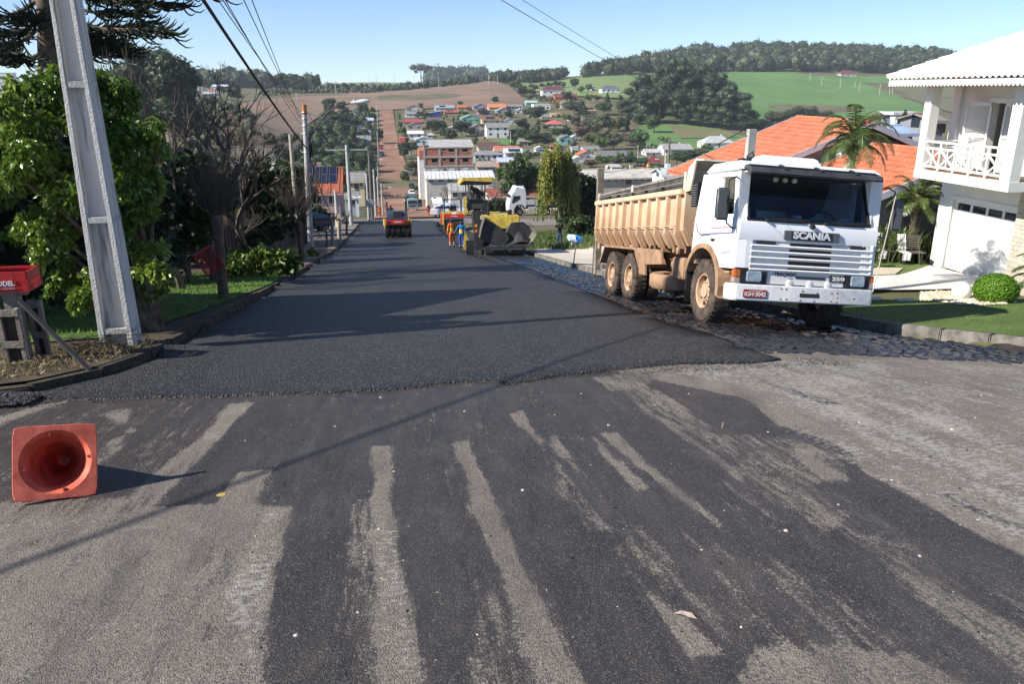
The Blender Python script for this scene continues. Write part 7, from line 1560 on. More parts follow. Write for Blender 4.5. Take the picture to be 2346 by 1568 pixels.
# ================================================================ TREES
def crown_data(blobs, n, leaf, seed=0, inner=.8, droop=0., aspect=.5):
 r = np.random.RandomState(seed); B = np.array(blobs, float); wts = (B[:, 3]**2); wts /= wts.sum(); k = r.choice(len(B), n, p=wts)
 d = r.normal(size=(n,3)); d /= np.linalg.norm(d, axis=1)[:, None]; rad = B[k,3]*(r.uniform(.55,1.08, n))
 sz = B[k,4] if B.shape[1] > 4 else np.ones(n); P = B[k, :3]+d*rad[:, None]*np.stack([np.ones(n), np.ones(n), sz],1)
 a = r.normal(size=(n,3)); a -= (a*d).sum(1)[:, None]*d*.6
 if droop: a[:, 2] -= droop*np.abs(a).sum(1)
 a /= np.linalg.norm(a, axis=1)[:, None]; b = np.cross(a, d+r.normal(size=(n,3))*.5); b /= np.linalg.norm(b, axis=1)[:, None]+1e-9
 L = leaf*r.uniform(.6,1.3, n)[:, None]; Q = np.stack([P-a*L, P+b*L*aspect, P+a*L, P-b*L*aspect],1).reshape(-1,3); F_ = np.arange(4*n).reshape(-1,4)
 if inner:
  ico = ICO; V2 = []; F2 = []
  for q in B:
   nn_ = len(V2); s_ = q[4] if len(q) > 4 else 1
   V2 += [(q[0]+v[0]*q[3]*inner*(1+.18*math.sin(v[1]*7+v[2]*5+seed)), q[1]+v[1]*q[3]*inner, q[2]+v[2]*q[3]*inner*s_) for v in ico[0]]; F2 += [tuple(i+nn_ for i in f) for f in ico[1]]
  base_ = len(Q); Q = np.concatenate([Q, np.array(V2)]); F2 = np.array([(a_, b_, c_, c_) for a_, b_, c_ in F2]); return Q, F_, np.array(F2)[:, :3]+base_
 return Q, F_, None
_bm = bmesh.new(); bmesh.ops.create_icosphere(_bm, subdivisions=2, radius=1); ICO = ([tuple(v.co) for v in _bm.verts],[tuple(v.index for v in f.verts) for f in _bm.faces]); _bm.free()
def crown_mesh(name, blobs, n, leaf, m, **k):
 Q, F4, F3 = crown_data(blobs, n, leaf, **k); me = bpy.data.meshes.new(name)
 fl = F4.tolist()+(F3.tolist() if F3 is not None else []); me.from_pydata(Q.tolist(),[], fl); me.update(); me.materials.append(m); return me
def blobs_round(r, seed, n=9, flat_=.8):
 q = random.Random(seed); out = [(0,0,.55,.30,.9)]
 for i in range(n):
  a = q.uniform(0,6.28); rr_ = q.uniform(.16,.30); z = q.uniform(.32,.82); s_ = math.sqrt(max(0,1-((z-.55)/.45)**2)); out.append((math.cos(a)*.30*s_, math.sin(a)*.30*s_, z, rr_*q.uniform(.6,.95),.85))
 return out
KINDS = {}
def kind_mesh(kind, v):
 key = (kind, v)
 if key in KINDS: return KINDS[key]
 q = random.Random(hash(kind) % 1000 if False else len(kind)*31+v*7)
 if kind in ('dark', 'mid', 'light', 'yellow', 'olive', 'brown'):
  m = {'dark': 'leaf_dark', 'mid': 'leaf_mid', 'light': 'leaf_light', 'yellow': 'leaf_yellow', 'olive': 'leaf_olive', 'brown': 'leaf_brown'}[kind]
  me = crown_mesh('crown', blobs_round(1, v*13+len(kind)),2600,.036, M[m], seed=v, inner=.66)
 elif kind == 'gum':
  bl = [(0,0,.5,.16,1.3)]
  for i in range(15): z = q.uniform(.18,.95); a = q.uniform(0,6.28); rr_ = .18*(1-.55*abs(z-.55)/.45); bl.append((math.cos(a)*rr_, math.sin(a)*rr_, z, q.uniform(.07,.13),1.1))
  me = crown_mesh('crown', bl,4200,.020, M['leaf_gum'], seed=v, inner=.72)
 elif kind == 'conifer':
  bl = [(q.uniform(-.03,.03), q.uniform(-.03,.03),.12+.84*i/9,.24*(1-i/9.8)+.03,.7) for i in range(10)]; me = crown_mesh('crown', bl,2000,.030, M['leaf_dark'], seed=v, inner=.7)
 KINDS[key] = me; return me
def bare_mesh(seed, levels=5, spread=.5, n0=3, trunk=.25, r0=.022, upward=.2, droop=0, sides=4, m=None, kids=(2,3)):
 q = random.Random(seed); mb = MB(); tr = MB()
 def grow(p, d, L, r, lv):
  n = 3; pts = [p];
  for i in range(n):
   d = (d+Vector((q.gauss(0,.14), q.gauss(0,.14), upward*.15-droop*.1))).normalized(); p = p+d*L/n; pts.append(p)
  (tr if lv == 0 else mb).tube(pts,[r*(1-.35*i/n) for i in range(n+1)],(8 if lv == 0 else sides if lv < 3 else 3), False)
  if lv >= levels: return
  for k in range(n0 if lv == 0 else q.randint(*kids)):
   ax_ = Vector((q.gauss(0,1), q.gauss(0,1), q.gauss(0,.5))).normalized(); nd = (d+ax_*spread*q.uniform(.7,1.3)+Vector((0,0, upward))).normalized(); grow(pts[-1] if q.random() < .6 else pts[-2], nd, L*q.uniform(.62,.82), r*.60, lv+1)
 grow(Vector((0,0,-.03)), Vector((0,0,1)), trunk+.03, r0,0); return mb, tr
_bc = {}
def far_tree(kind, px, yb, hpx, wpx, label, Y=None, grp=None, v=None):
 b = (px, yb)
 if Y is None: p = G(px, yb)
 else: p = at(px, yb, Y)
 k = mpp(p.y); H = hpx*k; Wd = wpx*k; v = random.randint(0,2) if v is None else v
 e = empty('tree', p, random.uniform(0,6), label, 'tree', grp)
 if kind == 'bare':
  key = v
  if key not in _bc:
   mb, tr = bare_mesh(40+v,5,.62,4,.2,.02,.25, kids=(3,3)); _bc[key] = (mb.build('branches', M['twig'], None), tr.build('trunk', M['bark'], None));
   for o_ in _bc[key]: COL.objects.unlink(o_)
  for o_ in _bc[key]:
   c = bpy.data.objects.new(o_.name.split('.')[0], o_.data); COL.objects.link(c); c.parent = e
  e.scale = (Wd*.9, Wd*.9, H*1.0); return e
 c = bpy.data.objects.new('crown', kind_mesh(kind, v)); COL.objects.link(c); c.parent = e
 sx = {'gum': .5, 'conifer': .52}.get(kind,1.0); c.scale = (Wd/(.95 if kind not in ('gum', 'conifer') else .5), Wd/(.95 if kind not in ('gum', 'conifer') else .5), H)
 if 'TRK' not in KINDS: tb = MB(); tb.tube([(0,0,-.1),(.01,0,.3),(0,.01,.6)],[.03,.022,.012],6); t_ = tb.build('trunk', M['bark'], None); KINDS['TRK'] = t_.data; bpy.data.objects.remove(t_)
 t = bpy.data.objects.new('trunk', KINDS['TRK']); COL.objects.link(t); t.parent = e; t.scale = (H, H, H)
 return e
def tlabel(kind, px, yb, H):
 adj = {'dark': 'dark green round', 'mid': 'green bushy', 'light': 'bright green', 'yellow': 'yellow green', 'olive': 'grey green', 'brown': 'brownish winter', 'gum': 'tall eucalyptus', 'conifer': 'dark pointed', 'bare': 'leafless grey'}[kind]
 best = min(HS, key=lambda h: math.hypot(h[1]-px,(h[2]-yb)*1.3)); dx_, dy_ = px-best[1], yb-best[2]
 rel = ('left of' if dx_ < 0 else 'right of') if abs(dx_) > abs(dy_)*1.2 else ('above' if dy_ < 0 else 'below')
 words = best[0].split(); nm = ' '.join(words[:9]);
 for stop in (' left of', ' right of', ' at the', ' below', ' above', ' on the', ' behind', ' in the', ' with its', ' of the', ' among', ' and a', ' beside'):
  nm = nm.split(stop)[0]
 lab = f'{adj} tree {rel} the {nm}'
 return ' '.join(lab.split()[:16])
TR = [ # fn, x, ybase, h, w, kind   (in zoom units)
 (Z2,60,480,180,190, 'dark'),(Z2,190,470,150,140, 'dark'),(Z2,270,480,110,100, 'bare'),(Z2,130,640,190,330, 'dark'),(Z2,300,650,140,200, 'dark'),(Z2,470,480,125,130, 'dark'),(Z2,575,470,90,70, 'yellow'),(Z2,590,548,90,100, 'dark'),
 (Z2,50,700,170,200, 'bare'),(Z2,215,850,190,200, 'bare'),(Z2,60,860,150,200, 'olive'),(Z2,50,960,130,180, 'dark'),(Z2,230,920,110,130, 'dark'),(Z2,640,830,200,130, 'mid'),(Z2,420,1130,200,330, 'mid'),(Z2,560,1160,180,160, 'mid'),(Z2,620,930,90,60, 'olive'),
 (Z2,370,1400,170,130, 'conifer'),(Z2,265,1450,140,90, 'olive'),(Z2,610,1420,120,90, 'yellow'),(Z2,460,1560,160,120, 'light'),(Z2,560,1540,120,90, 'olive'),(Z2,250,1568,110,80, 'olive'),
 (Z2,890,560,100,60, 'light'),(Z2,905,640,80,60, 'olive'),(Z2,930,730,110,110, 'mid'),(Z2,1155,410,75,55, 'olive'),(Z2,1150,510,70,90, 'dark'),(Z2,1120,520,60,80, 'mid'),(Z2,1220,520,70,100, 'dark'),(Z2,1300,700,150,170, 'dark'),(Z2,1400,690,120,130, 'dark'),(Z2,1440,760,130,120, 'mid'),(Z2,1530,790,130,140, 'dark'),(Z2,1650,740,190,210, 'dark'),(Z2,1740,740,110,140, 'dark'),(Z2,1690,490,60,100, 'mid'),(Z2,1860,400,40,50, 'dark'),(Z2,1635,372,60,70, 'dark'),(Z2,1575,370,60,60, 'bare'),(Z2,1885,480,80,90, 'dark'),
 (Z2,2040,345,90,90, 'dark'),(Z2,1740,440,60,70, 'yellow'),(Z2,1930,560,70,90, 'mid'),(Z2,985,770,80,110, 'mid'),(Z2,950,1000,180,160, 'dark'),(Z2,1040,960,160,170, 'mid'),(Z2,1060,1180,150,160, 'olive'),(Z2,1110,1240,110,100, 'brown'),(Z2,1080,1420,90,90, 'mid'),(Z2,1340,1500,280,200, 'dark'),(Z2,1290,1430,180,120, 'olive'),(Z2,1470,1330,190,200, 'bare'),(Z2,1150,1330,90,90, 'yellow'),
 (Z3,450,250,100,90, 'dark'),(Z3,600,340,130,130, 'mid'),(Z3,690,400,140,130, 'dark'),(Z3,770,400,100,120, 'yellow'),(Z3,800,390,90,80, 'dark'),(Z3,380,485,80,75, 'dark'),(Z3,760,450,60,80, 'mid'),(Z3,820,320,70,120, 'olive'),(Z3,1000,300,70,80, 'mid'),(Z3,1090,310,90,110, 'dark'),(Z3,1160,310,80,70, 'mid'),(Z3,920,310,70,80, 'mid'),(Z3,1285,330,140,100, 'dark'),(Z3,1365,370,90,80, 'mid'),(Z3,1445,350,95,80, 'mid'),(Z3,1190,450,100,130, 'dark'),
 (Z3,900,450,70,120, 'olive'),(Z3,1000,470,70,100, 'brown'),(Z3,1450,470,100,90, 'mid'),(Z3,1545,470,90,80, 'dark'),(Z3,1660,470,120,60, 'conifer'),(Z3,1815,470,90,60, 'dark'),(Z3,1600,440,80,120, 'bare'),(Z3,1790,600,200,160, 'bare'),(Z3,1620,620,170,190, 'mid'),(Z3,1280,620,180,220, 'olive'),(Z3,1380,640,130,120, 'dark'),(Z3,1190,560,100,110, 'yellow'),(Z3,1090,570,110,60, 'yellow'),
 (Z3,830,700,190,230, 'dark'),(Z3,740,620,80,90, 'mid'),(Z3,530,650,90,110, 'dark'),(Z3,680,780,130,180, 'dark'),(Z3,590,850,90,140, 'olive'),(Z3,1200,700,110,100, 'mid'),(Z3,1290,760,130,120, 'dark'),(Z3,1540,850,270,330, 'olive'),(Z3,1370,900,230,210, 'brown'),(Z3,1720,800,160,140, 'yellow'),(Z3,1850,790,150,170, 'dark'),(Z3,1990,720,70,90, 'mid'),(Z3,2190,820,220,210, 'mid'),
 (Z3,690,880,100,140, 'dark'),(Z3,860,980,180,300, 'dark'),(Z3,1000,960,110,150, 'olive'),(Z3,1050,870,110,160, 'mid'),(Z3,1170,860,110,180, 'dark'),(Z3,850,830,110,110, 'olive'),(Z3,950,790,70,90, 'mid'),(Z3,1480,970,160,180, 'mid'),(Z3,1600,1010,170,180, 'light'),(Z3,1730,1010,200,200, 'olive'),(Z3,1880,960,150,200, 'brown'),(Z3,2000,1010,230,220, 'mid'),(Z3,1300,1000,150,170, 'bare'),(Z3,580,930,90,120, 'olive'),(Z3,2090,1060,130,120, 'dark'),
 (Z3,1470,1210,100,170, 'brown'),(Z3,1640,1210,150,200, 'mid'),(Z3,1790,1210,130,200, 'olive'),(Z3,1930,1200,130,180, 'dark'),(Z3,2040,1200,120,170, 'mid'),(Z3,2200,1240,60,130, 'light'),(Z3,700,1210,180,220, 'olive'),(Z3,620,1310,200,200, 'light'),(Z3,720,1320,170,170, 'mid'),(Z3,450,1330,110,160, 'bare'),(Z3,250,1420,130,200, 'bare'),
 (Z4,650,900,110,180, 'mid'),(Z4,740,890,100,150, 'dark'),(Z4,800,850,70,90, 'brown'),(Z4,860,800,50,90, 'light'),(Z4,1180,680,100,260, 'dark'),(Z4,1330,640,120,160, 'olive'),(Z4,1430,630,110,150, 'gum'),(Z4,1530,600,110,170, 'olive'),(Z4,1640,590,70,160, 'olive'),
 (ZL,610,510,90,120, 'dark'),(ZL,535,470,70,90, 'dark'),(ZL,440,560,100,130, 'olive'),(ZL,390,340,50,100, 'dark'),(ZL,560,350,90,180, 'dark'),(ZL,1240,440,120,80, 'mid'),(ZL,850,400,75,80, 'dark'),(ZL,880,1020,160,140, 'olive'),(ZL,960,1000,150,150, 'light'),(ZL,1050,1010,120,120, 'mid'),(ZL,900,860,100,120, 'dark'),(ZL,1040,870,110,150, 'dark'),(ZL,1230,980,110,140, 'dark'),(ZL,990,860,90,120, 'bare'),
 (Z4,2200,650,130,110, 'conifer'),
]
YFIX = {(2200,650): 66}
labels_seen = {}
for fn, x, yb, h, w, kd in TR:
 sc = {id(Z2): 4.126, id(Z3): 3.91, id(Z4): 2.346, id(ZL): 2.613}[id(fn)]*1.2754; px, py = fn(x, yb)
 lab = tlabel(kd, px, py, h) if HS else 'tree'
 Yf = YFIX.get((x, yb))
 if Yf is None:
  g = G(px, py); Yf = g.y
  if py > 415 and Yf < 120: Yf = 120
  e = far_tree(kd, px, py, h/sc*1.0, w/sc*1.05, lab, Yf if py > 415 else None)
 else: e = far_tree(kd, px, py, h/sc, w/sc, lab, Yf)
 labels_seen.setdefault(lab,[]).append(e)
for lab, es in labels_seen.items():
 if len(es) > 1:
  es.sort(key=lambda o: o.location.x/o.location.y); w3 = ['leftmost', 'second', 'third', 'fourth'][:len(es)-1]+['rightmost']
  for e, w in zip(es, w3): e['label'] = ' '.join((w+' '+lab).split()[:16]); e['group'] = 'trees '+' '.join(lab.split()[3:])
GR = [(1460,262,100,60),(1490,262,130,60),(1520,268,155,62),(1555,270,160,70),(1590,272,165,66),(1625,274,150,62),(1655,278,150,60),(1475,285,90,55),(1510,280,120,55),(1560,285,110,60),(1610,290,110,60),(1655,295,110,64),(1690,296,110,60),(1540,262,170,60),(1572,262,175,60),(1440,272,60,45),(1680,284,120,60),(1712,300,70,44),(1600,262,165,60)]
GL = ['leftmost low', 'left', 'left middle', 'front middle', 'highest crowned', 'right middle', 'right', 'front left', 'front left middle', 'front centre', 'front right middle', 'front right', 'far right', 'rear middle', 'rear highest', 'small left edge', 'rear right', 'small right edge', 'rear right middle']
for (px, yb, h, w), lb in zip(GR, GL): far_tree('gum', px, yb, h*.72, w*1.15, lb+' eucalyptus of the big grove on the green hill', None, 'eucalyptus trees of the big grove')
GR2 = [(285,330,130,60),(300,330,160,60),(325,330,185,62),(350,330,198,66),(375,330,190,60),(400,330,180,60),(425,330,170,56)]
for (px, yb, h, w), lb in zip(GR2,['leftmost', 'second from left', 'third from left', 'tallest middle', 'third from right', 'second from right', 'rightmost']):
 e = far_tree('gum', px, yb, h, w*1.9, lb+' dark tree of the tall grove behind the leafy tree on the left', 240, 'tall dark trees on the left skyline'); e.children[0].data = e.children[0].data
def wood(name, label, pts, m, seed=1, leafn=70):
 """pts: list of (X, Y, radius)"""
 r = random.Random(seed); Qs = []; F4s = []; F3s = []; off = 0
 for (X, Y, R) in pts:
  z = g1(X, Y); bl = [(X+r.uniform(-.2,.2)*R, Y, z+R*r.uniform(.7,1.15), R, r.uniform(.8,1.2)),(X+r.uniform(-.7,.7)*R, Y-.3*R, z+R*r.uniform(.5,1.5), R*.6,1)]
  Q, F4, F3 = crown_data(bl, int(leafn*2.2), R*.17, seed=r.randint(0,9999), inner=.74); Qs.append(Q); F4s += (F4+off).tolist(); F3s += (F3+off).tolist(); off += len(Q)
 me = bpy.data.meshes.new(name); me.from_pydata(np.concatenate(Qs).tolist(),[], F4s+F3s); me.update(); o = link(name, me, m); tag(o, label, 'forest', kind='stuff'); return o
def fill(poly_px, n, rmin, rmax, seed, Yr=None, ytop=None):
 r = random.Random(seed); P = gpoly(ID, poly_px) if Yr is None else poly_px; arr = np.array(P); lo, hi = arr.min(0), arr.max(0); out = []
 k = 0
 while len(out) < n and k < n*60:
  k += 1; x, y = r.uniform(lo[0], hi[0]), r.uniform(lo[1], hi[1])
  if inpoly(np.array([x]), np.array([y]), P)[0]: out.append((x, y, r.uniform(rmin, rmax)))
 return out
ridge = [(ray(px, py)[0]*Y, Y) for px, py, Y in ((1345,172,840),(1450,165,850),(1560,160,855),(1830,160,850),(1900,168,860),(1990,172,870),(2330,176,870),(2480,176,900),(2500,140,1150),(2150,130,1110),(1900,120,1080),(1700,118,1070),(1560,125,1060),(1420,150,1000),(1340,165,930))]
wood('ridge_forest', 'dark mixed forest covering the long ridge on the right skyline', fill(ridge,1000,6,9.5,5, Yr=1), M['forest'])
mid2 = [(ray(px,180)[0]*Y, Y) for px, Y in ((1130,830),(1290,850),(1300,1000),(1120,1000))]
wood('middle_forest', 'dark forest patch on the middle skyline left of the green hillside', fill(mid2,200,3.5,6.5,6, Yr=1), M['forest'],3)
far1 = [(ray(px,180)[0]*Y, Y) for px, Y in ((985,1900),(1105,1900),(1105,2100),(980,2100))]
wood('far_pine_wood', 'distant bluish pine wood on the middle skyline', [(x, y, R*1.0) for x, y, R in fill(far1,160,16,20,7, Yr=1)], M['forest'],4,40)
wood('skyline_bushes', 'line of dark bushes and small trees along the top of the ploughed field', fill([(ray(px,190)[0]*Y, Y) for px, Y in ((720,800),(870,760),(1000,790),(1130,850),(1200,900),(1200,960),(1000,880),(860,850),(720,900))],170,2.0,4.6,8, Yr=1), M['forest'],5,40)
wood('left_skyline_wood', 'far dark wooded line on the left skyline', fill([(ray(px,190)[0]*Y, Y) for px, Y in ((150,900),(560,950),(720,1100),(720,1200),(560,1150),(150,1100))],220,7,12,9, Yr=1), M['forest'],6,40)
wood('scrub', 'rough scrub bushes on the slope left above the ploughed field', fill([(ray(px,210)[0]*Y, Y) for px, Y in ((600,640),(700,730),(860,740),(860,780),(700,800),(600,720))],160,.9,2.4,10, Yr=1), M['leaf_olive'],7,30)
wood('valley_scrub', 'low mixed bushes between the houses of the valley', fill([(ray(px,400)[0]*Y, Y) for px, Y in ((925,225),(925,420),(985,560),(1230,560),(1420,440),(1720,300),(1720,190),(1300,190))],230,.8,2.0,12, Yr=1), M['leaf_mid'],8,40)
wood('left_slope_scrub', 'bushes and small trees on the slope under the far left house cluster', fill([(ray(px,280)[0]*Y, Y) for px, Y in ((420,240),(600,240),(600,330),(560,480),(440,520),(400,400))],110,1.0,2.8,14, Yr=1), M['leaf_olive'],10,40)
wood('left_valley_scrub', 'low mixed bushes on the slope left of the dirt street', fill([(ray(px,400)[0]*Y, Y) for px, Y in ((855,230),(855,520),(780,520),(720,420),(700,300),(690,180),(800,180))],200,1.4,3.6,13, Yr=1), M['leaf_dark'],9,40)
big = far_tree('dark', 652,210,38,75, 'broad dark tree clump with tall crown on the left skyline', None); far_tree('dark', 676,212,34,50, 'right part of the broad dark tree clump on the left skyline', None); far_tree('mid', 724,215,42,24, 'lone round tree left of the far green hill', None)
def umbrella(px, yb, h, w, lab, Y=None):
 p = G(px, yb) if Y is None else at(px, yb, Y); k = mpp(p.y); H = h*k; R = w*k/2; e = empty('araucaria_tree', p,0, lab, 'tree'); MB().tube([(0,0,-1),(0,0, H*.9)],[H*.035, H*.02],6).build('trunk', M['bark'], e)
 bl = [(R*.62*math.cos(a), R*.62*math.sin(a), H*.86, R*.36,.6) for a in np.linspace(0,5.4,7)]+[(0,0, H*.9, R*.5,.6),(R*.4,0, H*.7, R*.25,.6),(-R*.4,0, H*.66, R*.2,.6)]
 link('crown', crown_mesh('crown', bl,500, R*.10, M['leaf_dark'], seed=3, inner=.75), None, e); return e
umbrella(965,193,38,52, 'flat topped araucaria alone on the middle skyline'); umbrella(1043,190,24,22, 'small dark araucaria right of the middle skyline araucaria')
palm_far = []
for (fn, x, yb, h, lb) in ((Z2,1020,940,120, 'palm beside the round dark tree left of the brick building'),(Z2,1455,600,130, 'left slender palm below the blue box house'),(Z2,1530,610,130, 'right slender palm below the blue box house')):
 p = G(*fn(x, yb)); k = mpp(p.y); H = h/5.26*k; e = empty('palm_tree', p,0, lb, 'palm tree'); MB().tube([(0,0,-1),(0,0, H*.8)],[.25,.18],6).build('trunk', M['palebark'], e)
 fr = MB(); [frond(fr,(0,0, H*.8), i*2.4,.9-.1*i*.9, H*.32,1.8,.9,8) for i in range(11)]; fr.build('fronds', M['palmleaf'], e)
# ---- poles on the hills and in town
def pole(px, yt, yb, label, Y=None, r=.13, arm=0, grp=None, m=None, taper=.7, name='utility_pole', lamp=0, sign=0):
 p = G(px, yb) if Y is None else at(px, yb, Y); H = at(px, yt, p.y).z-p.z; e = empty(name, p,0, label, 'utility pole', grp)
 MB().tube([(0,0,-1.5),(0,0, H)],[r, r*taper],8).build('post', m or M['concrete'], e, True)
 if arm:
  MB().box(-arm/2, arm/2,-.06,.06, H-.55, H-.42).build('crossarm', m or M['concrete'], e)
  for x in np.linspace(-arm/2+.1, arm/2-.1,3): MB().lathe([(.05,0),(.07,.1),(.03,.18),(.001,.2)],8,(x,0, H-.42)).build('insulator', flat((.3,.28,.26)), e, True)
 if lamp:
  MB().tube([(0,0, H-1.2),(lamp*.6,0, H-.75),(lamp*1.3,0, H-.7)],.035,6).build('lamp_arm', M['steel'], e, True); MB().box(lamp*1.3-.1, lamp*1.3+.35,-.1,.1, H-.78, H-.66).build('lamp_head', M['white'], e, bevel=.03)
 return e
HP = [(706,172,206),(722,178,208),(770,185,215),(733,190,212),(864,172,206),(868,186,208),(845,176,196),(856,185,200),(905,172,200),(950,174,198),(1005,176,200),(1120,172,194),(1186,174,198),(1140,172,195),(1086,168,188),(1340,152,168),(1358,150,168),(1389,148,166),(1415,150,165),(1445,148,165),(1855,166,186),(1882,176,196),(1924,180,205),(1968,187,210),(2014,192,218),(1958,186,200),(2044,200,216),(2037,202,217),(1325,155,168),(680,212,232),(640,196,214),(608,186,204)]
ORD = 'first second third fourth fifth sixth seventh eighth ninth tenth eleventh twelfth thirteenth fourteenth fifteenth sixteenth seventeenth eighteenth nineteenth twentieth twenty-first twenty-second twenty-third twenty-fourth twenty-fifth twenty-sixth twenty-seventh twenty-eighth twenty-ninth thirtieth thirty-first thirty-second thirty-third'.split()
for i,(px, yt, yb) in enumerate(sorted(HP)):
 g_ = 'poles standing along the far hill'; lb = ORD[i]+' thin pale pole from the left along the far hill and skyline'
 pole(px, yt, yb, lb, None,.28, grp=g_)
TP = [(1170,300,330, 'pale pole beside the blue box house'),(1028,300,322, 'pale pole behind the maroon metal roof house'),(866,240,300, 'thin pole left of the top of the dirt street'),(868,300,380, 'grey pole at the left edge of the middle dirt street'),(868,380,440, 'grey pole at the left edge of the lower dirt street'),(842,236,262, 'pale pole among trees left of the street top'),(1240,360,400, 'pale pole among the houses right of the valley'),(1212,345,372, 'white lamp pole left of the valley trees'),(1460,335,380, 'pole behind the long shed roof'),(1480,330,372, 'pale pole in front of the valley pasture'),(1348,392,430, 'thin pole just left of the long shed')]
for px, yt, yb, lb in TP: pole(px, yt, yb, lb, None,.2)
# ================================================================ STREET POLES
pole(805,332,514, 'concrete pole with wooden crossarm at the left kerb before the cross street', 84,.22, arm=4.2)
pole(681,308,505, 'thin pale pole rising behind the lamp pole', 50,.15, m=flat((.42,.36,.28),.8)); pole(853,352,498, 'dark pole left of the dirt street, nearest of the row', 98,.2, m=flat((.16,.14,.13),.9), lamp=1); pole(861,388,490, 'second slim pole in the row left of the dirt street', 112,.16, lamp=-1)
pole(868,405,480, 'third slim pole in the row left of the dirt street', 130,.16); pole(845,398,500, 'short grey pole beside the round sign', 96,.16); pole(876,420,476, 'fourth slim pole in the row left of the dirt street', 140,.15, lamp=1); pole(773,436,512, 'leaning grey post in front of the terracotta roof house', 80,.2)
pole(1528,318,420, 'weathered pole with short crossarm and dark cable behind the truck box', 105,.22, arm=2.2, m=flat((.2,.17,.13),.9)); pole(1518,352,470, 'curved white street lamp pole left of the weathered pole', 104,.08, m=M['white'], lamp=-1); pole(1198,425,490, 'slim grey pole behind the paver canopy', 118,.18); pole(1146,445,495, 'thin wooden pole behind the drum roller', 116,.1, m=M['oldwood']); pole(1092,440,505, 'white slim pole left of the paver canopy', 110,.14)
e = pole(1369,386,600, 'square weathered concrete post directly left of the truck box', 26,.01); [bpy.data.objects.remove(c) for c in list(e.children)]; hh_ = at(1369,386,26).z-e.location.z; MB().box(-.10,.10,-.1,.1,-.5, hh_).build('post', M['oldwood'], e);
p9 = pole(1699,296,560, 'square pale concrete pole behind the truck cab carrying the overhead wires', 22,.01); [bpy.data.objects.remove(c) for c in list(p9.children)]; h9 = at(1699,296,22).z-p9.location.z; MB().prism([(-.13,-1),(-.11, h9),(.11, h9),(.13,-1)],1,-.1,.1).build('post', M['concrete'], p9); MB().tube([(-.14,-.13, h9-.75),(.0,-.16, h9-.62),(.10,-.13, h9-.8),(0,-.15, h9-.98),(-.14,-.13, h9-.75)],.022,5).build('cable_loop', M['blackplastic'], p9)
lb_ = G(713,585); LPt = at(697,241, lb_.y); LP_ = empty('lamp_pole', lb_,0, 'tall round concrete lamp pole with orange top, curved arm and white lamp head', 'lamp pole')
d_ = LPt-lb_; MB().tube([(0,0,-.5), tuple(d_*.5), tuple(d_)],[.165,.14,.115],14).build('shaft', M['concrete'], LP_, True); MB().cyl(tuple(d_*.94), tuple(d_*1.005),.118,14).build('rusty_top', flat((.42,.17,.05),.9), LP_, True)
for f_ in (.955,.915,.87,.82,.70):
 c_ = d_*f_; MB().lathe([(.15,-.02),(.16,0),(.15,.02)],14, c_).build('clamp', M['steel'], LP_); MB().box(c_.x-.24, c_.x-.12, c_.y-.04, c_.y+.04, c_.z-.03, c_.z+.03).build('insulator', M['white'], LP_)
def rel(px, py, dy=0): v = at(px, py, lb_.y+dy)-lb_; return tuple(v)
MB().tube([rel(709,318), rel(728,285), rel(752,256), rel(780,241), rel(806,236)],.035,8).build('lamp_arm', flat((.05,.045,.04),.6), LP_, True)
a_, b_ = Vector(rel(803,236)), Vector(rel(848,231)); lh = MB(); dv = (b_-a_); lh.tube([a_, a_+dv*.3, a_+dv*.55, a_+dv*.85, b_],[.06,.09,.13,.12,.03],12); lh.build('lamp_head', flat((.62,.63,.62),.5), LP_, True); MB().lathe([(.12,.0),(.10,-.06),(.001,-.09)],12, a_+dv*.72+Vector((0,0,-.05))).build('lamp_glass', M['lens'], LP_, True)
MB().cyl(a_+dv*.18, a_+dv*.18+Vector((0,0,.16)),.05,8).build('photo_cell', M['white'], LP_, True)
kn = MB(); rn = random.Random(6)
for k in range(14): kn.tube([Vector(rel(703+rn.uniform(-6,14),320+rn.uniform(-14,60))) for _ in range(4)],.018,4)
kn.build('cable_knot', M['blackplastic'], LP_)
# ================================================================ WIRES
def wire(label, a, b, r, sag, col=(.015,.015,.016), n=14, grp=None):
 a, b = Vector(a), Vector(b); e = empty('overhead_cable', a,0, label, 'cable', grp); MB().tube([(b-a)*(i/n)+Vector((0,0,-4*sag*(i/n)*(1-i/n))) for i in range(n+1)], r,5, False).build('cable', flat(col), e, True); return e
lpA = lb_+d_*.72
wire('thick black cable running from the upper left down to the lamp pole', at(395,-110,13), lpA+Vector((.05,0,0)),.035,.15)
wire('black cable drooping from the lamp pole toward the terracotta roof house', lpA+Vector((.1,0,-.1)), at(772,488,80),.03,1.2)
for k,(x0, y0, yy) in enumerate(((497,-5,.955),(505,-10,.915),(512,-8,.87),(545,-30,.93),(560,-45,.9))):
 wire(ORD[k]+' of the thin parallel wires running from the top left toward the lamp pole', at(x0, y0,14), lb_+d_*yy+Vector((-.18,0,0)),.009,.1,(.05,.05,.055), grp='thin wires left of the lamp pole')
wire('pale twisted wire from the lamp pole top toward the far street poles', lb_+d_*.955, at(868,268,260)+Vector((0,0,0)),.02,1.5,(.55,.55,.52)); wire('thin pale stay wire running down left behind the lamp pole', lb_+d_*.93, at(580,430,60),.012,.2,(.35,.33,.3))
w9 = Vector((p9.location.x, p9.location.y, p9.location.z+h9-.1))
wire('lower overhead wire crossing the sky to the pole behind the truck', at(1100,-30,9), w9,.004,.12,(.03,.03,.035)); wire('upper overhead wire crossing the sky to the pole behind the truck', at(1150,-30,9), w9+Vector((.1,0,.05)),.003,.10,(.08,.08,.09))
wire('cable above the left roadside whose shadow crosses the asphalt', (-14,-3.3,3.6), tuple(PT),.03,.25)
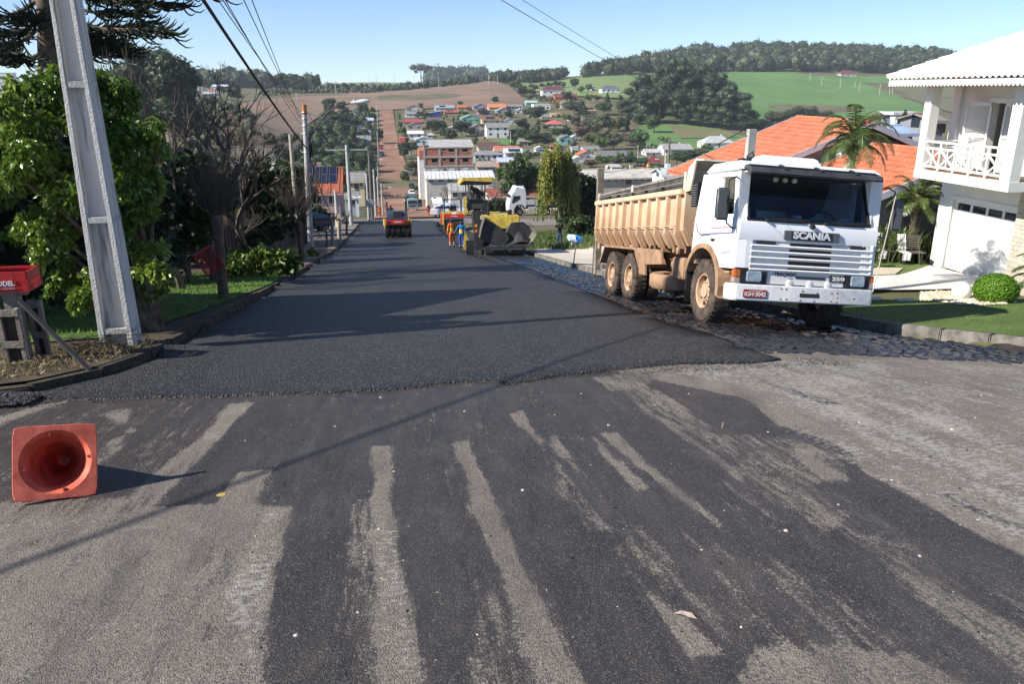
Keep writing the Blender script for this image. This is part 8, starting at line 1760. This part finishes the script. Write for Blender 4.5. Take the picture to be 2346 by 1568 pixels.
W7 = ['reaching far left from the weathered crossarm pole', 'from the weathered pole to the square post', 'from the truck side pole to the weathered pole', 'between the crossarm pole and the pole row', 'from the crossarm pole up to the lamp pole top', 'crossing the dirt street from the left', 'crossing in front of the brick building to the right']
for (a, b, Y0, Y1, s) in (((1528,322),(868,280),105,300,4),((1528,330),(1369,395),105,60,1),((1699,300),(1528,322),22,105,1.2),((805,340),(861,395),84,112,1),((805,338),(697,245),84,50,1.2),((770,270),(905,322),60,160,3),((905,322),(1500,385),160,110,6)):
 wire(f'dark sagging wire {W7.pop(0)}', at(*a, Y0), at(*b, Y1),.022, s,(.05,.05,.05), grp='wires over the town')
# ================================================================ LEFT SIDE PLANTS
def leafcloud(blobs, n, leaf, m, seed, droop=1.2, asp=.28, inner=.0, name='crown'):
 """blobs in world metres (x,y,z,r); pointed, slightly folded leaves in drooping sprays"""
 r = np.random.RandomState(seed); B = np.array(blobs, float); w = B[:, 3]**2; w /= w.sum(); ns = n//7; k = r.choice(len(B), ns, p=w)
 d = r.normal(size=(ns,3)); d /= np.linalg.norm(d, axis=1)[:, None]; C_ = B[k, :3]+d*(B[k,3]*r.uniform(.45,1.1, ns)**1.0)[:, None]
 C_ = np.repeat(C_,7,0); dd = np.repeat(d,7,0); n = len(C_); a = dd+r.normal(size=(n,3))*.8; a[:, 2] -= droop*.6; a /= np.linalg.norm(a, axis=1)[:, None]
 s = np.cross(a, r.normal(size=(n,3))); s /= np.linalg.norm(s, axis=1)[:, None]; L = (leaf*r.uniform(.6,1.25, n))[:, None]; P0 = C_+r.normal(size=(n,3))*leaf*.35
 nn_ = np.cross(a, s); P1 = P0+a*L*.45+s*L*asp; P2 = P0+a*L-np.array([0,0,1])*L*.12; P3 = P0+a*L*.45-s*L*asp; Pm = P0+a*L*.5-nn_*L*.06
 V = np.stack([P0, P1, P2, P3, Pm],1).reshape(-1,3); i = np.arange(n)[:, None]*5; Fq = np.concatenate([i+[[0,1,4]], i+[[1,2,4]], i+[[2,3,4]], i+[[3,0,4]]]); return qmesh(name, V, Fq, m)
def pxblobs(lst, Y, dy, o, seed=0):
 r = random.Random(seed); out = []
 for px, py, rp in lst:
  y = Y+r.uniform(-dy, dy); p = at(px, py, y); out.append((p.x-o.x, p.y-o.y, p.z-o.z, rp*y/1797))
 return out
def treefrom(label, base, Y, dy, lst, n, leaf, m, seed=1, name='leafy_tree', stems=True, inner=None, droop=1.2, asp=.28, bark='bark', r0=.06):
 e = empty(name, base,0, label, 'tree' if 'tree' in name else 'bush'); o = Vector(base); bl = pxblobs(lst, Y, dy, o, seed); r9 = random.Random(seed)
 if name == 'leafy_tree': bl = [(b[0]+r9.uniform(-.75,.75)*b[3], b[1]+r9.uniform(-.7,.7)*b[3], b[2]+r9.uniform(-.8,.8)*b[3], b[3]*r9.uniform(.3,.55)) for b in bl for _ in range(5)]
 me = leafcloud(bl, n, leaf, m, seed, droop, asp); link('crown', me, m, e)
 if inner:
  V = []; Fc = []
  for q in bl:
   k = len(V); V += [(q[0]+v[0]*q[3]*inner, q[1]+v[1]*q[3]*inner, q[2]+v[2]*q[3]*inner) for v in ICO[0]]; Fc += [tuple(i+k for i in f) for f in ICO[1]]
  mi = bpy.data.meshes.new('inner'); mi.from_pydata(V,[], Fc); link('dark_core', mi, flat((.012,.018,.008),.9), e)  # dark core added to close leaf gaps; crown's inner shade is in its colour
 if stems:
  tb = MB(); r = random.Random(seed)
  for q in bl[::(5 if name == 'leafy_tree' else 2)]:
   c = Vector(q[:3]); s_ = Vector((r.uniform(-.15,.15), r.uniform(-.15,.15),0)); tb.tube([s_, s_+(c-s_)*.3+Vector((0,0,.15*c.z)), s_+(c-s_)*.7+Vector((0,0,.1*c.z)), c],[r0, r0*.7, r0*.45, r0*.2],7)
  tb.build('trunk', M[bark], e, True)
 return e
b = G(350,760)
treefrom('big glossy green leafy tree filling the left side behind the leaning pole', b,13.0,.7,[(60,300,62),(130,235,55),(20,330,60),(40,430,85),(150,360,80),(235,300,62),(285,400,75),(335,330,44),(210,480,80),(110,560,55),(60,545,38),(305,490,55),(160,620,48),(195,690,28),(335,640,42),(345,590,36),(140,180,30),(262,215,40),(45,200,24),(75,250,40),(215,200,34),(350,300,26),(260,560,45),(215,640,36),(360,420,30),(60,390,40),(120,440,50)],60000,.092, M['leaf_gloss'],3, r0=.07)
M['leaf_under'] = leafmat('shaded_foliage', (.012,.03,.008),(.035,.06,.015),.4)  # darker leaf colour, with the shade of the left roadside put into it
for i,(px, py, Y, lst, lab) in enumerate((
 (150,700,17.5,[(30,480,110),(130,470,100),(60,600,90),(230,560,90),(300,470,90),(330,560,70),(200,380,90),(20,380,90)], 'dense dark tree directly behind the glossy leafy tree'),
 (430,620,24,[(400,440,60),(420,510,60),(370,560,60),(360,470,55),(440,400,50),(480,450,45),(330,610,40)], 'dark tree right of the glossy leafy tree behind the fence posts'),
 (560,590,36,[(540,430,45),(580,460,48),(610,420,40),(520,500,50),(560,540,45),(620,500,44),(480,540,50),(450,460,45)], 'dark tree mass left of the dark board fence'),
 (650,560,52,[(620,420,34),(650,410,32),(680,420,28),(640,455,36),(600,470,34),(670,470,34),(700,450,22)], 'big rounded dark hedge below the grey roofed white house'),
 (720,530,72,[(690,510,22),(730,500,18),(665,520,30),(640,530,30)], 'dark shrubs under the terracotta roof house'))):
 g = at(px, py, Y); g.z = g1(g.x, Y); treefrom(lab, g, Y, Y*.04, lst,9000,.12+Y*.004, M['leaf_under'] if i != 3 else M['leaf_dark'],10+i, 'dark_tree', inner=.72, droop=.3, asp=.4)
for i,(x, y, s) in enumerate(((-13,24,6.5),(-12.5,33,6.0),(-13,44,7),(-12,55,6.5),(-17,18,8),(-15,65,6))):  # row placed left of the road to cast its shadow bands
 e = empty('shade_tree', (x, y, g1(x, y)), i,['broad green tree on the left beyond the verge, nearest of its row', 'second broad tree of the row left of the verge', 'third broad tree of the row left of the verge', 'fourth broad tree of the row left of the verge', 'broad tree beside the brown house', 'farthest broad tree of the row left of the verge'][i], 'tree'); c = bpy.data.objects.new('crown', kind_mesh('mid', i % 3)); COL.objects.link(c); c.parent = e; c.scale = (s, s, s)
 t = bpy.data.objects.new('trunk', KINDS['TRK']); COL.objects.link(t); t.parent = e; t.scale = (s, s, s)
b = G(590,636); treefrom('light green broad-leaved bush growing on the grassy left verge', b, b.y+.3,.5,[(545,612,20),(575,600,22),(605,596,24),(640,602,22),(585,622,20),(620,620,22),(650,618,16),(540,592,12),(665,600,12)],4200,.22, M['leaf_light'],21, 'verge_bush', stems=False, droop=.5, asp=.36)
b = G(440,575); treefrom('small bright green bush between the two fence posts', b, b.y,.3,[(425,545,18),(445,540,20),(415,560,14),(460,556,14)],1200,.16, M['leaf_light'],22, 'fence_bush', stems=False, asp=.34)
b = G(725,590); treefrom('small green weed bush at the foot of the lamp pole', b, b.y,.15,[(712,580,8),(700,590,8),(722,588,6)],260,.2, M['leaf_light'],23, 'weed_bush', stems=False, asp=.3)
b = at(550,480,40); b.z = g1(b.x,40);
for i,(px, py, Y, s, lb) in enumerate(((545,440,42,2.6, 'spiky green cycad left of the dark hedge'),(610,440,46,2.4, 'spiky bright green cycad below the dark hedge'),(520,500,36,2.2, 'arching palm-like plant behind the pollarded tree'))):
 p = at(px, py, Y); gz_ = g1(p.x, Y); e = empty('cycad', (p.x, Y, gz_), i, lb, 'cycad'); MB().tube([(0,0,0),(0,0, p.z-gz_)],[.2,.16],8).build('trunk', M['bark'], e)
 fr = MB(); [frond(fr,(0,0, p.z-gz_), k*2.4,1.3-1.3*k/26, s,1.0,.5,12,.1) for k in range(26)]; fr.build('fronds', M['palmleaf'], e)
ab = at(112,560,26); ab.z = g1(ab.x,26); AR = empty('araucaria_tree', ab,0, 'tall araucaria with dark rope-like foliage overhanging the top left', 'tree')
def rl(px, py, Y=26): return at(px, py, Y)-ab
MB().tube([(0,0,-.5), rl(113,160), rl(108,60), rl(100,-60), rl(98,-300)],[.38,.30,.27,.24,.18],12).build('trunk', M['bark'], AR, True)
rn = random.Random(12)
def rope(mb, p, d, L, r=.02):
 pts = [p]; n = 5
 for i in range(n): d = (d+Vector((rn.gauss(0,.12), rn.gauss(0,.12),-.32+.22*i))).normalized(); p = p+d*L/n; pts.append(p)
 mb.tube(pts,[r*.8, r*1.15, r*1.15, r, r*.85, r*.35],5, False)
 for i in range(1, n+1):
  for k in range(5):
   a = rn.uniform(0,6.28); s_ = Vector((math.cos(a), math.sin(a), rn.uniform(-.3,.8)))*.05; q = pts[i]; mb.add([q+s_.cross(d)*.12, q-s_.cross(d)*.12, q+s_+d*.04],[(0,1,2)])
limbs = [((100,-10),(-80,40)),((104,20),(10,70)),((106,40),(-20,110)),((108,105),(20,118)),((100,30),(200,60)),((102,60),(260,88)),((98,-10),(330,22)),((98,-60),(420,10)),((96,-100),(495,-20)),((99,20),(380,70)),((100,45),(340,50)),((98,90),(290,110)),((96,-40),(300,-10)),((96,-90),(250,-70)),((96,-80),(-60,-40)),((100,0),(60,30)),((96,-120),(470,-60)),((97,-100),(150,-60))]
fol = MB()
for i,(a, c) in enumerate(limbs):
 Y0 = 26; Y1 = 26+rn.uniform(-2.2,1.6); A, Cc = rl(a[0], a[1]), rl(c[0], c[1], Y1); mid = (A+Cc)/2-Vector((0,0,.25)); P = [A, A*.7+Cc*.3-Vector((0,0,.22)), mid, A*.25+Cc*.75-Vector((0,0,.12)), Cc]
 MB().tube(P,[.075,.06,.05,.04,.02],6).build('limb', M['bark'], AR, True)
 for k in range(85):
  t = rn.uniform(.42,1.02); j = min(3, int(t*4)); q = P[j].lerp(P[j+1], t*4-j) if t < 1 else P[4]; ax_ = (Cc-A).normalized(); sd = Vector((-ax_.y, ax_.x,0)); dd = (ax_*rn.uniform(.1,1)+sd*rn.uniform(-1,1)+Vector((0,0, rn.uniform(-.2,.5)))).normalized(); rope(fol, q, dd, rn.uniform(.4,.95),.024)
fol.build('foliage', M['needle'], AR)
def pollard(label, pxb, pyb, pxt, pyt, r, nb, fan, L, seed, m='twig', bk='bark', up=1.0, lev=3, twr=.012, Y=None):
 b = G(pxb, pyb) if Y is None else at(pxb, pyb, Y); t = at(pxt, pyt, b.y)-b; e = empty('pollarded_tree', b,0, label, 'tree'); q = random.Random(seed)
 MB().tube([(0,0,-.2), t*.3+Vector((q.uniform(-.03,.03),0,0)), t*.65, t*.95, t*1.02],[r*1.35, r*1.05, r, r*1.25, r*.7],12).build('trunk', M[bk], e, True); mb = MB()
 def g(p, d, L_, r_, lv):
  pts = [p]; n = 4
  for i in range(n): d = (d+Vector((q.gauss(0,.10), q.gauss(0,.10),.10*up))).normalized(); p = p+d*L_/n; pts.append(p)
  mb.tube(pts,[r_*(1-.5*i/n) for i in range(n+1)],5 if lv < 2 else 3, False)
  if lv < lev:
   for k in range(q.randint(2,4)): j = q.randint(1, n); g(pts[j],(d+Vector((q.gauss(0,.45), q.gauss(0,.45), q.uniform(0,.5)))).normalized(), L_*q.uniform(.5,.85), r_*.55, lv+1)
 for k in range(nb):
  a = 2.4*k+q.uniform(-.3,.3); d = Vector((math.cos(a)*fan, math.sin(a)*fan, q.uniform(.35,1.2))).normalized(); g(t*.97, d, L*q.uniform(.5,.9), twr*q.uniform(1,1.9),0)
 mb.build('branches', M[m], e); return e, b
pt1, pb1 = pollard('big leafless pollarded tree carrying the hanging red crate', 512,690,497,495,.105,34,.85,.95,5, lev=4, twr=.011)
pt2, pb2 = pollard('leafless pollarded tree left of the lamp pole', 691,601,684,505,.12,20,.9,1.5,6, lev=4, twr=.02)
pollard('tallest pale stubby pollarded tree in front of the blue car', 778,556,776,508,.13,14,.9,.55,7, 'palebark', 'palebark', lev=1, twr=.03); pollard('middle pale stubby pollarded tree in front of the blue car', 762,566,761,505,.10,14,.9,.5,8, 'palebark', 'palebark', lev=1, twr=.03); pollard('smallest pale stubby pollarded tree beside the lamp pole', 749,568,748,534,.06,12,1.0,.45,9, 'palebark', 'twig', lev=1, twr=.022)
pollard('thin bare young tree by the kerb near the person in jeans', 795,540,794,505,.09,9,.6,.9,14, lev=2)
def bigbare(label, px, py, Y, H, W_, seed, lv=6, spread=.55, up=.12, r0=.02):
 p = at(px, py, Y); p.z = g1(p.x, Y); e = empty('bare_tree', p, seed, label, 'tree'); mb, tr = bare_mesh(seed, lv, spread,4,.22, r0, up, kids=(2,3), sides=5); mb.build('branches', M['twig'], e); tr.build('trunk', M['bark'], e, True); e.scale = (W_, W_, H); return e
bigbare('wide spreading leafless tree behind the pollarded tree', 470,480,25,8.2,7.8,61,6,.62,.10); bigbare('leafless tree with thin upright twigs left of the wide bare tree', 395,480,22,7.6,6,64,6,.5,.2); bigbare('bare twiggy tree reaching up against the sky by the cables', 560,480,30,8.6,8,67,6,.6,.15)
bigbare('greyish bare shrub tree in front of the grey roofed white house', 540,560,32,3.6,3.6,70,6,.7,.15)
c2 = crate('red slatted crate hung tilted on the trunk of the pollarded tree', .56,.44,.19, M['redplastic']); cc = at(476,597, pb1.y-.24); c2.matrix_world = Matrix.Translation(cc) @ Matrix.Rotation(.25,4, 'Z') @ Matrix.Rotation(1.08,4, 'Y') @ Matrix.Rotation(PI/2-.15,4, 'X')
for (px, yt, yb, Y, r, lb) in ((438,503,600, None,.05, 'left short wooden fence post behind the verge'),(470,503,590, None,.05, 'right short wooden fence post behind the verge'),(372,510,600,22,.04, 'leaning thin fence post in the shade behind the leafy tree')):
 p = G(px, yb) if Y is None else at(px, yb, Y); h = at(px, yt, p.y).z-p.z; e = empty('fence_post', p,0, lb, 'post', 'fence posts behind the verge'); MB().tube([(0,0,-.3),(0,0, h)],[r*1.3, r*1.1],8).build('post', M['oldwood'], e)
p = G(540,606); h = at(533,452, p.y).z-p.z; e = empty('concrete_post', p,0, 'slim square concrete post right of the big pollarded tree', 'post'); MB().box(-.11,.11,-.1,.1,-.3, h).build('post', flat((.20,.18,.15),.9,.25), e)
FN = empty('board_fence', (-6.3,30, g1(-6.3,30)),0, 'dark weathered board fence overgrown with twigs along the left pavement', 'fence')
rn = random.Random(17); dk = [flat((.05,.04,.033),.9,.3), flat((.09,.075,.06),.9,.3), flat((.03,.024,.02),.9,.3)]
for i in range(110):
 y = 27+i*.28; x = -6.0-.3*math.sin(i*.1); hh_ = 1.75+rn.uniform(-.15,.2); z = g1(x, y)-FN.location.z
 MB().box(x-FN.location.x-.015, x-FN.location.x+.015, y-30, y-30+.25, z-.1, z+hh_).build('board', rn.choice(dk), FN)
for i,(px, py, lb) in enumerate(((604,686, 'crumpled white litter nearest the kerb below the verge'),(534,702, 'small white litter piece on the verge soil'),(420,672, 'flat dark stone lying in the shaded verge grass'))):
 p = G(px, py); o_ = hullblob(12,(.07,.05,.025) if i < 2 else (.15,.1,.04), flat((.6,.6,.62) if i < 2 else (.06,.05,.04),.8), 'litter' if i < 2 else 'stone', None,(0,0,.02),30+i); o_.location = p; tag(o_, lb, 'litter' if i < 2 else 'stone')
p = G(1655,982); tw_ = MB().cyl((0,0,0),(.004,0,.05),.008,6).build('peg', M['oldwood'], None, loc=(p.x, p.y, float(old_z(np.array([p.x]), np.array([p.y]))[0]))); tag(tw_, 'tiny upright twig stub on the old asphalt', 'twig')
lv = G(*ZB(885,1258)); l_ = MB(); l_.add([(-.055,0,0),(-.02,.018,.012),(.03,.012,.016),(.06,-.01,.004),(.02,-.016,.01),(-.02,-.012,.014)],[(0,1,5),(1,2,4,5),(2,3,4)]); lf_ = l_.build('fallen_leaf', flat((.45,.36,.28),.8), None, loc=(lv.x, lv.y, float(old_z(np.array([lv.x]), np.array([lv.y]))[0])+.004)); lf_.rotation_euler = (0,0,-.5); tag(lf_, 'single curled dry leaf lying on the old asphalt in front', 'leaf')
ym = G(*ZA(1012,548)); MB().lathe([(.001,.004),(.03,.003),(.035,0)],9).build('yellow_mark', flat((.42,.30,.06),.9), None, loc=(ym.x, ym.y, float(old_z(np.array([ym.x]), np.array([ym.y]))[0]))); tag(bpy.data.objects['yellow_mark'], 'small yellow paint spot on the old asphalt right of the cone', 'paint spot')
wb_ = at(1282,540,62); wb_.z = g1(wb_.x,62); WI = empty('willow_tree', wb_,0, 'yellow green weeping tree with hanging strands behind the man in jeans', 'tree')
q = random.Random(9); st_ = [];
def rw_(px, py, Y=62): return at(px, py, Y)-wb_
MB().tube([(0,0,-.3), rw_(1284,470), rw_(1280,400), rw_(1278,350)],[.22,.17,.12,.06],8).build('trunk', M['bark'], WI, True)
rs_ = np.random.RandomState(4); Vs = []; n = 0
for k in range(620):
 a = q.uniform(0,6.28); rr_ = math.sqrt(q.random()); cx_ = 1272+(38+14*math.sin(3*a+1))*rr_*math.cos(a)+3*math.sin(k); top_y = 330+12*math.sin(cx_*.23)+(abs(cx_-1275)/55)**2*70+q.uniform(0,45); Ln = q.uniform(30,100)*(1.0 if q.random() < .8 else 1.5); bot = min(505, top_y+Ln); Yk = 62+1.6*rr_*math.sin(a); A = rw_(cx_, top_y, Yk); B = rw_(cx_+q.uniform(-3,3)+(cx_-1275)*.12, bot, Yk); m_ = int(6+(bot-top_y)*.32)
 for j in range(m_):
  t = j/m_; p = A.lerp(B, t); p += Vector((q.gauss(0,.04), q.gauss(0,.04),0)); an = q.uniform(0,6.28); sx = Vector((math.cos(an), math.sin(an),0))*.055; d = Vector((q.uniform(-.06,.06), q.uniform(-.06,.06),-.19)); Vs += [tuple(p-sx*.2), tuple(p+sx+d*.5), tuple(p+d), tuple(p-sx+d*.5)]
V = np.array(Vs); me = qmesh('crown', V, np.arange(len(V)).reshape(-1,4), M['leaf_willow']); link('crown', me, M['leaf_willow'], WI)
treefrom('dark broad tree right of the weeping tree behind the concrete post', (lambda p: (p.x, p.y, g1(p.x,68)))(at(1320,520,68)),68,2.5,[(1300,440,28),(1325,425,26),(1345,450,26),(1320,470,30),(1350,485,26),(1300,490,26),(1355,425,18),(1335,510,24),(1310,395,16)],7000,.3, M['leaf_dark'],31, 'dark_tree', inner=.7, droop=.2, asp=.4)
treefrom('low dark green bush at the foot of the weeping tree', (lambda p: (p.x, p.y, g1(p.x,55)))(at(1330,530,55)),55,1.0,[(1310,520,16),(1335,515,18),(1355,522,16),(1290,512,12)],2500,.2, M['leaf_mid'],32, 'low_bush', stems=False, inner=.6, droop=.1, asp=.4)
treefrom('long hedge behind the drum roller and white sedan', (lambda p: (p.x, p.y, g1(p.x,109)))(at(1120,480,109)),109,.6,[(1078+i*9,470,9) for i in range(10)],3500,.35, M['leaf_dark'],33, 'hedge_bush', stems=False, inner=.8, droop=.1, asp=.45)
bigbare('pale leafless bush tree beside the white tractor truck', 1140,470,112,6.5,7,81,5,.8,.1); bigbare('pale leafless tree behind the paver canopy', 1185,440,135,8,9,84,6,.7,.1); bigbare('pale leafless tree in front of the long corrugated roof', 1030,440,150,9,8,86,6,.6,.15)
treefrom('green bushy trees right of the white corrugated roof', (lambda p: (p.x, p.y, g1(p.x,130)))(at(1185,440,130)),130,4,[(1175,400,20),(1195,380,20),(1215,400,18),(1185,425,22),(1210,430,20),(1165,430,16),(1150,395,14)],5000,.45, M['leaf_mid'],34, 'green_tree', inner=.7, droop=.1, asp=.45)
p = at(850,500,88); p.z = g1(p.x,88); e = empty('round_sign', p,0, 'grey back of a round traffic sign on a thin post at the crossing', 'traffic sign'); hs = at(850,466,88).z-p.z; MB().cyl((0,0,-.2),(0,0, hs+.5),.035,8).build('post', M['steel'], e); MB().lathe([(.001,-.02),(.50,-.02),(.50,.02),(.001,.02)],28,(0,-.05, hs),1).build('plate', flat((.45,.46,.47),.5,.05,.5), e)
p = G(722,566); BI = empty('bicycle', p,.3, 'dark bicycle lying beside the lamp pole on the left pavement', 'bicycle')
for x in (-.5,.5): MB().tube([(x+.31*math.cos(a),0,.33+.31*math.sin(a)) for a in np.linspace(0,2*PI,22)],.016,5).build('wheel', M['tyre'], BI)
bf = MB(); [bf.bar(a, b,.03) for a, b in (((-.5,0,.33),(-.1,0,.33)),((-.5,0,.33),(-.15,0,.7)),((-.1,0,.33),(-.15,0,.8)),((-.15,0,.7),(.35,0,.75)),((-.1,0,.33),(.35,0,.7)),((.35,0,.85),(.5,0,.33)),((.3,-.25,.88),(.3,.25,.88)))]; bf.build('frame', M['darksteel'], BI); MB().box(-.25,-.05,-.06,.06,.8,.85).build('saddle', M['blackplastic'], BI, bevel=.02)
sheet('garden_lawn', gpoly(ID,[(1960,640),(2060,632),(2100,620),(2126,611),(2118,600),(2060,596),(1990,594),(1940,600)]), M['grass'],.04,.4)
for o_ in bpy.data.objects:
 if o_.name.split('.')[0] in ('wheel_bolts', 'hand_holes', 'tread', 'grille_mesh', 'vent_bars', 'rivets', 'fan_blades', 'ridge_tiles', 'roof_corrugation', 'trunk_rings', 'branches', 'fronds', 'wires', 'cable_knot', 'foliage', 'subframe', 'axles', 'nose_and_ears', 'eyes', 'stem_lines', 'dark_core'): o_['kind'] = 'stuff'
hz = MB().box(-1400,1500,-58,3300,-60,130).build('haze', None, None); hz['kind'] = 'stuff'; mh = bpy.data.materials.new('haze'); mh.use_nodes = True; n_ = mh.node_tree.nodes; n_.remove(n_['Principled BSDF']); pv_ = n_.new('ShaderNodeVolumePrincipled'); pv_.inputs['Color'].default_value = (.80,.88,1,1); pv_.inputs['Density'].default_value = .00014; mh.node_tree.links.new(pv_.outputs[0], n_['Material Output'].inputs['Volume']); hz.data.materials.append(mh)
